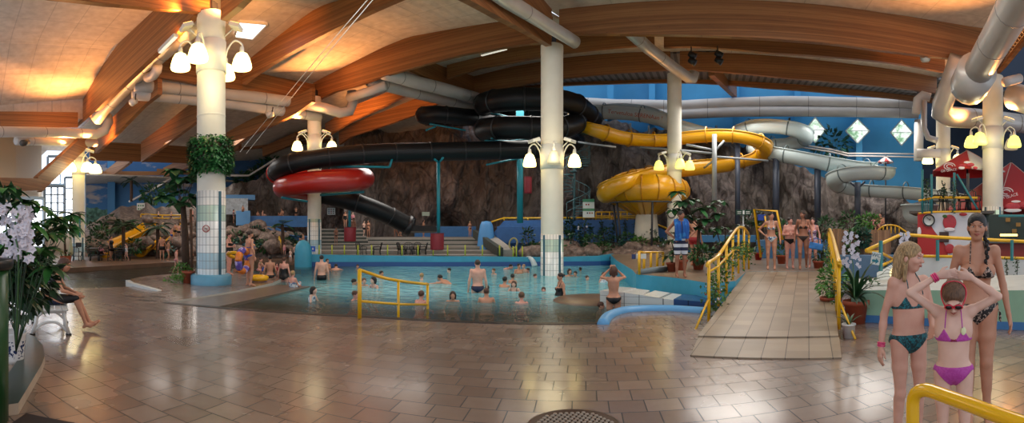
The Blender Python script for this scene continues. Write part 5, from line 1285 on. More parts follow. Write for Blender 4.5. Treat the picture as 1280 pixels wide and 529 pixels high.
STAND = dict(pel=(0,0,.93), neck=(0,-.01,1.42), head=(0,.02,1.57), hipw=.085, sh=(.165,0,1.385),
  eR=(.225,-.03,1.11), wR=(.25,.05,.87), eL=(-.225,-.03,1.11), wL=(-.25,.05,.87), kR=(.095,.02,.49), aR=(.1,-.02,.08), kL=(-.095,.02,.49), aL=(-.1,-.02,.08))
def pose(**k): d = dict(STAND); d.update(k); return d
POSES = dict(
  stand=STAND,
  walk=pose(kR=(.09,.10,.50), aR=(.09,.06,.09), kL=(-.09,-.02,.48), aL=(-.09,-.24,.12), eR=(.23,-.12,1.12), wR=(.24,-.04,.88), eL=(-.23,.04,1.12), wL=(-.25,.2,.92)),
  hip=pose(eR=(.36,-.08,1.16), wR=(.19,.05,1.01), eL=(-.24,-.04,1.11), wL=(-.26,.06,.88)),
  hips=pose(eR=(.36,-.06,1.16), wR=(.18,.06,1.0), eL=(-.36,-.06,1.16), wL=(-.18,.06,1.0)),
  fold=pose(eR=(.24,.02,1.12), wR=(.05,.2,1.12), eL=(-.24,.02,1.12), wL=(-.03,.2,1.16)),
  armsup=pose(eR=(.28,.16,1.40), wR=(.09,.2,1.58), eL=(-.28,.16,1.40), wL=(-.09,.2,1.58)),
  sit=pose(pel=(0,0,.12), neck=(0,.03,.62), head=(0,.07,.77), sh=(.165,.02,.585), eR=(.22,.1,.35), wR=(.16,.3,.3), eL=(-.22,.1,.35), wL=(-.16,.3,.3), kR=(.12,.4,.42), aR=(.1,.5,.06), kL=(-.12,.4,.36), aL=(-.1,.62,.06)),
  crouch=pose(pel=(0,-.1,.45), neck=(0,.0,.93), head=(0,.04,1.08), sh=(.165,0,.895), eR=(.26,.06,.66), wR=(.22,.26,.6), eL=(-.26,.06,.66), wL=(-.22,.26,.6), kR=(.16,.2,.42), aR=(.12,-.05,.08), kL=(-.16,.2,.42), aL=(-.12,-.05,.08)),
  swim=pose(pel=(0,-.55,.72), neck=(0,-.08,.92), head=(0,.05,1.03), sh=(.165,-.1,.885), eR=(.34,.1,.84), wR=(.3,.35,.82), eL=(-.34,.1,.84), wL=(-.3,.35,.82), kR=(.13,-.95,.62), aR=(.12,-1.3,.7), kL=(-.13,-.98,.66), aL=(-.12,-1.35,.6)),
  bend=pose(pel=(0,-.1,.88), neck=(0,.28,1.16), head=(0,.42,1.2), sh=(.16,.25,1.12), eR=(.2,.34,.86), wR=(.14,.42,.66), eL=(-.2,.34,.86), wL=(-.14,.42,.66)),
)
def V3(a): return np.array(a, float)
def rotm(yaw=0, pitch=0, roll=0):
    return np.array(Matrix.Rotation(yaw,3,'Z') @ Matrix.Rotation(pitch,3,'X') @ Matrix.Rotation(roll,3,'Y'))
def make_person(name, label, loc, rz, H=1.7, pose_='stand', sex='f', skin='fair', suit='bikini', sc='black', hair='brown', hs='short', vox=.02, hyaw=0, hpitch=0, fat=1.0, group=None, over=None, detail=False, fingers=False, bust=1.0, shape=None, hroll=0):
    ps = dict(POSES[pose_] if isinstance(pose_, str) else pose_)
    if over: ps.update(over)
    k = H/1.7; rt = empty(name, loc, label, 'person', group, rz); child = sex == 'c'; kk = k
    hsz = 1.0 if not child else (1.0+max(0, (1.7-H))*.42)      # children have relatively larger heads
    J = {a: V3(b)*k if isinstance(b, tuple) else b*k for a, b in ps.items()}
    fem = sex == 'f'; sl = .9 if child else 1.0; q = fat*sl
    J['sL'] = J['sh']*V3((-1,1,1)); J['sR'] = J['sh'].copy()
    if 'shL' in J: J['sL'] = J['shL']
    if fem or child: J['sR'][0] *= .9 if fem else .84; J['sL'][0] *= .9 if fem else .84
    up = J['neck']-J['pel']; up /= np.linalg.norm(up)
    rgt = V3((1,0,0)) if 'rgt' not in ps else V3(ps['rgt']); fwd = np.cross(up, rgt); fwd /= np.linalg.norm(fwd)
    J['hR'] = J['pel']+rgt*J['hipw']-up*.02*k; J['hL'] = J['pel']-rgt*J['hipw']-up*.02*k
    allp = np.array([J[a] for a in ('head','sL','sR','eR','eL','wR','wL','kR','kL','aR','aL','pel')])
    lo = allp.min(0)-V3((.17,.24,.16))*k; hi = allp.max(0)+V3((.17,.26,.26*hsz))*k
    T = SDF(lo, hi, vox); B0 = T
    R = np.stack([rgt, fwd, up], 1)                 # torso frame
    def tp(x, f, u): return J['pel'] + rgt*x*k + fwd*f*k + up*u*k
    L = np.linalg.norm(J['neck']-J['pel'])/k; u = L/.49
    # trunk
    w = q
    T.ell(tp(0,-.01,.0), V3((.165 if fem else .15,.115*1.0,.12))*k*w, R, .05*k)
    T.ell(tp(0,.005,.15*u), V3((.106 if fem else .135,.088,.14*u))*k*w*(1 if fat <= 1 else 1.08), R, .07*k)
    T.ell(tp(0,0,.31*u), V3((.13 if fem else .158,.105,.15*u))*k*(.5+.5*w), R, .06*k)
    T.ell(tp(0,-.02,.41*u), V3((.135 if fem else .15,.075,.075))*k*(.5+.5*w), R, .06*k)
    if fem:
        for s in (-1,1): T.ell(tp(s*.072,.098,.295*u), V3((.062,.056*bust,.058))*k*bust, R, .025*k)
    elif not child:
        for s in (-1,1): T.ell(tp(s*.07,.06,.335*u), V3((.075,.045,.055))*k, R, .04*k)
    if fat > 1.05: T.ell(tp(0,.06,.1*u), V3((.12,.1,.12))*k*w, R, .06*k)
    for s in (-1,1): T.ell(tp(s*.07,-.075,-.03), V3((.082,.075,.085))*k*w*(1.0 if not child else .85), R, .03*k)
    lw = w*(1.0 if fem else .97)*(1 if not child else .92)
    for h_, kn, an in (('hR','kR','aR'),('hL','kL','aL')):
        T.cone(J[h_], lerp(J[h_], J[kn], .5), .09*k*lw, .074*k*lw, .03*k); T.cone(lerp(J[h_], J[kn], .5), J[kn], .074*k*lw, .051*k*lw, .02*k)
    trunk_f = T.f.copy() if suit else None
    for sd, s_, kn, an in ((1,'hR','kR','aR'),(-1,'hL','kL','aL')):
        sh = J[an]-J[kn]; back = -fwd if abs(sh[2]) > .2*k else V3((0,0,-1))
        T.cone(J[kn], J[an], .046*k*lw, .031*k*lw, .02*k); T.cone(lerp(J[kn],J[an],.12)+back*.018*k, lerp(J[kn],J[an],.55)+back*.01*k, .05*k*lw, .034*k*lw, .03*k)
        T.ell(J[kn]+fwd*.015*k, V3((.043,.04,.05))*k*lw, None, .02*k)
        fd = fwd.copy(); fd[2] = 0; fd /= (np.linalg.norm(fd)+1e-9)
        if 'foot' in ps: fd = V3(ps['foot']); fd /= np.linalg.norm(fd)
        tz = J[an]+fd*.15*k; tz[2] -= (.05 if 'foot' not in ps else 0)*k; mid = J[an]+fd*.07*k; mid[2] -= .03*k
        heel = J[an]-fd*.035*k; heel[2] -= .035*k
        T.cone(J[an], mid, .033*k, .034*k, .02*k); T.cone(mid, tz, .034*k, .026*k, .02*k); T.cone(J[an], heel, .03*k, .028*k, .02*k)
        if fingers:
            for i in range(5):
                o = (i-2)*.013*k*sd; side = np.cross(fd, V3((0,0,1))); T.cone(tz+side*o, tz+side*o+fd*(.03-.004*abs(i-1))*k-V3((0,0,.006*k)), .0095*k, .008*k, .005*k)
    # neck, shoulders
    nb = J['neck']; hc = J['head']; aw = (.9 if fem else 1.05)*(.87 if child else 1)*(.6+.4*fat)
    T.cone(nb-up*.03*k, lerp(nb, hc, .75), .055*k*(.85 if (fem or child) else 1.08), .048*k*(.9 if (fem or child) else 1.1), .04*k)
    for s in ('sR','sL'): T.cone(nb-up*.02*k, J[s]-up*.005*k, .04*k, .038*k*aw, .045*k)
    for sd, s_, e, w_ in ((1,'sR','eR','wR'),(-1,'sL','eL','wL')):
        T.ell(J[s_], V3((.043,.046,.05))*k*aw, None, .03*k)
        T.cone(J[s_], J[e], .043*k*aw, .033*k*aw, .02*k); T.cone(J[e], lerp(J[e],J[w_],.35), .034*k*aw, .034*k*aw, .015*k); T.cone(lerp(J[e],J[w_],.3), J[w_], .034*k*aw, .023*k*aw, .015*k)
        fv = J[w_]-J[e]; fv /= np.linalg.norm(fv)+1e-9
        hd = fv if ('h'+s_[1]) not in ps else V3(ps['h'+s_[1]])/np.linalg.norm(V3(ps['h'+s_[1]]))
        pn = fwd - hd*(fwd@hd); pn = pn/(np.linalg.norm(pn)+1e-9); side = np.cross(hd, pn)   # palm plane: side x
        if ('p'+s_[1]) in ps: side = V3(ps['p'+s_[1]]); side -= hd*(side@hd); side /= np.linalg.norm(side)
        # across-palm axis is roughly forward for a hanging hand
        ac = pn if ('p'+s_[1]) not in ps else side; nrm = np.cross(hd, ac)
        if fingers:
            c1_, c2_ = J[w_]+hd*.025*k, J[w_]+hd*.085*k
            for o in (-.026,-.009,.009,.026): T.cone(J[w_]+ac*o*.5*k, c2_+ac*o*k, .017*k, .0135*k, .012*k)
            curl = -V3(nrm)*sd if ('c'+s_[1]) not in ps else V3(ps['c'+s_[1]])
            for i, o in enumerate((-.030,-.010,.010,.030)):
                ln = (.060,.072,.078,.068)[i]*k; a = c2_+ac*o*k; b = a+hd*ln*.5+curl*.006*k; c = b+hd*ln*.42+curl*.022*k
                T.cone(a, b, .0098*k, .0088*k, .004*k); T.cone(b, c, .0088*k, .0072*k, .003*k)
            a = J[w_]+hd*.02*k+ac*.02*k; b = a+hd*.035*k+ac*.03*k+curl*.01*k; c = b+hd*.035*k+ac*.008*k+curl*.008*k
            T.cone(a, b, .014*k, .0115*k, .008*k); T.cone(b, c, .0105*k, .0085*k, .003*k)
        else:
            T.ell(J[w_]+hd*.07*k, V3((.028,.04,.07))*k, None, .02*k)
            if vox < .016:
                for o in (-.02,0,.02): T.cone(J[w_]+hd*.08*k+ac*o*k, J[w_]+hd*.15*k+ac*o*k, .012*k, .009*k, .006*k)
                T.cone(J[w_]+hd*.03*k, J[w_]+hd*.08*k+ac*.045*k, .012*k, .01*k, .008*k)
    # head
    Hm = rotm(hyaw, hpitch, hroll); g = k*hsz
    def hp(x, y, z): return hc + Hm @ (V3((x, y, z))*g)
    T.ell(hp(0,-.015,.03), V3((.073,.092,.082))*g, Hm, .02*g)
    T.ell(hp(0,.022,-.03), V3((.056,.064,.078 if not child else .07))*g, Hm, .025*g)
    T.ell(hp(0,.045,-.082), V3((.026,.028,.02))*g, Hm, .025*g)
    T.cone(hp(0,.083,.012), hp(0,.104,-.022), .008*g, .0115*g, .012*g)
    for s in (-1,1):
        T.ell(hp(s*.074,-.008,-.012), V3((.010,.016,.027))*g, Hm, .008*g)
        if detail or vox < .016:
            T.ell(hp(s*.031,.094,.008), V3((.017,.014,.012))*g, Hm, .014*g, True)
            T.ell(hp(s*.04,.062,-.022), V3((.022,.022,.02))*g, Hm, .02*g)
            T.cone(hp(s*.012,.09,.026), hp(s*.045,.078,.03), .009*g, .007*g, .012*g)
            T.ell(hp(s*.013,.096,-.026), V3((.008,.008,.007))*g, Hm, .006*g)
    if detail: T.ell(hp(0,.084,-.052), V3((.019,.011,.011))*g, Hm, .008*g)
    T.mesh('body', SK[skin], rt)
    if detail:
        ew = mat('eye_white', 'c9c0bc', .25); ei = mat('eye_iris', '3a3026', .15); lipm = mat('lips', 'a8584e', .4); brow = HAIRM['brown' if hair == 'blond' else 'black']
        for s in (-1,1):
            ey = LMB().ball(hp(s*.031,.0775,.007), (.0115*g,.008*g,.0068*g), 12).build('eye', ew, rt)
            LMB().ball(hp(s*.030,.0842,.0066), (.0045*g,.002*g,.0048*g), 8).build('iris', ei, ey)
            mb = LMB().tube([hp(s*.0165,.083,.0095), hp(s*.03,.0865,.0135), hp(s*.0455,.077,.0095)], [.0016*g,.0024*g,.0014*g], 6); o = mb.build('eyelid', SK[skin], ey); 
            LMB().tube([hp(s*.014,.0915,.030), hp(s*.032,.0895,.0345), hp(s*.05,.074,.030)], [.0018*g,.0024*g,.001*g], 6).build('eyebrow', brow, rt)
        LMB().tube([hp(-.023,.085,-.052), hp(-.009,.0935,-.0485), hp(.009,.0935,-.0485), hp(.023,.085,-.052)], [.0015*g,.0034*g,.0034*g,.0015*g], 8).build('upper_lip', lipm, rt)
        LMB().tube([hp(-.021,.085,-.054), hp(0,.0945,-.0595), hp(.021,.085,-.054)], [.0015*g,.0046*g,.0015*g], 8).build('lower_lip', lipm, rt)
    # clothing from the trunk field
    X, Y, Z = np.meshgrid(*T.ax, indexing='ij', sparse=True)
    px, py, pz = X-J['pel'][0], Y-J['pel'][1], Z-J['pel'][2]
    def fr(v): return (px*v[0]+py*v[1]+pz*v[2])/k
    cx, cy, cz = fr(rgt), fr(fwd), fr(up)
    def cloth(nm, reg, th, mm): T.mesh(nm, mm, rt, f=np.maximum(trunk_f-th, reg*k).astype(np.float32))
    th = max(.006*k, vox*.45); mm = CL.get(sc) if isinstance(sc, str) else sc
    frontness = np.clip(cy*10+.5, 0, 1)
    def brief(top, slope_f=.95, slope_b=.75, cr=-.125):
        return np.maximum(cz-top+0*cx, (cr + (slope_b+(slope_f-slope_b)*frontness)*np.abs(cx)*(1+0*cz)) - cz)
    if suit in ('bikini','bottom','briefs'):
        if suit == 'briefs': cloth('swim_briefs', brief(.05, .8, .6, -.14), th, mm)
        else: cloth('bikini_bottom', brief(.035, 1.0, .7, -.14), th, mm)
    if suit == 'bikini':
        bz = .295*u if fem else .30*u; bw = .1
        cups = np.full(np.broadcast(cx, cy, cz).shape, 9.0)
        for s in (-1,1):
            dx = np.abs(cx - s*.072); tri = np.maximum(dx*1.0 + (cz-(bz-.055))*.62 - .062, (bz-.055)-cz); tri = np.maximum(tri, .02-cy); cups = np.minimum(cups, tri)
        band = np.maximum(np.abs(cz-(bz-.048))-.010, np.abs(cx)-.2+0*cy)
        reg = np.minimum(cups, band)
        cloth('bikini_top', reg, th, mm)
        if vox < .02:
            for s in (-1,1):
                a = tp(s*.066,.125,(bz+.055)); b = nb+rgt*s*.052*k+fwd*.02*k+up*.035*k
                LMB().tube(spline([a, lerp(a,b,.5)+fwd*.022*k+up*.012*k, b], 4), .0045*k, 6).build('strap', mm, rt)
    if suit == 'onepiece':
        reg = np.maximum(brief(.60, 1.0, .55, -.14), 0*cx+cz-(.335*u + .11*np.abs(cx)/.1*0)); reg = np.maximum(reg, cz-(.30*u+np.clip(np.abs(cx)-.035,0,.1)*1.6*1.0 + .0))
        cloth('swimsuit', reg, th, mm)
        for s in (-1,1): LMB().tube(spline([tp(s*.085,.09,.36*u), nb+rgt*s*.1*k+up*-.0*k+fwd*.01*k+V3((0,0,.02*k)), tp(s*.07,-.1,.36*u)], 4), .009*k, 6).build('shoulder_strap', mm, rt)
    if suit in ('trunks','shorts','boxer'):
        low = dict(trunks=-.2, shorts=-.36, boxer=-.24)[suit]
        cloth('swim_trunks', np.maximum(cz-.06, low-cz)+0*cx+0*cy, th*(1.2 if suit != 'shorts' else 3.0), mm)
    if suit == 'shirt':
        cloth('top', np.maximum(cz-.47*u, .08-cz)+0*cx+0*cy, th*1.6, mm); cloth('swim_bottoms', brief(.06, .7, .6, -.14), th, CL['navy'])
    if suit == 'dress': cloth('dress', np.maximum(cz-.42*u, -.3-cz)+0*cx+0*cy, th*2, mm)
    # hair
    hm = HAIRM[hair]; S = SDF(hc-V3((.2,.3,.5))*g, hc+V3((.2,.22,.2))*g, min(vox, .012) if detail else vox*.8)
    cap = np.array
    S.ell(hp(0,-.016,.036), V3((.079,.099,.083))*g, Hm, .01)
    if hs in ('bob','long','pony','braid','wet'): S.ell(hp(0,-.055,-.01), V3((.082,.07,.09))*g, Hm, .02*g)
    if hs == 'long':
        for s in (-1,0,1): S.cone(hp(s*.045,-.065,-.02), hp(s*.06,-.075,-.2), .05*g, .038*g, .03*g)
        for s in (-1,1): S.cone(hp(s*.072,-.01,.02), hp(s*.075,.0,-.17), .022*g, .016*g, .02*g)
    if hs == 'bob':
        for s in (-1,1): S.cone(hp(s*.068,-.02,.02), hp(s*.072,-.02,-.09), .03*g, .026*g, .02*g)
        S.cone(hp(0,-.07,0), hp(0,-.07,-.1), .06*g, .05*g, .03*g)
    if hs == 'pony': S.cone(hp(0,-.11,.04), hp(0,-.15,-.1), .03*g, .018*g, .02*g)
    if hs == 'bun': S.ell(hp(0,-.115,.05), V3((.035,.035,.035))*g, None, .015*g)
    S.ell(hp(0,.108,-.034), V3((.07,.08,.096))*g, Hm, .010*g, True)
    if detail:
        for s in (-1,1): S.ell(hp(s*.085,.0,-.02), V3((.02,.024,.034))*g, Hm, .006*g, True)
    S.mesh('hair', hm, rt)
    if hs == 'braid':
        pts = spline([hp(-.045,-.06,-.05), hp(-.075,-.01,-.11), hp(-.082,.055,-.17), hp(-.075,.088,-.25), hp(-.07,.10,-.33)] if True else [], 5)
        for j, p_ in enumerate(pts[::2]):
            LMB().ball(p_ + V(*(Hm @ V3(((-1)**j*.006*g, 0, 0)))), (.019*g*(1-.02*j), .018*g, .022*g), 8).build('braid_strand', hm, rt)
    return rt, J, hp, Hm, g, (lambda *a: tp(*a))
def fix_children(rt):
    pass
def person(label, x, yf, yt, D, turn=0, z=None, depth=None, **k):
    """x column, feet row yf, head-top row yt; depth -> standing in water with head top at yt"""
    t = az(x); H = k.pop('H', None)
    if depth:            # feet below the water so that head top is right
        top = zat(yt, D); pz = k.get('pose_', 'stand'); hh = {'stand':1.0,'crouch':.70,'swim':.67,'sit':.52,'armsup':1.0,'fold':1.0,'hip':1.0,'hips':1.0}[pz]
        H = H or 1.65; z0 = top - H*hh
    else:
        z0 = zat(yf, D) if z is None else z; pz = k.get('pose_', 'stand'); hh = {'sit':.52,'crouch':.7,'bend':.83}.get(pz, 1.0)
        H = H or (zat(yt, D) - z0)/hh
    p = P(x, HZ, D); loc = (p.x, p.y, z0)
    v = k.pop('vox', None) or (.02 if D < 16 else .024 if D < 20 else .03)
    return make_person('person', label, loc, PI - t + math.radians(turn), H=H, vox=v, **k)
# ================================================================ plants and small furniture
def leafm(name, a, b, c=None):
    if name in _m: return _m[name]
    t = NT(name, .45); n = t.noise(t.p, 3.5, 5); t.color(t.ramp(n, [(.3, a), (.55, b), (.75, c or b)])); return t.m
LF = leafm('leaf_green', '16301a', '2c5a2c', '4a7f3a'); LD = leafm('leaf_dark_green', '0f2415', '1f4424', '33603a'); LB_ = leafm('leaf_bright_green', '2c5a22', '4c8634', '73a848'); LT = leafm('leaf_teal_green', '12332a', '215043', '3b7358')
BARK = mat('bark_brown', '4a3426', .8, var=.3, vscale=12); TERRA = mat('terracotta', '9c4a30', .6, var=.12, vscale=8); FLW = mat('white_petal', 'd6d3de', .5, spec=.3); FLR = mat('red_flower', 'a63a3a', .6); STEMG = mat('stem_green', '3f6a3c', .5)
def kite(mb, p, d, n, l, w, mi=0):
    d = d.normalized(); s = d.cross(n)
    if s.length < 1e-3: s = d.cross(V(1,0,.1))
    s.normalize(); u = s.cross(d)
    mb.add([p, p+d*l*.45+s*w*.5+u*l*.04, p+d*l, p+d*l*.45-s*w*.5+u*l*.04, p+d*l*.45-u*l*.03], [(0,1,4),(1,2,4),(2,3,4),(3,0,4)], mi)
def leafmass(mb, c, rad, n, size, R, shell=.55, droop=.3):
    for i in range(n):
        v = V(R.gauss(0,1), R.gauss(0,1), R.gauss(0,1)).normalized(); q = R.uniform(shell, 1)
        p = Vector(c) + V(v.x*rad[0]*q, v.y*rad[1]*q, v.z*rad[2]*q)
        d = v + V(R.uniform(-.6,.6), R.uniform(-.6,.6), R.uniform(-.6,.6)-droop); kite(mb, p, d, V(R.uniform(-1,1), R.uniform(-1,1), 1), size*R.uniform(.6,1.3), size*R.uniform(.4,.65))
def blade(mb, base, d, L, w, droop, R, seg=6):
    d = Vector(d).normalized(); vs = []; p = Vector(base); s = d.cross(V(0,0,1)); s = s.normalized() if s.length > .05 else V(1,0,0)
    for i in range(seg+1):
        t = i/seg; ww = w*math.sin(PI*min(1, .12+t*.88))**.8*.5 if i < seg else 0.002
        up = s.cross(d); vs += [p-s*ww, p+up*(-ww*.25), p+s*ww]; p = p + d*L/seg; d = (d + V(0,0,-droop/seg)).normalized()
    fs = []
    for i in range(seg):
        a = i*3; fs += [(a, a+1, a+4, a+3), (a+1, a+2, a+5, a+4)]
    mb.add(vs, fs)
def pot(rt, p, r, h, m=TERRA, name='pot'):
    MB().lathe([(0,0),(r*.72,0),(r*.95,h*.82),(r*1.08,h*.82),(r*1.1,h),(r*.95,h),(r*.9,h*.85),(0,h*.85)], p, 20).build(name, m, rt)
def bush(name, x, y, D, rx, rz_, label, m=LF, size=.09, n=220, seed=0, stem=True, z=None, group=None, cat='plant', flowers=None, base=None):
    c = P(x, y, D); R = rnd(seed or int(x*7+y)); rt = empty(name, V(c.x, c.y, c.z-rz_), label, cat, group)
    mb = MB(); leafmass(mb, c, (rx, rx, rz_), n, size, R); mb.build('foliage', m, rt)
    if stem:
        for k in range(4): MB().tube([V(c.x+R.uniform(-.1,.1)*rx, c.y, c.z-rz_*1.15 if base is None else base), lerp(V(c.x,c.y,c.z), V(c.x+R.uniform(-1,1)*rx*.6, c.y+R.uniform(-1,1)*rx*.6, c.z+rz_*.6), 1)], [.02,.006], 5).build('stem', BARK, rt)
    if flowers:
        fm, nf, fs_ = flowers
        for k in range(nf): v = V(R.gauss(0,1), R.gauss(0,1)-.8, R.gauss(0,1)).normalized(); MB().ball(c+V(v.x*rx, v.y*rx, v.z*rz_), fs_, 6).build('flower', fm, rt)
    return rt
def palm(x, yb, yt, D, nf, fl, label, m=LD, seed=1, tr=.06, potr=None, width=.05, z0=None, droop=1.1, nl=16, name='palm', cat='palm', up=.5, ll=.32):
    R = rnd(seed); b = P(x, yb, D); t = P(x, yt, D); rt = empty(name, b, label, cat)
    if potr: pot(rt, b, potr, potr*1.7); b = b+V(0,0,potr*1.3)
    MB().tube(spline([b, lerp(b,t,.5)+V(.03,0,0), t], 5), [tr*(1.15-.04*i/3) for i in range(11)], 8).build('trunk', BARK, rt)
    for k in range(nf):
        a = 2*PI*k/nf + R.uniform(-.3,.3); e = up+R.uniform(-.5,.45); d = V(math.cos(a)*math.cos(e), math.sin(a)*math.cos(e), math.sin(e)); p = Vector(t); L = fl*R.uniform(.8,1.1); n = 9; pts = [p.copy()]; mb = MB()
        for i in range(n): p = p+d*L/n; d = (d+V(0,0,-droop/n)).normalized(); pts.append(p.copy())
        mb.tube(pts, [.012*(1-i/(n+1))+.003 for i in range(n+1)], 5)
        for i in range(nl):
            tt = .15+.85*i/nl; q = pts[min(n-1, int(tt*n))]; dd = (pts[min(n, int(tt*n)+1)]-q).normalized(); s = dd.cross(V(0,0,1)).normalized(); lw = ll*L*math.sin(PI*(.2+.75*tt))
            for sg in (-1,1): kite(mb, lerp(q, pts[min(n, int(tt*n)+1)], tt*n % 1), s*sg+dd*.7+V(0,0,-.35), V(0,0,1), lw, width)
        mb.build('frond', m, rt)
    return rt
def broadplant(x, yb, D, heads, label, m=LF, seed=2, potr=None, leafl=.3, leafw=.11, stemm=None, name='potted_plant', nleaf=7, cat='plant', tr=.02, crown=None):
    """heads = [(px,py,D)] tips of stems, each with a whorl of drooping broad leaves"""
    R = rnd(seed); b = P(x, yb, D); rt = empty(name, b, label, cat)
    if potr: pot(rt, b, potr, potr*1.7); b = b+V(0,0,potr*1.4)
    b0 = b
    if crown: b = P(*crown)
    for (hx, hy, hD) in heads:
        t = P(hx, hy, hD); MB().tube(spline([b, lerp(b,t,.55)+V(R.uniform(-.05,.05),R.uniform(-.05,.05),.06), t], 5), [tr*(1.2-.06*i) for i in range(11)], 6).build('stem', stemm or BARK, rt)
        mb = MB()
        for k in range(nleaf):
            a = 2*PI*k/nleaf+R.uniform(-.3,.3); e = R.uniform(-.3,.5); d = V(math.cos(a)*math.cos(e), math.sin(a)*math.cos(e), math.sin(e)); blade(mb, t, d, leafl*R.uniform(.7,1.15), leafw*R.uniform(.8,1.1), 1.1, R, 5)
        mb.build('leaf_whorl', m, rt)
    return rt
def orchid(x0, y0, x1, y1, D, label, n=26, s=.03, stem_to=None, seed=4):
    """white blossom spike filling the pixel box, on a green stem"""
    R = rnd(seed); top = P((x0+x1)/2, y0, D); bot = P(*(stem_to or ((x0+x1)/2, y1+30, D))); rt = empty('white_orchid', bot, label, 'flower')
    sp = spline([bot, P((x0+x1)/2+2, y1, D), P((x0+x1)/2-2, (y0+y1)/2, D), top], 6); MB().tube(sp, .008, 6).build('stem', STEMG, rt)
    for k in range(n):
        q = P(R.uniform(x0, x1), y0+(y1-y0)*(k+.5)/n, D+R.uniform(-.1,.1)); mb = MB(); c = V(-math.sin(az(x0)), -math.cos(az(x0)), .1).normalized(); sd = c.cross(V(0,0,1)).normalized(); u = sd.cross(c)
        a0 = R.uniform(0, 6)
        for j in range(5):
            a = a0+2*PI*j/5; kite(mb, q, (sd*math.cos(a)+u*math.sin(a))+c*R.uniform(-.1,.5), c, s*1.5, s*1.3)
        mb.ball(q+c*.006, s*.3, 6); mb.build('blossom', FLW, rt)
    return rt
# ---- ivy basket of the island column
c = c1; z0 = zat(190, 14.8); R = rnd(5); rt = empty('ivy_basket', (c.x, c.y, z0-.2), 'green ivy basket ring hanging round the left island column', 'plant')
MB().lathe([(.46,-.18),(.60,-.16),(.64,.12),(.60,.14),(.46,.1)], (c.x,c.y,z0+.05), 28).build('basket', mat('basket_brown','4c3a28',.8), rt)
mb = MB()
for i in range(3800):
    a = R.uniform(0, 2*PI); r = R.uniform(.5, .72); h = R.uniform(-.55,.52)-.22*R.random()**3*math.sin(a*7)**2; q = 1-.35*abs(h/.55)**3
    kite(mb, V(c.x+math.cos(a)*(.45+(r-.45)*q), c.y+math.sin(a)*(.45+(r-.45)*q), z0+h-.08), V(math.cos(a)*.5, math.sin(a)*.5, -1+R.uniform(-.3,1.2)), V(math.cos(a), math.sin(a), .3), .115, .085)
mb.build('foliage', leafm('ivy_green', '14331a', '2b6a33', '4c9150'), rt)
# ---- lamp clusters
GLOW = mat('glowing_bell_glass', 'fff2c0', .3, emit='ffe28a', estr=5.0); GLOWD = mat('dim_bell_glass', 'b9b5a4', .3, emit='ffe9b0', estr=.25); GLOWM = mat('yellow_bell_glass', 'f0f0a0', .3, emit='f2e86a', estr=1.5)
PANEL = mat('floodlight_glass', 'fff0c0', .3, emit='ffc060', estr=4); PANELD = mat('floodlight_glass_off', 'b8b4a8', .3)
def lamps(c, r, D, yb, yfl, angs, fangs, where, s=.29, R_=.95, gl=GLOW, lit=True, dim=()):
    z = zat(yb, D); t = math.atan2(c.x, c.y); f = V(-math.sin(t), -math.cos(t), 0); sd = V(math.cos(t), -math.sin(t), 0)
    MB_ = MB().lathe([(r*1.04,-.5),(r*1.06,-.5),(r*1.06,.45),(r*1.04,.45)], (c.x,c.y,z+.15), 28); tag(MB_.build('lamp_collar', WHITE), 'white steel lamp collar on the %s' % where, 'collar')
    for i, a in enumerate(angs):
        d = f*math.cos(math.radians(a))+sd*math.sin(math.radians(a)); c0 = V(c.x,c.y,z); e = c0+d*R_
        order = sorted(range(len(angs)), key=lambda q_: math.sin(math.radians(angs[q_]))*R_ ).index(i)
        pos = {2:('left','right'), 3:('left','middle','right'), 4:('leftmost','second from left','second from right','rightmost')}[len(angs)][order]
        rt = empty('bell_lamp', e, '%s %s bell lamp on the %s' % ('unlit' if i in dim else 'glowing', pos, where), 'lamp')
        MB().tube(spline([c0+d*r+V(0,0,.0), c0+d*(r+.06)+V(0,0,.35), c0+d*(r+R_)*.52+V(0,0,.62), e+V(0,0,.5), e+V(0,0,.3)], 6), .028, 8).build('arm', WHITE, rt)
        MB().lathe([(0,.42),(.06,.42),(.075,.28),(.09,.24),(0,.24)], e, 14).build('socket', WHITE, rt)
        MB().lathe([(.05,.25),(s*.55,.2),(s*.8,.06),(s*.97,-.12),(s,-.2),(s*.93,-.26),(s*.6,-.27),(0,-.27)], e, 20).build('glass_bell', GLOWD if i in dim else gl, rt)
    for i, a in enumerate(fangs):
        d = f*math.cos(math.radians(a))+sd*math.sin(math.radians(a)); q = V(c.x,c.y,zat(yfl, D))+d*(r+.36); rt = empty('floodlight', q, '%s floodlight box on the %s' % (['left','right','rear','front'][i], where), 'lamp')
        Rm = Matrix.Rotation(math.atan2(d.y, d.x), 3, 'Z') @ Matrix.Rotation(.35, 3, 'Y')
        hs_ = MB().box(q, (.34,.46,.12), Rm).build('housing', WHITE, rt, bevel=.02); MB().box(q+Rm @ V(0,0,.066), (.28,.4,.012), Rm).build('glass', PANEL if lit else PANELD, hs_); MB().cyl(q-d*.1-V(0,0,.05), V(c.x,c.y,q.z-.25)+d*r, .025, n=6).build('bracket', WHITE, rt)
lamps(c1,.44,14.8,78,38,(-82,-24,80,150),(-70,70,-160),'ivy basket column',s=.31)
lamps(c2,.44,18.9,201,178,(-75,78,5),(-60,60),'pool column',s=.26,lit=False,dim=(2,),R_=.9)
lamps(c3,.37,26,183,167,(-75,78),(-60,60),'column behind the red slide',s=.3)
lamps(c4,.39,26,207,193,(-78,22,75),(-60,60),'column behind the man with the towel',s=.28,R_=.85,gl=GLOWM,lit=False)
lamps(c5,.35,26.5,211,190,(-80,-28,80,30),(-60,60),'column by the tall windows',s=.36)
lamps(c6,.45,21,177,152,(-85,-35,82,120),(-55,60),'column behind the black-haired woman',s=.31,gl=GLOWM,dim=(3,))
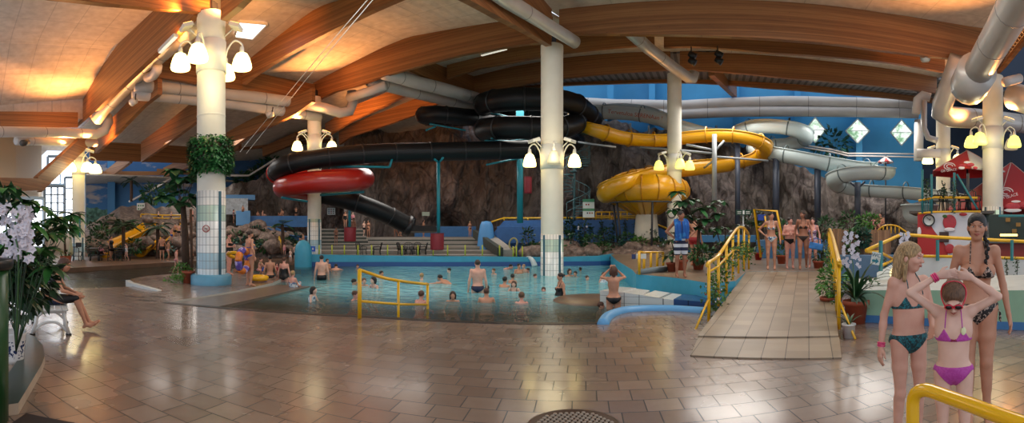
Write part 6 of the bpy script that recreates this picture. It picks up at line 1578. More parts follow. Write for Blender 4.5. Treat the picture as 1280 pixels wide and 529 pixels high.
lamps(c7,.42,28,200,186,(-70,60),(-60,60),'right rear column by the parasol',s=.33)
# no-entry pictogram and round clock on columns
def disc_on(c, r, x, y, D, rad, ringm, label, name, facem, bar=True):
    t = math.atan2(c.x, c.y)+ (az(x)-math.atan2(c.x,c.y))*1.0; R = Matrix.Rotation(-az(x), 3, 'Z'); p = P(x, y, D-r-.03); rt = empty(name, p, label, 'sign')
    MB().lathe([(0,0),(rad,0),(rad,.01),(0,.01)], p, 24, rot=R @ Matrix.Rotation(PI/2,3,'X')).build('face', facem, rt)
    MB().tube([p+R @ V(rad*math.cos(a),-.01,rad*math.sin(a)) for a in [2*PI*i/24 for i in range(24)]], rad*.11, 6, closed=True).build('ring', ringm, rt)
    if bar: MB().beam(p+R @ V(-rad*.65,-.012,rad*.65), p+R @ V(rad*.65,-.012,-rad*.65), rad*.16, .008).build('slash', ringm, rt); MB().box(p+R @ V(0,-.012,0), (rad*.9,.006,rad*.2), R).build('mark', BLACKM, rt)
    return rt, p, R
disc_on(c1,.46,257.5,286,14.8,.10,mat('sign_red','a8262a',.5),'small round red slashed prohibition sign on the tiled foot of the ivy column','prohibition_sign',WHITE)
rt, p, R_ = disc_on(c4,.40,839.5,268,26,.2,BLACKM,'round black-rimmed clock on the column behind the man with the towel','wall_clock',WHITE,False)
for a, l in ((1.2,.13),(2.6,.09)): MB().beam(p+R_ @ V(0,-.02,0), p+R_ @ V(l*math.cos(a),-.02,l*math.sin(a)), .02,.01).build('clock_hand', BLACKM, rt)
# ---- left foreground
R = rnd(12)
broadplant(20,440,4.9,[(6,236,4.6),(14,262,4.4),(30,252,4.9),(48,258,5.0),(40,280,4.7),(60,292,5.0),(22,285,4.9),(8,300,4.6),(52,312,4.6),(62,334,4.7),(30,318,5.1),(76,286,5.4),(88,280,5.6),(70,272,5.3),(90,268,5.6)],'tall leafy plant with drooping bright green leaves at the left edge',m=leafm('leaf_pachira','173a1c','2f6b2f','5c9a4a'),leafl=.27,leafw=.085,nleaf=12,seed=3,tr=.005,stemm=LD)
broadplant(18,414,5.5,[(14,345,5.2),(30,352,5.3),(8,365,5.2),(34,345,5.5),(26,370,5.2),(22,330,5.4),(12,350,5.5)],'dark long-leaved plant growing from the blue and white pot at left',m=LD,leafl=.36,leafw=.07,nleaf=18,seed=9,tr=.005,stemm=LD)
R = rnd(12)
for i, (x, y, D, rx, rz_) in enumerate(((10,335,5.6,.45,.3),(46,350,5.9,.25,.3),(24,372,6.1,.3,.25),(36,318,6,.3,.25),(8,275,5.4,.3,.35))):
    bush('bush', x, y, D, rx, rz_, 'dense dark foliage of the plant group at the left edge', LD, .16, 170, seed=700+i, stem=False, group='foliage clumps at the left edge')
orchid(2,258,40,326,4.3,'large white orchid cluster at the left edge above the green bin',n=80,s=.03,stem_to=(20,430,4.6),seed=8)
rt = empty('ceramic_pot', G(18,455,.05), 'white ceramic pot with blue ornament on the floor at the left edge', 'pot'); q = G(17,453,.05); D_ = math.hypot(q.x,q.y)
t = NT('blue_white_glaze', .15); n = t.voro(t.p, 16, 'F1'); n2 = t.noise(t.p, 24, 4); zb = t.math('LESS_THAN', t.math('ABSOLUTE', t.math('SUBTRACT', t.z, .17)), .10)
t.color(t.mix(t.math('MULTIPLY', t.math('GREATER_THAN', n2, .52), zb), 'd2d4d6', '22345e'))
MB().lathe([(0,0),(.115,0),(.125,.05),(.14,.2),(.15,.33),(.165,.36),(.15,.37),(.13,.33),(0,.32)], q, 28).build('body', t.m, rt, loc=q)
MB().tube([q+V(.142*math.cos(a),.142*math.sin(a),.30) for a in [2*PI*i/28 for i in range(28)]], .006, 6, closed=True).build('blue_band', mat('cobalt','1d3a78',.2), rt)
rt = empty('green_bin', P(-14,450,4.1), 'dark green cylindrical bin with a black lid cut by the left edge', 'bin'); q = P(-14,450,4.1); q.z = 0
MB().lathe([(0,0),(.17,0),(.17,.95+.33),(.0,.95+.33)], q, 28).build('body', mat('bin_green','1e4a26',.35), rt)
MB().lathe([(0,1.28),(.19,1.28),(.215,1.31),(.215,1.36),(.2,1.375),(.0,1.38)], q, 28).build('lid', mat('bin_lid','16191c',.35), rt)
# bench
t0 = az(56); bp = P(62, HZ, 7.95); R = Matrix.Rotation(-t0, 3, 'Z'); rt = empty('white_bench', V(bp.x,bp.y,0), 'white plastic slatted bench under the seated woman at the left', 'bench')
WP = mat('white_plastic', 'd4d6d4', .3)
def B(x, y, z): return V(bp.x,bp.y,0) + R @ V(x, y, z)
for i in range(5): MB().slab([B(-.23+i*.105,-.62,.385), B(-.14+i*.105,-.62,.385), B(-.14+i*.105,.62,.385), B(-.23+i*.105,.62,.385)], .028).build('seat_slat', WP, rt, bevel=.006)
for s in (-.5,.5):
    MB().tube([B(.22,s,.38), B(.235,s,.2), B(.29,s,.02)], [.028,.03,.034], 8).build('leg', WP, rt); MB().tube([B(-.2,s,.38), B(-.215,s,.2), B(-.27,s,.02)], [.028,.03,.034], 8).build('leg', WP, rt)
    MB().tube(spline([B(-.25,s,.06), B(-.12,s,.17), B(.02,s,.2), B(.14,s,.17), B(.27,s,.06)], 5), .022, 8).build('arch_brace', WP, rt); MB().beam(B(-.24,s,.36), B(.26,s,.36), .05,.05).build('seat_rail', WP, rt)
    MB().tube([B(-.24,s,.36), B(-.33,s,.6), B(-.38,s,.82)], .024, 8).build('back_post', WP, rt)
    MB().box(B(.29,s,.012), (.09,.06,.024), R).build('foot_pad', BLACKM, rt); MB().box(B(-.27,s,.012), (.09,.06,.024), R).build('foot_pad', BLACKM, rt)
for z in (.5,.62,.74): MB().beam(B(-.31-(z-.5)*.25,-.6,z), B(-.31-(z-.5)*.25,.6,z), .02,.07).build('back_slat', WP, rt)
# cafe tables far left
R = rnd(13)
for i, (x, y, rz) in enumerate(((95,329.5,1.2),(118,328,-.8),(131,328,.6),(149,328.5,-1.0),(155,326,.3))):
    garden_chair(x, y, 25.2, rz, 'black plastic cafe chair at far left, %s' % ['leftmost, beside the planter box','left of the first cafe table','between the two cafe tables','right of the second cafe table','rightmost, behind the second cafe table'][i], .95)
for i, x in enumerate((124,142)):
    p = P(x, 327.5, 25.6); rt = empty('cafe_table', p, ['left round black cafe table at far left','right round black cafe table at far left'][i], 'table')
    MB().lathe([(0,.7),(.5,.7),(.52,.72),(.5,.74),(0,.74)], p, 24).build('tabletop', BLACKM, rt); MB().cyl(p, p+V(0,0,.7), .04, n=8).build('stem', BLACKM, rt); MB().lathe([(0,0),(.28,0),(.26,.04),(0,.06)], p, 16).build('base', BLACKM, rt)
rt = empty('planter_box', P(82,331,24.6), 'terracotta planter box with a small tree at far left', 'planter'); q = P(82,331.5,24.6); MB().prism([(q.x-.2,q.y-.2),(q.x+.2,q.y-.2),(q.x+.2,q.y+.2),(q.x-.2,q.y+.2)], q.z, q.z+.48).build('box', TERRA, rt)
MB().cyl(q+V(0,0,.4), P(80,288,24.6), .06, n=8).build('trunk', BARK, rt); mb = MB(); leafmass(mb, P(82,284,24.6), (.75,.75,.5), 260, .22, R); leafmass(mb, q+V(0,0,.6), (.28,.28,.14), 60, .12, R); mb.build('foliage', LF, rt)
rt = empty('closed_parasol', P(88.5,331,25), 'cream closed parasol beside the far left column', 'parasol'); a, b = P(88.5,331,25), P(88.5,299,25); MB().cyl(a, b, .025, n=6).build('pole', WHITE, rt); MB().lathe([(.05,0),(.14,.08),(.12,.4),(.03,.85),(0,.9)], lerp(a,b,.35), 10).build('canopy', mat('cream_canvas','b9bc98',.8), rt)
MB().slab([P(98.5,270,25.9),P(101,270,25.9),P(101,297,25.9),P(98.5,297,25.9)], .03).build('teal_strip', TP); tag(bpy.data.objects['teal_strip'], 'tall narrow teal strip on the column by the tall windows', 'strip')
box_px('counter_box', 94.5, 102, 303.5, 309, 25, .4, mat('dark_box','1d2022',.5), 'small dark box at the foot of the column by the tall windows', 'box')
# palms
palm(154,327,283,27,13,1.25,'dark feathery palm left of the long yellow slide',seed=2,tr=.1,droop=1.4)
palm(197,326,285,27.4,13,1.15,'dark feathery palm between the yellow slides',seed=4,tr=.1,droop=1.4)
palm(353,318,281,26.5,9,.75,'small palm tree on the rocky bank left of the column behind the red slide',m=LF,seed=6,tr=.09,width=.16,nl=7)
palm(164,252,226,40,9,1.2,'dark palm standing before the painted blue wall at far left',m=LD,seed=8,tr=.12,droop=1.6)
broadplant(234,352,15.6,[(217,212,15.4),(228,222,15.2),(207,245,15.2),(222,240,15.8),(240,228,15.8),(214,230,15.9),(238,246,15.5),(226,254,15.3),(245,215,16)],'tall broad-leaved palm beside the ivy column on the left island',m=leafm('leaf_fan','1c3f2a','356f45','5c9a62'),leafl=.55,leafw=.3,nleaf=9,seed=11,name='fan_palm',cat='palm',tr=.014,crown=(229,262,15.6))
MB().tube([P(233,350,15.7), P(231.5,300,15.7), P(229,258,15.6)], [.14,.12,.09], 10).build('trunk', BARK, bpy.data.objects['fan_palm'])
MB().cyl(P(240,345,16.2), P(238.5,262,17), .05, n=8).build('wooden_post', BARK); tag(bpy.data.objects['wooden_post'], 'slim brown wooden post beside the broad-leaved palm on the island', 'post')
rt = empty('potted_ivy', G(232,354,0), 'terracotta pot overgrown with trailing bright green ivy on the island', 'plant'); q = G(235,354,0); pot(rt, q, .2, .38); mb = MB(); leafmass(mb, q+V(-.25,0,.32), (.35,.35,.28), 420, .09, R); leafmass(mb, q+V(-.45,0,.08), (.5,.35,.1), 200, .08, R); mb.build('foliage', LB_, rt)
# right deck plants
broadplant(873,337,14.6,[(846,240,14.4),(853,252,14.2),(842,262,14.5),(866,250,14.8),(875,262,14.3),(888,258,14.6),(882,275,14.2),(897,268,14.8),(862,270,14.9),(870,285,14.6),(893,285,14.9),(900,252,15.2)],'tall broad-leaved tree in a terracotta pot behind the man with the towel',m=leafm('leaf_ficus','12301c','22552c','3b7a3c'),leafl=.42,leafw=.2,nleaf=9,seed=14,potr=.2,name='potted_tree',cat='tree',tr=.012,crown=(875,286,14.6))
MB().tube([P(873,336,14.6), P(873,300,14.6), P(875,270,14.6)], [.06,.055,.04], 8).build('trunk', BARK, bpy.data.objects['potted_tree'])
broadplant(840,340,13.9,[(838,300,13.9),(845,312,13.7),(836,320,13.6),(843,292,14.1)],'dark leafy pot plant left of the man with the towel',m=LD,leafl=.4,leafw=.12,nleaf=8,seed=15,potr=.16)
broadplant(905,331,16.8,[(896,290,16.4),(906,284,16.6),(914,296,16.4),(902,303,16.2),(918,288,17),(926,282,17)],'leafy pot plant behind the left ramp railing',m=LD,leafl=.45,leafw=.14,nleaf=8,seed=16,potr=.2)
for i, (x, y, D, lb) in enumerate(((852,338,13.6,'terracotta pot right behind the legs of the man in striped shorts'),(977,330,16.4,'small terracotta pot behind the dark-haired woman at the ramp top'),(1023,338,15.2,'terracotta pot right of the four bathers'),(948,325,19.7,'round red pot behind the yellow frame'))):
    q = P(x, y, D); rt = empty('terracotta_pot', q, lb, 'pot'); pot(rt, q, .17, .3, TERRA if i < 3 else mat('red_pot','9a1c1c',.4)); mb = MB(); leafmass(mb, q+V(0,0,.42), (.2,.2,.16), 90, .1, R); mb.build('foliage', LF, rt)
for i, (x, y, D, rx, rz_, lb, mm) in enumerate(((978,292,17,.35,.5,'green bush behind the stocky man in black briefs',LF),(1028,303,16,.3,.85,'tall dark bush right of the four bathers',LD),(1030,285,17,.5,.4,'green bush above the right ramp railing',LF),(1062,283,16.2,.42,.5,'bush hanging over the left part of the wooden screen',LF),(1066,302,15.3,.25,.45,'greenery climbing the wooden screen',LF),(1085,276,17.5,.45,.25,'spiky bright plant on top of the wooden screen',LB_),(1080,298,15.3,.18,.3,'small creeper in the middle of the wooden screen',LT),(878,318,13.9,.4,.25,'low round green bush at the foot of the potted tree',LF),(940,272,19,.4,.3,'dark bush left of the yellow frame',LD))):
    bush('bush', x, y, D, rx, rz_, lb, mm, .14, 260, seed=i+40)
# ivy on the railings
def ivy(name, pts, wd, n, label, m=LF, size=.07, flowers=10):
    R = rnd(len(label)); rt = empty(name, pts[0], label, 'ivy'); mb = MB()
    for i in range(n):
        k = R.uniform(0, len(pts)-1.001); q = lerp(pts[int(k)], pts[int(k)+1], k % 1) + V(R.gauss(0,wd), R.gauss(0,wd), R.gauss(0,wd*1.3)); kite(mb, q, V(R.uniform(-1,1),R.uniform(-1,1),R.uniform(-1,.6)), V(R.uniform(-1,1),-1,R.uniform(-1,1)), size*R.uniform(.6,1.3), size*.6)
    mb.build('foliage', m, rt); MB().tube(pts, .008, 5).build('vine', BARK, rt)
    for i in range(flowers): k = R.uniform(0, len(pts)-1.001); q = lerp(pts[int(k)], pts[int(k)+1], k % 1) + V(R.gauss(0,wd), R.gauss(0,wd)-.05, R.gauss(0,wd)); MB().ball(q, .018, 6).build('flower', FLW if i % 3 else FLR, rt)
    return rt
ivy('railing_ivy', PP([(888,392,8.9),(893,372,9.2),(897,352,9.8),(908,330,10.6),(920,316,12),(932,310,13.9),(938,318,14.8)]), .1, 900, 'flowering ivy twined through the left ramp railing', leafm('ivy_yellowish','1f3f1a','46702c','8aa04a'), .08, 26)
ivy('railing_ivy', PP([(1046,392,8.9),(1042,366,9.8),(1040,345,11),(1037,325,13),(1035,312,14.5)]), .07, 600, 'flowering ivy twined through the right ramp railing', leafm('ivy_yellowish','1f3f1a','46702c','8aa04a'), .07, 16)
for i, (x, y0, y1, D) in enumerate(((1106,322,338,11.3),(1258,323,358,11.3),(1271,323,352,11.3),(1142,321,338,11.3))):
    ivy('hanging_vine', PP([(x,y0,D),(x+.5,(y0+y1)/2,D),(x-.5,y1,D)]), .025, 90, ['leftmost','third','rightmost','second'][i]+' thin vine from the left hanging on the white balcony wall', LF, .05, 0)
for i, x in enumerate((752,767,781,795,813)):
    ivy('hanging_vine', PP([(x,277,28.8),(x+.3,284,28.8),(x,(294,288,293,290,300)[i],28.8)]), .05, 60, '%s thin vine on the blue wall below the yellow bowl' % ['leftmost','second','middle','fourth','rightmost'][i], LD, .12, 0)
for i, (x, y0, y1) in enumerate(((1158,226,246),(1179,230,246),(1192,228,262))):
    ivy('hanging_vine', PP([(x,y0,18.4),(x+.6,(y0+y1)/2,18.4),(x,y1,18.4)]), .05, 90, ['left','middle','right'][i]+' ivy strand on the teal posts of the kiosk terrace', LD, .1, 0)
# orchids right
orchid(1053,290,1076,334,8.2,'white orchid spike right of the ramp railing',n=44,s=.027,stem_to=(1068,372,8.0),seed=21)
R = rnd(31); q = G(1070,404,0); rt = empty('orchid_pot_plant', q, 'dark strap-leaved plant in a large terracotta pot right of the ramp', 'plant'); pot(rt, q, .22, .4); mb = MB()
for k in range(34): a = R.uniform(0, 2*PI); e = R.uniform(.5,1.35); blade(mb, q+V(0,0,.4), V(math.cos(a)*math.cos(e), math.sin(a)*math.cos(e), math.sin(e)), R.uniform(.5,.95), .075, 1.7, R, 8)
mb.build('strap_leaves', LD, rt)
q = G(1090,398,0)+V(.15,.3,0); rt = empty('potted_plant', q, 'small-leaved trailing plant in a terracotta pot beside the mint wall', 'plant'); pot(rt, q, .17, .3); mb = MB(); leafmass(mb, q+V(0,0,.45), (.36,.3,.28), 260, .09, R); mb.build('foliage', LF, rt)
q = G(1056,396,0)+V(.1,.6,0); rt = empty('potted_plant', q, 'bright green bushy plant behind the strap-leaved plant right of the ramp', 'plant'); pot(rt, q, .18, .3); mb = MB(); leafmass(mb, q+V(.1,0,.6), (.36,.3,.35), 300, .12, R); mb.build('foliage', LB_, rt)
q = G(1061,422,0); rt = empty('white_pot', q, 'small plain white pot on the floor right of the ramp', 'pot'); MB().lathe([(0,0),(.085,0),(.1,.19),(.108,.19),(.108,.21),(.09,.21),(.085,.18),(0,.17)], q, 20).build('body', WP, rt); mb = MB()
for k in range(8): a = R.uniform(0, 2*PI); blade(mb, q+V(0,0,.17), V(math.cos(a)*.6, math.sin(a)*.6, .9), .3, .04, 1.2, R, 5)
mb.build('strap_leaves', LD, rt)
orchid(1124,291,1136,316,9.3,'small white orchid in front of the yellow balcony railing',n=22,s=.032,stem_to=(1126,352,9.2),seed=23)
q = P(1122,357,9.2); rt = empty('potted_plant', q, 'dark thin-leaved plant in a grey pot behind the blond girl', 'plant'); MB().lathe([(0,0),(.07,0),(.1,.15),(.1,.17),(0,.16)], q, 18).build('pot', mat('grey_pot','8c9094',.4), rt); mb = MB()
for k in range(16): a = R.uniform(0, 2*PI); e = R.uniform(.6,1.4); blade(mb, q+V(0,0,.15), V(math.cos(a)*math.cos(e), math.sin(a)*math.cos(e), math.sin(e)), R.uniform(.35,.75), .035, 1.8, R, 7)
mb.build('strap_leaves', LD, rt)
q = P(1118,342,9.9); MB().ball(q, (.1,.1,.13), 14).build('globe_lamp', mat('warm_globe','fff0c0',.3,emit='ffe9a8',estr=1.2)); tag(bpy.data.objects['globe_lamp'], 'small glowing globe lamp at the white side panel', 'lamp')
q = P(1268,391,8.4); MB().tube([q+V(-.04,0,-.1), q+V(0,0,0), q+V(.02,0,.1), q+V(.08,0,.12)], [.03,.028,.02,.012], 8).build('painted_shell', mat('tan_shape','a5805a',.5)); tag(bpy.data.objects['painted_shell'], 'tan curved ornament on the mint wall at the right', 'ornament')
# planting beds: bushes and boulders
R = rnd(77)
bl = [(705,296,27,.5,.4,LF),(718,302,26.6,.55,.4,LT),(731,290,27.6,.45,.6,LD),(742,303,26.2,.6,.4,LF),(757,296,27,.5,.5,LD),(770,303,26.2,.6,.35,LT),(784,300,26.6,.5,.4,LF),(798,304,26,.55,.3,LB_),(812,298,26.8,.45,.5,LD),(824,305,26,.5,.3,LF),(712,284,28,.3,.5,LD),(660,300,26,.35,.7,LD),(668,311,25.6,.5,.25,LF),(752,311,25.4,.6,.25,LF),(700,312,25.4,.35,.25,LB_)]
ow = ['first','second','third','fourth','fifth','sixth','seventh','eighth','ninth','tenth']
for i, (x, y, D, rx, rz_, mm) in enumerate(bl):
    bush('bush', x, y, D, rx, rz_, 'leafy shrub in the planting bed under the blue wall by the pool', mm, .2, 230, seed=100+i, group='shrubs in the bed by the pool end wall', flowers=(FLW, 4, .06) if i in (0,2,9,11) else None)
lbp = [(120,300,28.5),(126,290,29.5),(118,310,27.6),(146,284,31),(168,308,27.4),(150,317,27.4),(120,284,30.5),(168,286,31.5),(205,312,27.8),(140,276,32),(295,296,29.5),(303,306,28.6),(315,301,29.4),(330,308,28.6),(318,290,31),(340,300,29.6),(360,306,28.8),(371,300,29.5),(328,296,30.4)]
for i, (x, y, D) in enumerate(lbp):
    bush('bush', x, y, D, .55, .4, 'low green shrub growing among the rocks of the left planted slopes', (LD, LF, LT)[i % 3], .22, 170, seed=200+i, group='shrubs on the left rock slopes')
for i, (x, y, D, r) in enumerate(((305,226,44.6,1.0),(325,222,44.6,1.5),(338,210,44.8,1.4),(190,243,40,1.0))):
    bush('tree_bush', x, y, D, r, r*.8, 'dark leafy tree crown above the rocks in front of the painted wall', LF, .4, 300, seed=300+i, group='tree crowns before the painted wall', cat='tree')
bush('palm_bush', 1040,182,34.5,1.3,1.2,'dark green fern palm between the diamond windows',LT,.5,160,seed=5,cat='palm')
def boulder(x, y, D, r, seed):
    R = rnd(seed); p = P(x, y, D); mb = MB(); mb.ball((0,0,0), 1, 14); vs = []
    for v in mb.v: w = Vector(v); k = 1+.35*mnoise.noise(w*1.3+V(seed,0,0))+.12*mnoise.noise(w*4+V(0,seed,0)); vs.append((w.x*k*r*1.25, w.y*k*r, w.z*k*r*.75))
    mb.v = vs; o = mb.build('boulder', _m['boulder_stone']); o.location = p; o.rotation_euler = (0,0,R.uniform(0,3)); tag(o, 'rounded pinkish grey boulder lying in the planted beds', 'boulder', 'boulders in the planted beds')
for i in range(60):
    if i < 22: x, y, D = R.uniform(112,258), 0, 0; y = R.uniform(272,315); D = 27.4+(315-y)*.11
    elif i < 40: x = R.uniform(288,384); y = R.uniform(292,316); D = 27.6+(316-y)*.12
    else: x = R.uniform(657,830); y = R.uniform(306,319); D = 25.2+(319-y)*.12
    boulder(x, y, D, R.uniform(.25,.6), 500+i)
for i, (x, y, D, r) in enumerate(((321,283,32,.6),(306,288,31,.5),(333,291,31,.5),(350,296,29.6,.45),(290,290,31,.5),(343,308,28,.6),(666,316,25,.55),(742,317,25,.45),(790,310,25.5,.5))): boulder(x, y, D, r, 900+i)
# small water jet at the pool wall
rt = empty('water_jet', P(664,326,24), 'small arching water jet on the pool end wall left of the column', 'water jet')
for s in (0,1): MB().tube(spline(PP([(657+s*3,322.5,24.2),(661+s*2,322,23.9),(665+s*1.5,326,23.6),(668+s,333,23.4)]), 5), [.05,.05,.05,.06,.06,.07,.07,.08,.08,.09,.1,.1,.11,.12,.12,.12], 6).build('jet', mat('white_water_jet','c6d4da',.3), rt)
# ================================================================ the people
def band(rt, c, d, r, th, m, name='wristband', n=16, wd=.012):
    c = V(*c); d = V(*d).normalized(); a = d.cross(V(0,0,1) if abs(d.z) < .9 else V(1,0,0)).normalized(); b = d.cross(a)
    for o in (-wd, 0, wd): LMB().tube([c+d*o+(a*math.cos(q)+b*math.sin(q))*r for q in [2*PI*i/n for i in range(n)]], th, 6, closed=True).build(name, m, rt)
def near_people():
    D = 4.05; x = 1221; loc = P(x, HZ, D); loc.z = 0
    rt, J, hp, Hm, g, tp = make_person('person', 'tall woman with black braided hair in a black cream patterned bikini standing at the right', loc, PI-az(x)+.1, H=1.77, sex='f', skin='tan', suit='bikini', sc='leo', hair='black', hs='braid', vox=.0085, detail=True, fingers=True, bust=1.12, hyaw=-.12, hpitch=-.05,
        over=dict(eR=(.215,-.05,1.12), wR=(.15,.03,.93), eL=(-.222,-.05,1.1), wL=(-.262,-.0,.86), kR=(.07,.03,.49), kL=(-.075,.03,.49), aR=(.07,-.02,.08), aL=(-.085,-.02,.08), head=(0,.03,1.575)))
    band(rt, J['aL']+V3((0,0,.05)), (0,0,1), .038, .004, CL['black'], 'ankle_bracelet', wd=.006)
    for s in (1,-1):
        a = tp(s*.158,.02,-.0)
        for d in (-.02,.03): LMB().tube([V(*a), V(*(a+V3((s*.03,d,-.05)))), V(*(a+V3((s*.03,d*1.5,-.12))))], .006, 6).build('side_tie', CL['leo'], rt)
    D = 3.5; x = 1136; loc = P(x, HZ, D); loc.z = 0
    rt, J, hp, Hm, g, tp = make_person('person', 'blond girl in a teal patterned bikini with a purple hair clip looking right', loc, PI-az(x)+.5, H=1.52, sex='c', skin='fair', suit='bikini', sc='teal', hair='blond', hs='long', vox=.008, fat=1.05, detail=True, fingers=True, hyaw=.7, hpitch=-.12,
        over=dict(eR=(.20,-.05,1.12), wR=(.235,-.03,.88), eL=(-.2,.03,1.13), wL=(-.1,.2,1.03), kR=(.09,.02,.49), kL=(-.09,.02,.49), head=(0,.03,1.585)))
    f = J['wR']-J['eR']; band(rt, J['wR']-f/np.linalg.norm(f)*.01, f, .026, .005, CL_PINK, 'wristband')
    for q in range(6): LMB().ball(hp(-.082+.0,.02+.014*math.cos(q*1.047),.035+.014*math.sin(q*1.047)), (.004,.008,.008), 8).build('hair_clip_petal', mat('purple_clip', '4c3f8c', .3), rt)
    D = 3.0; x = 1192; loc = P(x, HZ, D); loc.z = 0
    rt, J, hp, Hm, g, tp = make_person('person', 'young girl in a pink bikini with both arms raised to her swimming goggles', loc, PI-az(x), H=1.36, sex='c', skin='pale', suit='bikini', sc='pink', hair='lightbrown', hs='wet', vox=.0075, detail=True, fingers=True, hyaw=0, hpitch=-.7,
        over=dict(eR=(.335,.05,1.53), wR=(.125,.0,1.655), eL=(-.345,.05,1.5), wL=(-.135,.0,1.645), head=(0,.09,1.50), neck=(0,.0,1.40), hR=(-.7,.05,.12), hL=(.7,.05,.12), pR=(0,.3,1), pL=(0,.3,1), kR=(.085,.02,.49), kL=(-.085,.02,.49)))
    f = J['wR']-J['eR']; band(rt, J['wR']-f/np.linalg.norm(f)*.02, f, .026, .0055, CL_PINK, 'wristband')
    gr = mat('goggle_red', 'd0203c', .3, coat=.4)
    for s in (-1,1):
        gl_ = LMB().ball(hp(s*.031,.095,.010), (.024*g,.014*g,.018*g), 12, rot=Matrix([list(r) for r in Hm])).build('goggle_lens', mat('smoke_lens', '16080c', .12), rt)
        LMB().tube([hp(s*.031+.026*math.cos(q),.094,.010+.020*math.sin(q)) for q in [2*PI*i/18 for i in range(18)]], .0055*g, 6, closed=True).build('goggle_rim', gr, gl_)
        LMB().tube(spline([hp(s*.056,.087,.012), hp(s*.078,.03,.025), hp(s*.083,-.03,.035), hp(s*.062,-.09,.04), hp(0,-.12,.045)], 5), .005*g, 6).build('goggle_strap', gr, rt)
        LMB().tube(spline([hp(s*.079,.0,.03), hp(s*.078,-.02,.065), hp(s*.045,-.03,.11), hp(0,-.035,.121)], 5), .004*g, 6).build('goggle_strap', gr, rt)
    LMB().tube([hp(-.01,.1,.012), hp(0,.106,.014), hp(.01,.1,.012)], .004, 6).build('nose_bridge', gr, rt)
    LMB().ball(tp(-.075,.098,.315), (.017,.006,.026), 10).build('motif_patch', mat('cream_patch', 'e2e6b8', .6), rt)
    a = tp(0,.105,.245)
    for s in (-1,1): LMB().tube([V(*a), V(*(a+V3((s*.014,.005,.007)))), V(*(a+V3((s*.018,.003,-.005)))), V(*a)], .0025, 5).build('bow', CL['red'], rt)
CL_PINK = mat('pink_band', 'e0407c', .4)
STRIPE = NT('navy_white_striped_shorts', .7); _z = STRIPE.math('FRACT', STRIPE.math('DIVIDE', STRIPE.z, .17)); STRIPE.color(STRIPE.mix(STRIPE.math('GREATER_THAN', _z, .5), '1a2340', 'cfd4dc')); CL['stripe'] = STRIPE.m
near_people()
# seated woman on the bench
D = 7.9; p = P(58, HZ, D); loc = V(p.x, p.y, .33)
make_person('person', 'seated woman in black leaning forward on the white bench at the left', loc, PI-az(50)+PI/2-.12, H=1.68, sex='f', skin='tan', suit='shirt', sc='black', hair='auburn', hs='bob', vox=.014, detail=True, fingers=True, hpitch=-.25, hyaw=-.2,
   pose_=dict(pel=(0,0,.17), neck=(0,.20,.60), head=(0,.31,.74), hipw=.085, sh=(.165,.18,.555), eR=(.2,.28,.33), wR=(.1,.49,.26), eL=(-.2,.3,.33), wL=(-.06,.5,.27), hR=(-.2,.7,-.5), hL=(.2,.7,-.5), kR=(.09,.50,.20), aR=(.05,.66,-.24), kL=(-.06,.52,.17), aL=(-.02,.72,-.22), foot=(0,.95,.15), rgt=(1,0,0)))
# man with the towel
rt, J, hp, Hm, g, tp = person('man in navy and white striped swim shorts with a blue towel round his neck', 851, 349.5, 263, 12.1, turn=12, z=DZ, sex='m', skin='brown', suit='shorts', sc='stripe', hair='dark', hs='short', pose_='hips', vox=.014, detail=True, hyaw=.6)
w_ = mw(rt); k_ = 1.73/1.7
tow = empty('beach_towel', w_ @ V(0,.1,1.3), 'blue beach towel hanging round the neck of the man in striped shorts', 'towel')
for s in (-1,1):
    pts = spline([w_ @ V(*tp(s*.0,-.075,.54)), w_ @ V(*tp(s*.075,-.03,.545)), w_ @ V(*tp(s*.10,.06,.48)), w_ @ V(*tp(s*.10,.135,.38)), w_ @ V(*tp(s*.095,.15,.2)), w_ @ V(*tp(s*.09,.155,.0 if s > 0 else .05))], 6)
    m = MB(); vs = []; n = len(pts); rg = (w_.to_3x3() @ V(1,0,0)).normalized()
    for i, q in enumerate(pts):
        t = (pts[min(i+1,n-1)]-pts[max(i-1,0)]).normalized(); nn = t.cross(rg).normalized(); sd = rg if i > 8 else lerp(t.cross(V(0,0,1)) if t.cross(V(0,0,1)).length > .1 else rg, rg, i/8.0).normalized()
        for j in range(9): a = (j-4)/4; vs.append(q + sd*a*.085 + nn*(.012*math.cos(a*7+i*.2)))
    fs = [(i*9+j, i*9+j+1, (i+1)*9+j+1, (i+1)*9+j) for i in range(n-1) for j in range(8)]
    o = m.add(vs, fs).build('towel_half', patt('blue_towel_cloth', '2256a0', '2f78b8', 5, .55, rough=.95), tow); so = o.modifiers.new('s', 'SOLIDIFY'); so.thickness = .02; so.offset = 0
# four bathers at the head of the ramp
person('dark-haired woman, hand on hip, in a white patterned bikini at the ramp top', 964, 337, 264.5, 14.6, turn=0, z=DZ, sex='f', skin='tan', sc='white', hair='dark', hs='bun', pose_='hip', vox=.015, hyaw=.5, detail=True)
person('stocky man in black swim briefs at the top of the ramp', 987.5, 338, 276, 15.0, turn=8, z=DZ, sex='m', skin='pink', suit='briefs', sc='black', hair='dark', hs='short', pose_='fold', vox=.015, fat=1.14, hyaw=.5, detail=True, H=1.62)
person('woman in a brown bikini with head turned left among the four bathers', 1004, 338, 262.5, 14.5, turn=0, z=DZ, sex='f', skin='brown', sc='brown', hair='brown', hs='bob', pose_='walk', vox=.015, hyaw=-.9, detail=True)
person('woman in a speckled swimsuit half hidden behind, carrying a blue bag', 1016, 338, 276.5, 15.3, turn=-8, z=DZ, sex='f', skin='pink', sc='multi', suit='onepiece', hair='brown', hs='short', pose_='stand', vox=.016, H=1.62)
q = P(1020, 308, 14.3); rt = empty('beach_bag', q, 'blue bag carried by the half hidden woman at the top of the ramp', 'bag'); R = Matrix.Rotation(-az(1020),3,'Z') @ Matrix.Rotation(.2,3,'Y')
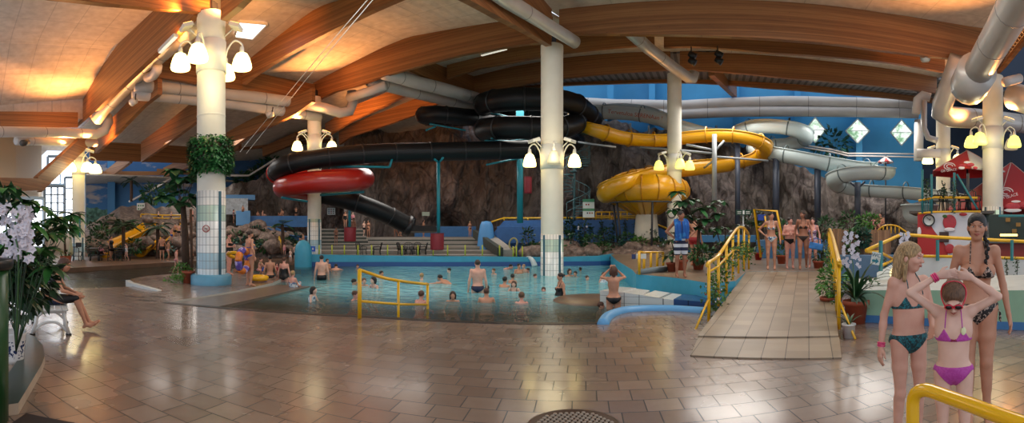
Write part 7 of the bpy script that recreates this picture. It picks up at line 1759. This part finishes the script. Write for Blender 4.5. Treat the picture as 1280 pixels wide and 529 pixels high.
MB().box(q, (.42,.12,.2), R).build('pouch', mat('blue_bag_cloth', '2f74b8', .6, var=.3, vscale=8), rt, bevel=.03); MB().tube(spline([q+R @ V(-.14,-.0,.1), q+R @ V(-.1,0,.22), q+R @ V(.1,0,.22), q+R @ V(.14,0,.1)], 5), .014, 6).build('handle', mat('blue_bag_strap', '26609c', .6), rt)
# woman pair by the island column
person('woman in a black swimsuit standing beside the blue ring base of the column', 286, 345.5, 290, 17.7, turn=70, z=0, sex='f', skin='pink', sc='black', suit='onepiece', hair='brown', hs='bun', pose_='fold', vox=.018, fat=1.1, hyaw=.1)
rt, J, hp, Hm, g, tp = person('woman in a blue bikini holding a swim ring, seen from behind', 312, 358, 287.5, 14.1, turn=120, z=0, sex='f', skin='tan', sc='blue', hair='brown', hs='bun', pose_='stand', vox=.016, fat=1.08, detail=True, over=dict(eR=(.26,-.05,1.12), wR=(.24,.03,.9)))
def ring(name, c, R_, r, m, rot, label, cat, m2=None):
    rt = empty(name, c, label, cat); n = 32
    pts = [c + rot @ V(R_*math.cos(2*PI*i/n), 0, R_*math.sin(2*PI*i/n)) for i in range(n)]
    if not m2: MB().tube(pts, r, 12, closed=True).build('tube', m, rt)
    else:
        for i in range(8): MB().tube([pts[(i*4+j) % n] for j in range(5)], r, 12, (0), caps=True).build('tube_panel', (m, m2)[i % 2], rt)
    return rt
ring('swim_ring', P(304,326,13.8), .30, .10, patt('purple_ring_vinyl', '5a4a9c', 'b8a8d0', 6, .55, rough=.25), Matrix.Rotation(-az(305),3,'Z') @ Matrix.Rotation(1.1,3,'Z'), 'purple and orange swim ring held by the woman in the blue bikini', 'swim ring', mat('orange_ring_vinyl', 'd9782a', .25))
ring('yellow_float', P(324,347.5,15.4)+V(0,0,.0), .22, .09, mat('yellow_vinyl', 'e0a818', .25), Matrix.Rotation(PI/2,3,'X'), 'yellow inflatable ring lying behind the feet of the woman in the blue bikini', 'float')
ring('yellow_float', P(294,319,16.2), .24, .06, mat('yellow_vinyl', 'e0a818', .25), Matrix.Rotation(.3,3,'Z') @ Matrix.Rotation(1.2,3,'X'), 'yellow inflatable ring carried behind the woman in the black swimsuit', 'float')
# people around: label, x, yfeet, ytop, D, dict
PL = [
 ('boy in black trunks standing with his back turned on the far left bank',202.5,327,294,24.6,dict(z=.08,turn=180,sex='m',skin='tan',suit='trunks',hair='dark')),
 ('child in a light bikini walking beside the boy in black trunks on the far bank',210.5,327,300,24.4,dict(z=.08,turn=60,sex='c',skin='tan',suit='bikini',sc='multi',hair='brown',pose_='walk')),
 ('small child with dark hair in pale pink swimwear wading by the palm pot',220.5,338,310,19.6,dict(z=-.1,turn=120,sex='c',skin='pink',suit='bottom',sc='ltpink',hair='dark',pose_='walk')),
 ('child in dark trunks behind the palm trunk on the left island',239.5,334,306,21,dict(z=-.1,turn=60,sex='c',skin='tan',suit='trunks',hair='dark')),
 ('woman in a black dress standing at the cafe tables at far left',138.5,327,294,25.4,dict(z=.08,turn=60,sex='f',skin='tan',suit='dress',hair='black')),
 ('child sitting at the black cafe tables at far left',124.5,322,306,25.2,dict(z=.5,turn=70,sex='c',skin='pink',suit='shirt',sc='ltpink',hair='brown',pose_='sit')),
 ('child in a light swimsuit bending forward below the yellow slides',158,327,304,24.8,dict(z=.08,turn=-60,sex='c',skin='fair',suit='onepiece',sc='white',hair='brown',pose_='walk')),
 ('bather climbing beside the yellow slide at left',219,299,279,27,dict(turn=180,sex='m',skin='tan',suit='trunks',hair='dark')),
 ('boy in blue trunks beside the steep yellow slide',214.5,304,285,26.5,dict(turn=40,sex='c',skin='pink',suit='trunks',sc='blue',hair='brown')),
 ('bather climbing the stairs, rightmost by the yellow slides',223.5,301,279.5,26.8,dict(turn=200,sex='c',skin='fair',suit='trunks',hair='brown')),
 ('pale child on the platform above the yellow slides',198,277,263.5,33.6,dict(turn=0,sex='c',skin='pale',suit='trunks',hair='brown')),
 ('child bending at the rail on the platform above the yellow slides',214,277.5,264.5,33.6,dict(turn=60,sex='c',skin='fair',suit='trunks',hair='blond')),
 ('man in black trunks high beside the wooden post at left',240,279,260.5,31,dict(turn=30,sex='m',skin='pink',suit='trunks',hair='black')),
 ('bather in orange standing by the waterfall behind the ivy column',292,279,262,31,dict(turn=90,sex='c',skin='tan',suit='shirt',sc='coral',hair='dark')),
 ('dark-haired bather sitting under the waterfall lip',303.5,265,256.5,32.2,dict(turn=10,sex='f',skin='tan',suit='bikini',hair='black',pose_='sit')),
 ('bather sitting leftmost behind the blue basin wall',322,272,263.5,34.4,dict(turn=20,sex='m',skin='tan',suit='trunks',hair='dark',pose_='sit')),
 ('bather sitting second from left behind the blue basin wall',328,272,263,34.4,dict(turn=60,sex='m',skin='fair',suit='trunks',hair='blond',pose_='sit')),
 ('bather sitting in the middle behind the blue basin wall',353,272,260.5,34.4,dict(turn=-40,sex='f',skin='tan',suit='bikini',hair='brown',pose_='sit')),
 ('bather with raised arms rightmost behind the blue basin wall',370,274,258.5,34.4,dict(turn=20,sex='m',skin='tan',suit='trunks',hair='brown',pose_='armsup')),
 ('child in a pink swimsuit standing left of two by the small yellow handrail',355.5,322,304,24.8,dict(turn=180,sex='c',skin='pink',suit='onepiece',sc='ltpink',hair='brown')),
 ('bather in black shorts standing by the turquoise bollard',369,330,305,23.6,dict(turn=180,sex='c',skin='fair',suit='trunks',hair='blond')),
 ('child in a white bikini standing in the shallows by the turquoise bollard',363,331,311,22,dict(turn=150,sex='c',skin='pale',suit='bikini',sc='white',hair='blond')),
 ('child sitting at the pool edge behind the yellow float',325.5,346,323,18.5,dict(turn=60,sex='c',skin='pink',suit='bottom',sc='multi',hair='brown',pose_='crouch')),
 ('bather lying on the far edge with dark trunks behind the swim ring',300,344,328,19,dict(turn=-60,sex='c',skin='brown',suit='trunks',hair='dark',pose_='sit')),
 ('child in a red swimsuit standing between the two women in black swimwear',346,348,329,18.3,dict(turn=30,sex='c',skin='pink',suit='onepiece',sc='red',hair='dark')),
 ('child in pale blue swimwear reaching down to the water left of the women in black',329,346,326,18,dict(turn=-40,sex='c',skin='fair',suit='trunks',sc='blue',hair='blond',pose_='bend')),
 ('bather in red trunks walking left in front of the rock',495,296,272,35,dict(turn=-60,sex='m',skin='brown',suit='trunks',sc='red',hair='dark',pose_='walk')),
 ('boy in dark trunks walking right in front of the rock',500.5,296,272,34.6,dict(turn=70,sex='m',skin='tan',suit='trunks',hair='brown',pose_='walk')),
 ('woman in black bikini standing alone before the blue wall under the cave',529.5,297,274.5,35,dict(turn=70,sex='f',skin='tan',suit='bikini',hair='brown')),
 ('bather in black bikini standing right of the cave beside the blue cone',587.5,297,276,34,dict(turn=30,sex='f',skin='tan',suit='bikini',hair='blond')),
 ('bather in red brown swimwear beside the small red barrel',442,302,272,27,dict(turn=-50,sex='m',skin='brown',suit='trunks',sc='red',hair='dark')),
 ('left bather of a pair sitting at the stairs right of the small barrel',455,296,276,31,dict(turn=40,sex='c',skin='pale',suit='trunks',hair='brown',pose_='walk')),
 ('right bather of a pair in black at the stairs right of the small barrel',460.5,297,275,31,dict(turn=-30,sex='f',skin='tan',suit='bikini',hair='dark')),
 ('bather standing in the yellow frame above the side stair, in black',431.5,286,264,31,dict(turn=10,sex='f',skin='tan',suit='onepiece',hair='black')),
 ('second bather standing in the yellow frame above the side stair, in light colours',441,286,265,32,dict(turn=10,sex='c',skin='pale',suit='shirt',sc='ltpink',hair='dark')),
 ('bather standing on the side stair below the notice board',420,307,284,27,dict(turn=20,sex='c',skin='brown',suit='bikini',hair='dark')),
 ('child on top of the turquoise bollard looking down',379.5,303,292,24.2,dict(turn=-60,sex='c',skin='tan',suit='bottom',sc='red',hair='auburn',pose_='sit')),
 ('child sitting in front of the big yellow bowl behind the railing',766,278,267.5,29.8,dict(turn=0,sex='c',skin='pink',suit='trunks',hair='brown',pose_='sit')),
 ('left person of a pair sitting behind the wooden screen at right',1093,289,268.5,19.5,dict(turn=20,sex='f',skin='tan',suit='shirt',sc='ltpink',hair='black',pose_='sit')),
 ('right person of a pair sitting behind the wooden screen at right',1101,288,266,19.8,dict(turn=-20,sex='m',skin='tan',suit='trunks',hair='brown',pose_='sit')),
 ('grey-haired bather half hidden by the palm behind the man with the towel',868,336,270,16,dict(z=DZ,turn=150,sex='m',skin='tan',suit='trunks',sc='red',hair='lightbrown')),
]
for lb, x, yf, yt, D, kw in PL:
    if D > 30: kw.setdefault('vox', .034)
    kw.setdefault('suit', 'bikini'); kw.setdefault('hs', 'bob' if kw['sex'] == 'f' else 'short'); person(lb, x, yf, yt, D, **kw)
# people in the water: x, ytop, ywater, dict
def wD(yw): return (E-WATER)*F/(yw-HZ)
WL = [
 ('man standing in the pool with his back turned, dark briefs, right of the middle railing',597,324,366,dict(turn=180,sex='m',skin='fair',suit='briefs',sc='navy',hair='brown',H=1.75,vox=.016)),
 ('broad man in black trunks standing in the pool with his back turned',402,318.5,350,dict(turn=180,sex='m',skin='fair',suit='trunks',hair='dark',H=1.7)),
 ('woman standing in the pool right beside the broad man in black trunks',409,323,340,dict(turn=30,sex='f',skin='tan',hair='brown',H=1.5)),
 ('woman in a black bikini seen from behind in the shallow water',337.5,319,351,dict(turn=180,sex='f',skin='tan',hair='dark',hs='bun',H=1.58,vox=.018)),
 ('woman in a black swimsuit bending in the shallows beside the bikini woman',355,321,352,dict(turn=160,sex='f',skin='pink',suit='onepiece',hair='auburn',H=1.5,fat=1.1,vox=.018)),
 ('fair-haired child in a white patterned swimsuit sitting on the pool steps',365,339,361,dict(turn=150,sex='c',skin='pink',suit='onepiece',sc='white',hair='blond',pose_='sit',H=1.35,vox=.016)),
 ('dark-haired child in a white top sitting in the brown shallow water',391,359,377,dict(turn=60,sex='c',skin='pale',suit='shirt',sc='white',hair='dark',pose_='crouch',H=1.2,vox=.014,hs='bob')),
 ('swimmer head near the pool end wall at far left of the pool',420,330,337,dict(turn=180,sex='m',skin='fair',hair='dark',pose_='swim')),
 ('small child head at the far pool wall left of the yellow railing',447,331,336,dict(turn=0,sex='c',skin='pink',hair='brown',pose_='crouch',H=1.2)),
 ('swimmer with dark hair leftmost of three behind the yellow railing',441.5,348.5,356,dict(turn=90,sex='m',skin='tan',hair='black',pose_='crouch')),
 ('child with light brown hair in the middle of three behind the yellow railing',455,348,358,dict(turn=10,sex='c',skin='fair',hair='lightbrown',pose_='crouch',H=1.3)),
 ('woman with a black bob rightmost of three behind the yellow railing',467.5,346,360,dict(turn=-50,sex='f',skin='fair',suit='onepiece',sc='white',hair='black',hs='bob',pose_='crouch')),
 ('child floating face down with a pink back at the yellow railing post',443,364,375,dict(turn=60,sex='c',skin='pink',hair='auburn',suit='bottom',sc='ltpink',pose_='crouch',H=1.4)),
 ('swimmer with a dark cap of hair beyond the yellow top rail',476,338.5,347,dict(turn=40,sex='m',skin='tan',hair='black',pose_='crouch')),
 ('fair-haired swimmer beyond the right part of the yellow railing',527,341.5,350,dict(turn=170,sex='c',skin='fair',hair='blond',pose_='crouch')),
 ('tanned swimmer with dark hair swimming left in mid pool',551,343.5,354,dict(turn=-130,sex='m',skin='tan',hair='black',pose_='swim')),
 ('small dark-haired head alone in the middle of the far pool',562,335.5,341,dict(turn=-90,sex='c',skin='pale',hair='dark',pose_='crouch',H=1.3)),
 ('child in pink and dark swimwear at the right end of the yellow railing',526,364,379,dict(turn=150,sex='c',skin='pink',hair='auburn',suit='onepiece',sc='red',pose_='crouch',H=1.45)),
 ('smiling swimmer with brown hair facing the camera right of the railing',566,364,377,dict(turn=0,sex='f',skin='tan',hair='brown',hs='bob',pose_='crouch',H=1.5)),
 ('child with wet hair seen from behind in front of the standing man',608,360.5,378,dict(turn=180,sex='m',skin='tan',hair='auburn',pose_='crouch',H=1.55)),
 ('child with light brown hair seen from behind, left of the pool column',652,365.5,379,dict(turn=180,sex='c',skin='pink',hair='lightbrown',suit='onepiece',sc='navy',pose_='crouch',H=1.5)),
 ('head just behind the right shoulder of the standing man in navy briefs',605,336,343,dict(turn=170,sex='m',skin='tan',hair='brown',pose_='crouch')),
 ('child with light brown hair looking left, right of the standing man',617.5,336,343,dict(turn=-40,sex='c',skin='fair',hair='lightbrown',pose_='crouch',H=1.3)),
 ('woman with a dark ponytail in a black top left of the pool column',630.5,346,359,dict(turn=150,sex='f',skin='tan',suit='bikini',hair='black',hs='bun',pose_='crouch',vox=.018)),
 ('child with dark hair beside the ponytail woman',640.5,343,354,dict(turn=160,sex='c',skin='tan',hair='dark',pose_='crouch',H=1.3)),
 ('laughing girl with long auburn hair facing the camera left of the pool column',642.5,351,364,dict(turn=-10,sex='f',skin='fair',suit='onepiece',hair='auburn',hs='bob',pose_='crouch',H=1.45,vox=.018)),
 ('low dark head in the water right at the hand of the standing man',609,357.5,363,dict(turn=180,sex='c',skin='tan',hair='dark',pose_='crouch',H=1.2)),
 ('swimmer with red face near the far wall, leftmost beyond the standing man',637.5,330.5,336.5,dict(turn=70,sex='m',skin='pink',hair='dark',pose_='swim')),
 ('dark-haired parent holding a child near the small water jet',648.5,329,342,dict(turn=30,sex='m',skin='tan',hair='dark',pose_='stand',H=1.6)),
 ('child with light hair held near the small water jet',655,331,341,dict(turn=-40,sex='c',skin='pale',hair='blond',pose_='crouch',H=1.2)),
 ('small head just right of the water jet parent',660.5,335.5,341,dict(turn=-60,sex='c',skin='pink',hair='brown',pose_='crouch',H=1.2)),
 ('reddish child head close to the left side of the pool column',668.5,343,347.5,dict(turn=40,sex='c',skin='pink',hair='auburn',pose_='crouch',H=1.2)),
 ('woman in a black swimsuit with hair up in the pool right of the column',701,340.5,369,dict(turn=-70,sex='f',skin='tan',suit='onepiece',hair='dark',hs='bun',H=1.6,vox=.016,fat=1.1)),
 ('small head in the foreground water left of the woman in the black swimsuit',679.5,359.5,364,dict(turn=0,sex='c',skin='pink',hair='brown',pose_='crouch',H=1.1)),
 ('laughing swimmer with brown hair first right of the pool column',711.5,336,345.5,dict(turn=30,sex='f',skin='tan',hair='brown',hs='bob',pose_='crouch')),
 ('dark-haired swimmer second right of the pool column',719.5,339.5,346,dict(turn=-20,sex='c',skin='tan',hair='dark',pose_='crouch',H=1.3)),
 ('black-haired head farthest back right of the pool column',725.5,334.5,339,dict(turn=180,sex='c',skin='tan',hair='black',pose_='crouch',H=1.3)),
 ('child head third right of the pool column',733.5,345,350.5,dict(turn=30,sex='c',skin='fair',hair='brown',pose_='crouch',H=1.2)),
 ('person in a white top standing beyond the woman with raised arms',754.5,340,353,dict(turn=20,sex='c',skin='fair',suit='shirt',sc='white',hair='brown',H=1.4)),
 ('woman in a black bikini with raised arms at the white tiled tub wall',767,331.5,386,dict(turn=185,sex='f',skin='tan',hair='auburn',hs='bob',pose_='armsup',H=1.62,vox=.014,Dm=10.6)),
 ('child head at the round step beside the woman with raised arms',750,378.5,386,dict(turn=90,sex='c',skin='tan',hair='auburn',pose_='crouch',H=1.1)),
]
for lb, x, yt, yw, kw in WL:
    D = kw.pop('Dm', None) or wD(yw); kw.setdefault('suit', 'bottom'); kw.setdefault('hs', 'short'); kw.setdefault('vox', .018 if D < 14 else .022 if D < 20 else .026)
    person(lb, x, 0, yt, D, depth=1, **kw)
# ================================================================ lights, world, camera
sc = bpy.context.scene
w = bpy.data.worlds.new('world'); sc.world = w; w.use_nodes = True
bg = w.node_tree.nodes['Background']; bg.inputs['Color'].default_value = (.80, .88, 1, 1); bg.inputs['Strength'].default_value = 1.3
def light(kind, name, loc, energy, col, size=.3, rot=None, spot=None, blend=.6):
    l = bpy.data.lights.new(name, kind); l.energy = energy; l.color = col
    if kind == 'AREA': l.size = size
    elif kind in ('POINT', 'SPOT'): l.shadow_soft_size = size
    if spot: l.spot_size = spot; l.spot_blend = blend
    o = bpy.data.objects.new(name, l); C.objects.link(o); o.location = loc
    if rot is not None: o.rotation_euler = rot
    return o
WARM = (1, .62, .25); OR = (1, .38, .10)
UP = (PI, 0, 0)
def aim(name, c, zl, off, target, e, spot=1.5, col=OR, r=.12):
    t = math.atan2(c.x, c.y); p = V(c.x+off[0]*math.cos(t)-off[1]*math.sin(t), c.y-off[0]*math.sin(t)-off[1]*math.cos(t), zl)
    d = (Vector(target)-p).normalized(); light('SPOT', name, p, e, col, r, d.to_track_quat('-Z', 'Y').to_euler(), spot, .9)
aim('uplight', c5, zat(184,26.5), (-.7,.9), P(78,95,23), 2600, 2.1); aim('uplight', c5, zat(184,26.5), (.6,1.0), P(110,120,24), 1500, 1.6)
aim('uplight', c5, zat(186,26.5), (.9,-.2), P(150,150,28), 900, 1.6)
aim('uplight', c1, zat(30,14.8), (-.9,.7), P(215,-6,13.8), 900, 2.0); aim('uplight', c1, zat(30,14.8), (.6,.9), P(275,-12,14.2), 900, 1.9)
aim('uplight', c1, zat(34,14.8), (.9,-.4), P(330,60,19), 700, 1.6); aim('uplight', c1, zat(34,14.8), (-.9,-.4), P(180,60,18), 500, 1.6)
aim('uplight', c3, zat(163,26), (.5,1.0), P(405,72,22), 1700, 1.8); aim('uplight', c3, zat(163,26), (-.8,.6), P(345,100,23), 1500, 1.5); aim('uplight', c3, zat(163,26), (.9,0), P(470,150,29), 1500, 1.6)
aim('uplight', c6, zat(147,21), (-.5,1.0), P(1190,22,16), 2600, 1.7); aim('uplight', c6, zat(147,21), (.6,.9), P(1265,60,16), 1600, 1.5); aim('uplight', c6, zat(149,21), (-1,.2), P(1180,125,22), 500, 1.4)
aim('uplight', c7, zat(180,28), (-.8,.4), P(1165,128,26), 500, 1.5); aim('uplight', c4, zat(190,26), (.3,.9), P(846,170,24.8), 160, 1.4)
for c, z in ((c1, 6.4), (c5, 5.4), (c3, 7), (c6, 5.6), (c2, 5.1), (c4, 5.2), (c7, 5.6)):
    light('POINT', 'lamp_glow', (c.x*.92, c.y*.92, z-.6), 50, (1, .85, .5), .5)
# added soft fill lights high in the hall, not tied to any fixture
for (x, y, z, e) in ((-3, 13, 9.0, 420), (7, 10, 9.2, 420), (1, 27, 8.2, 520), (12, 24, 8.4, 600), (-7, 28, 7.2, 420), (-17, 22, 7.0, 300), (20, 22, 8.4, 500), (9, 4, 8.5, 300), (-24, 32, 5.8, 350), (-14, 37, 5.8, 300)):
    light('AREA', 'hall_fill', (x, y, z), e, (1, .95, .88), 4.5)
cam = bpy.data.cameras.new('camera'); co = bpy.data.objects.new('camera', cam); C.objects.link(co); sc.camera = co
co.location = (0, 0, E); co.rotation_euler = (PI/2, 0, 0)
cam.type = 'PANO'; cam.panorama_type = 'CENTRAL_CYLINDRICAL'
h = 640/F
cam.central_cylindrical_range_u_min = -h; cam.central_cylindrical_range_u_max = h
cam.central_cylindrical_range_v_min = -(529-HZ)/F; cam.central_cylindrical_range_v_max = HZ/F
cam.central_cylindrical_radius = 1.0; cam.clip_end = 300
sc.view_settings.view_transform = 'Standard'; sc.view_settings.look = 'None'; sc.view_settings.exposure = 0; sc.view_settings.gamma = 1
sc.view_settings.use_curve_mapping = False
sc.cycles.max_bounces = 6; sc.cycles.transparent_max_bounces = 12; sc.cycles.caustics_reflective = False; sc.cycles.caustics_refractive = False
sc.cycles.sample_clamp_indirect = 4
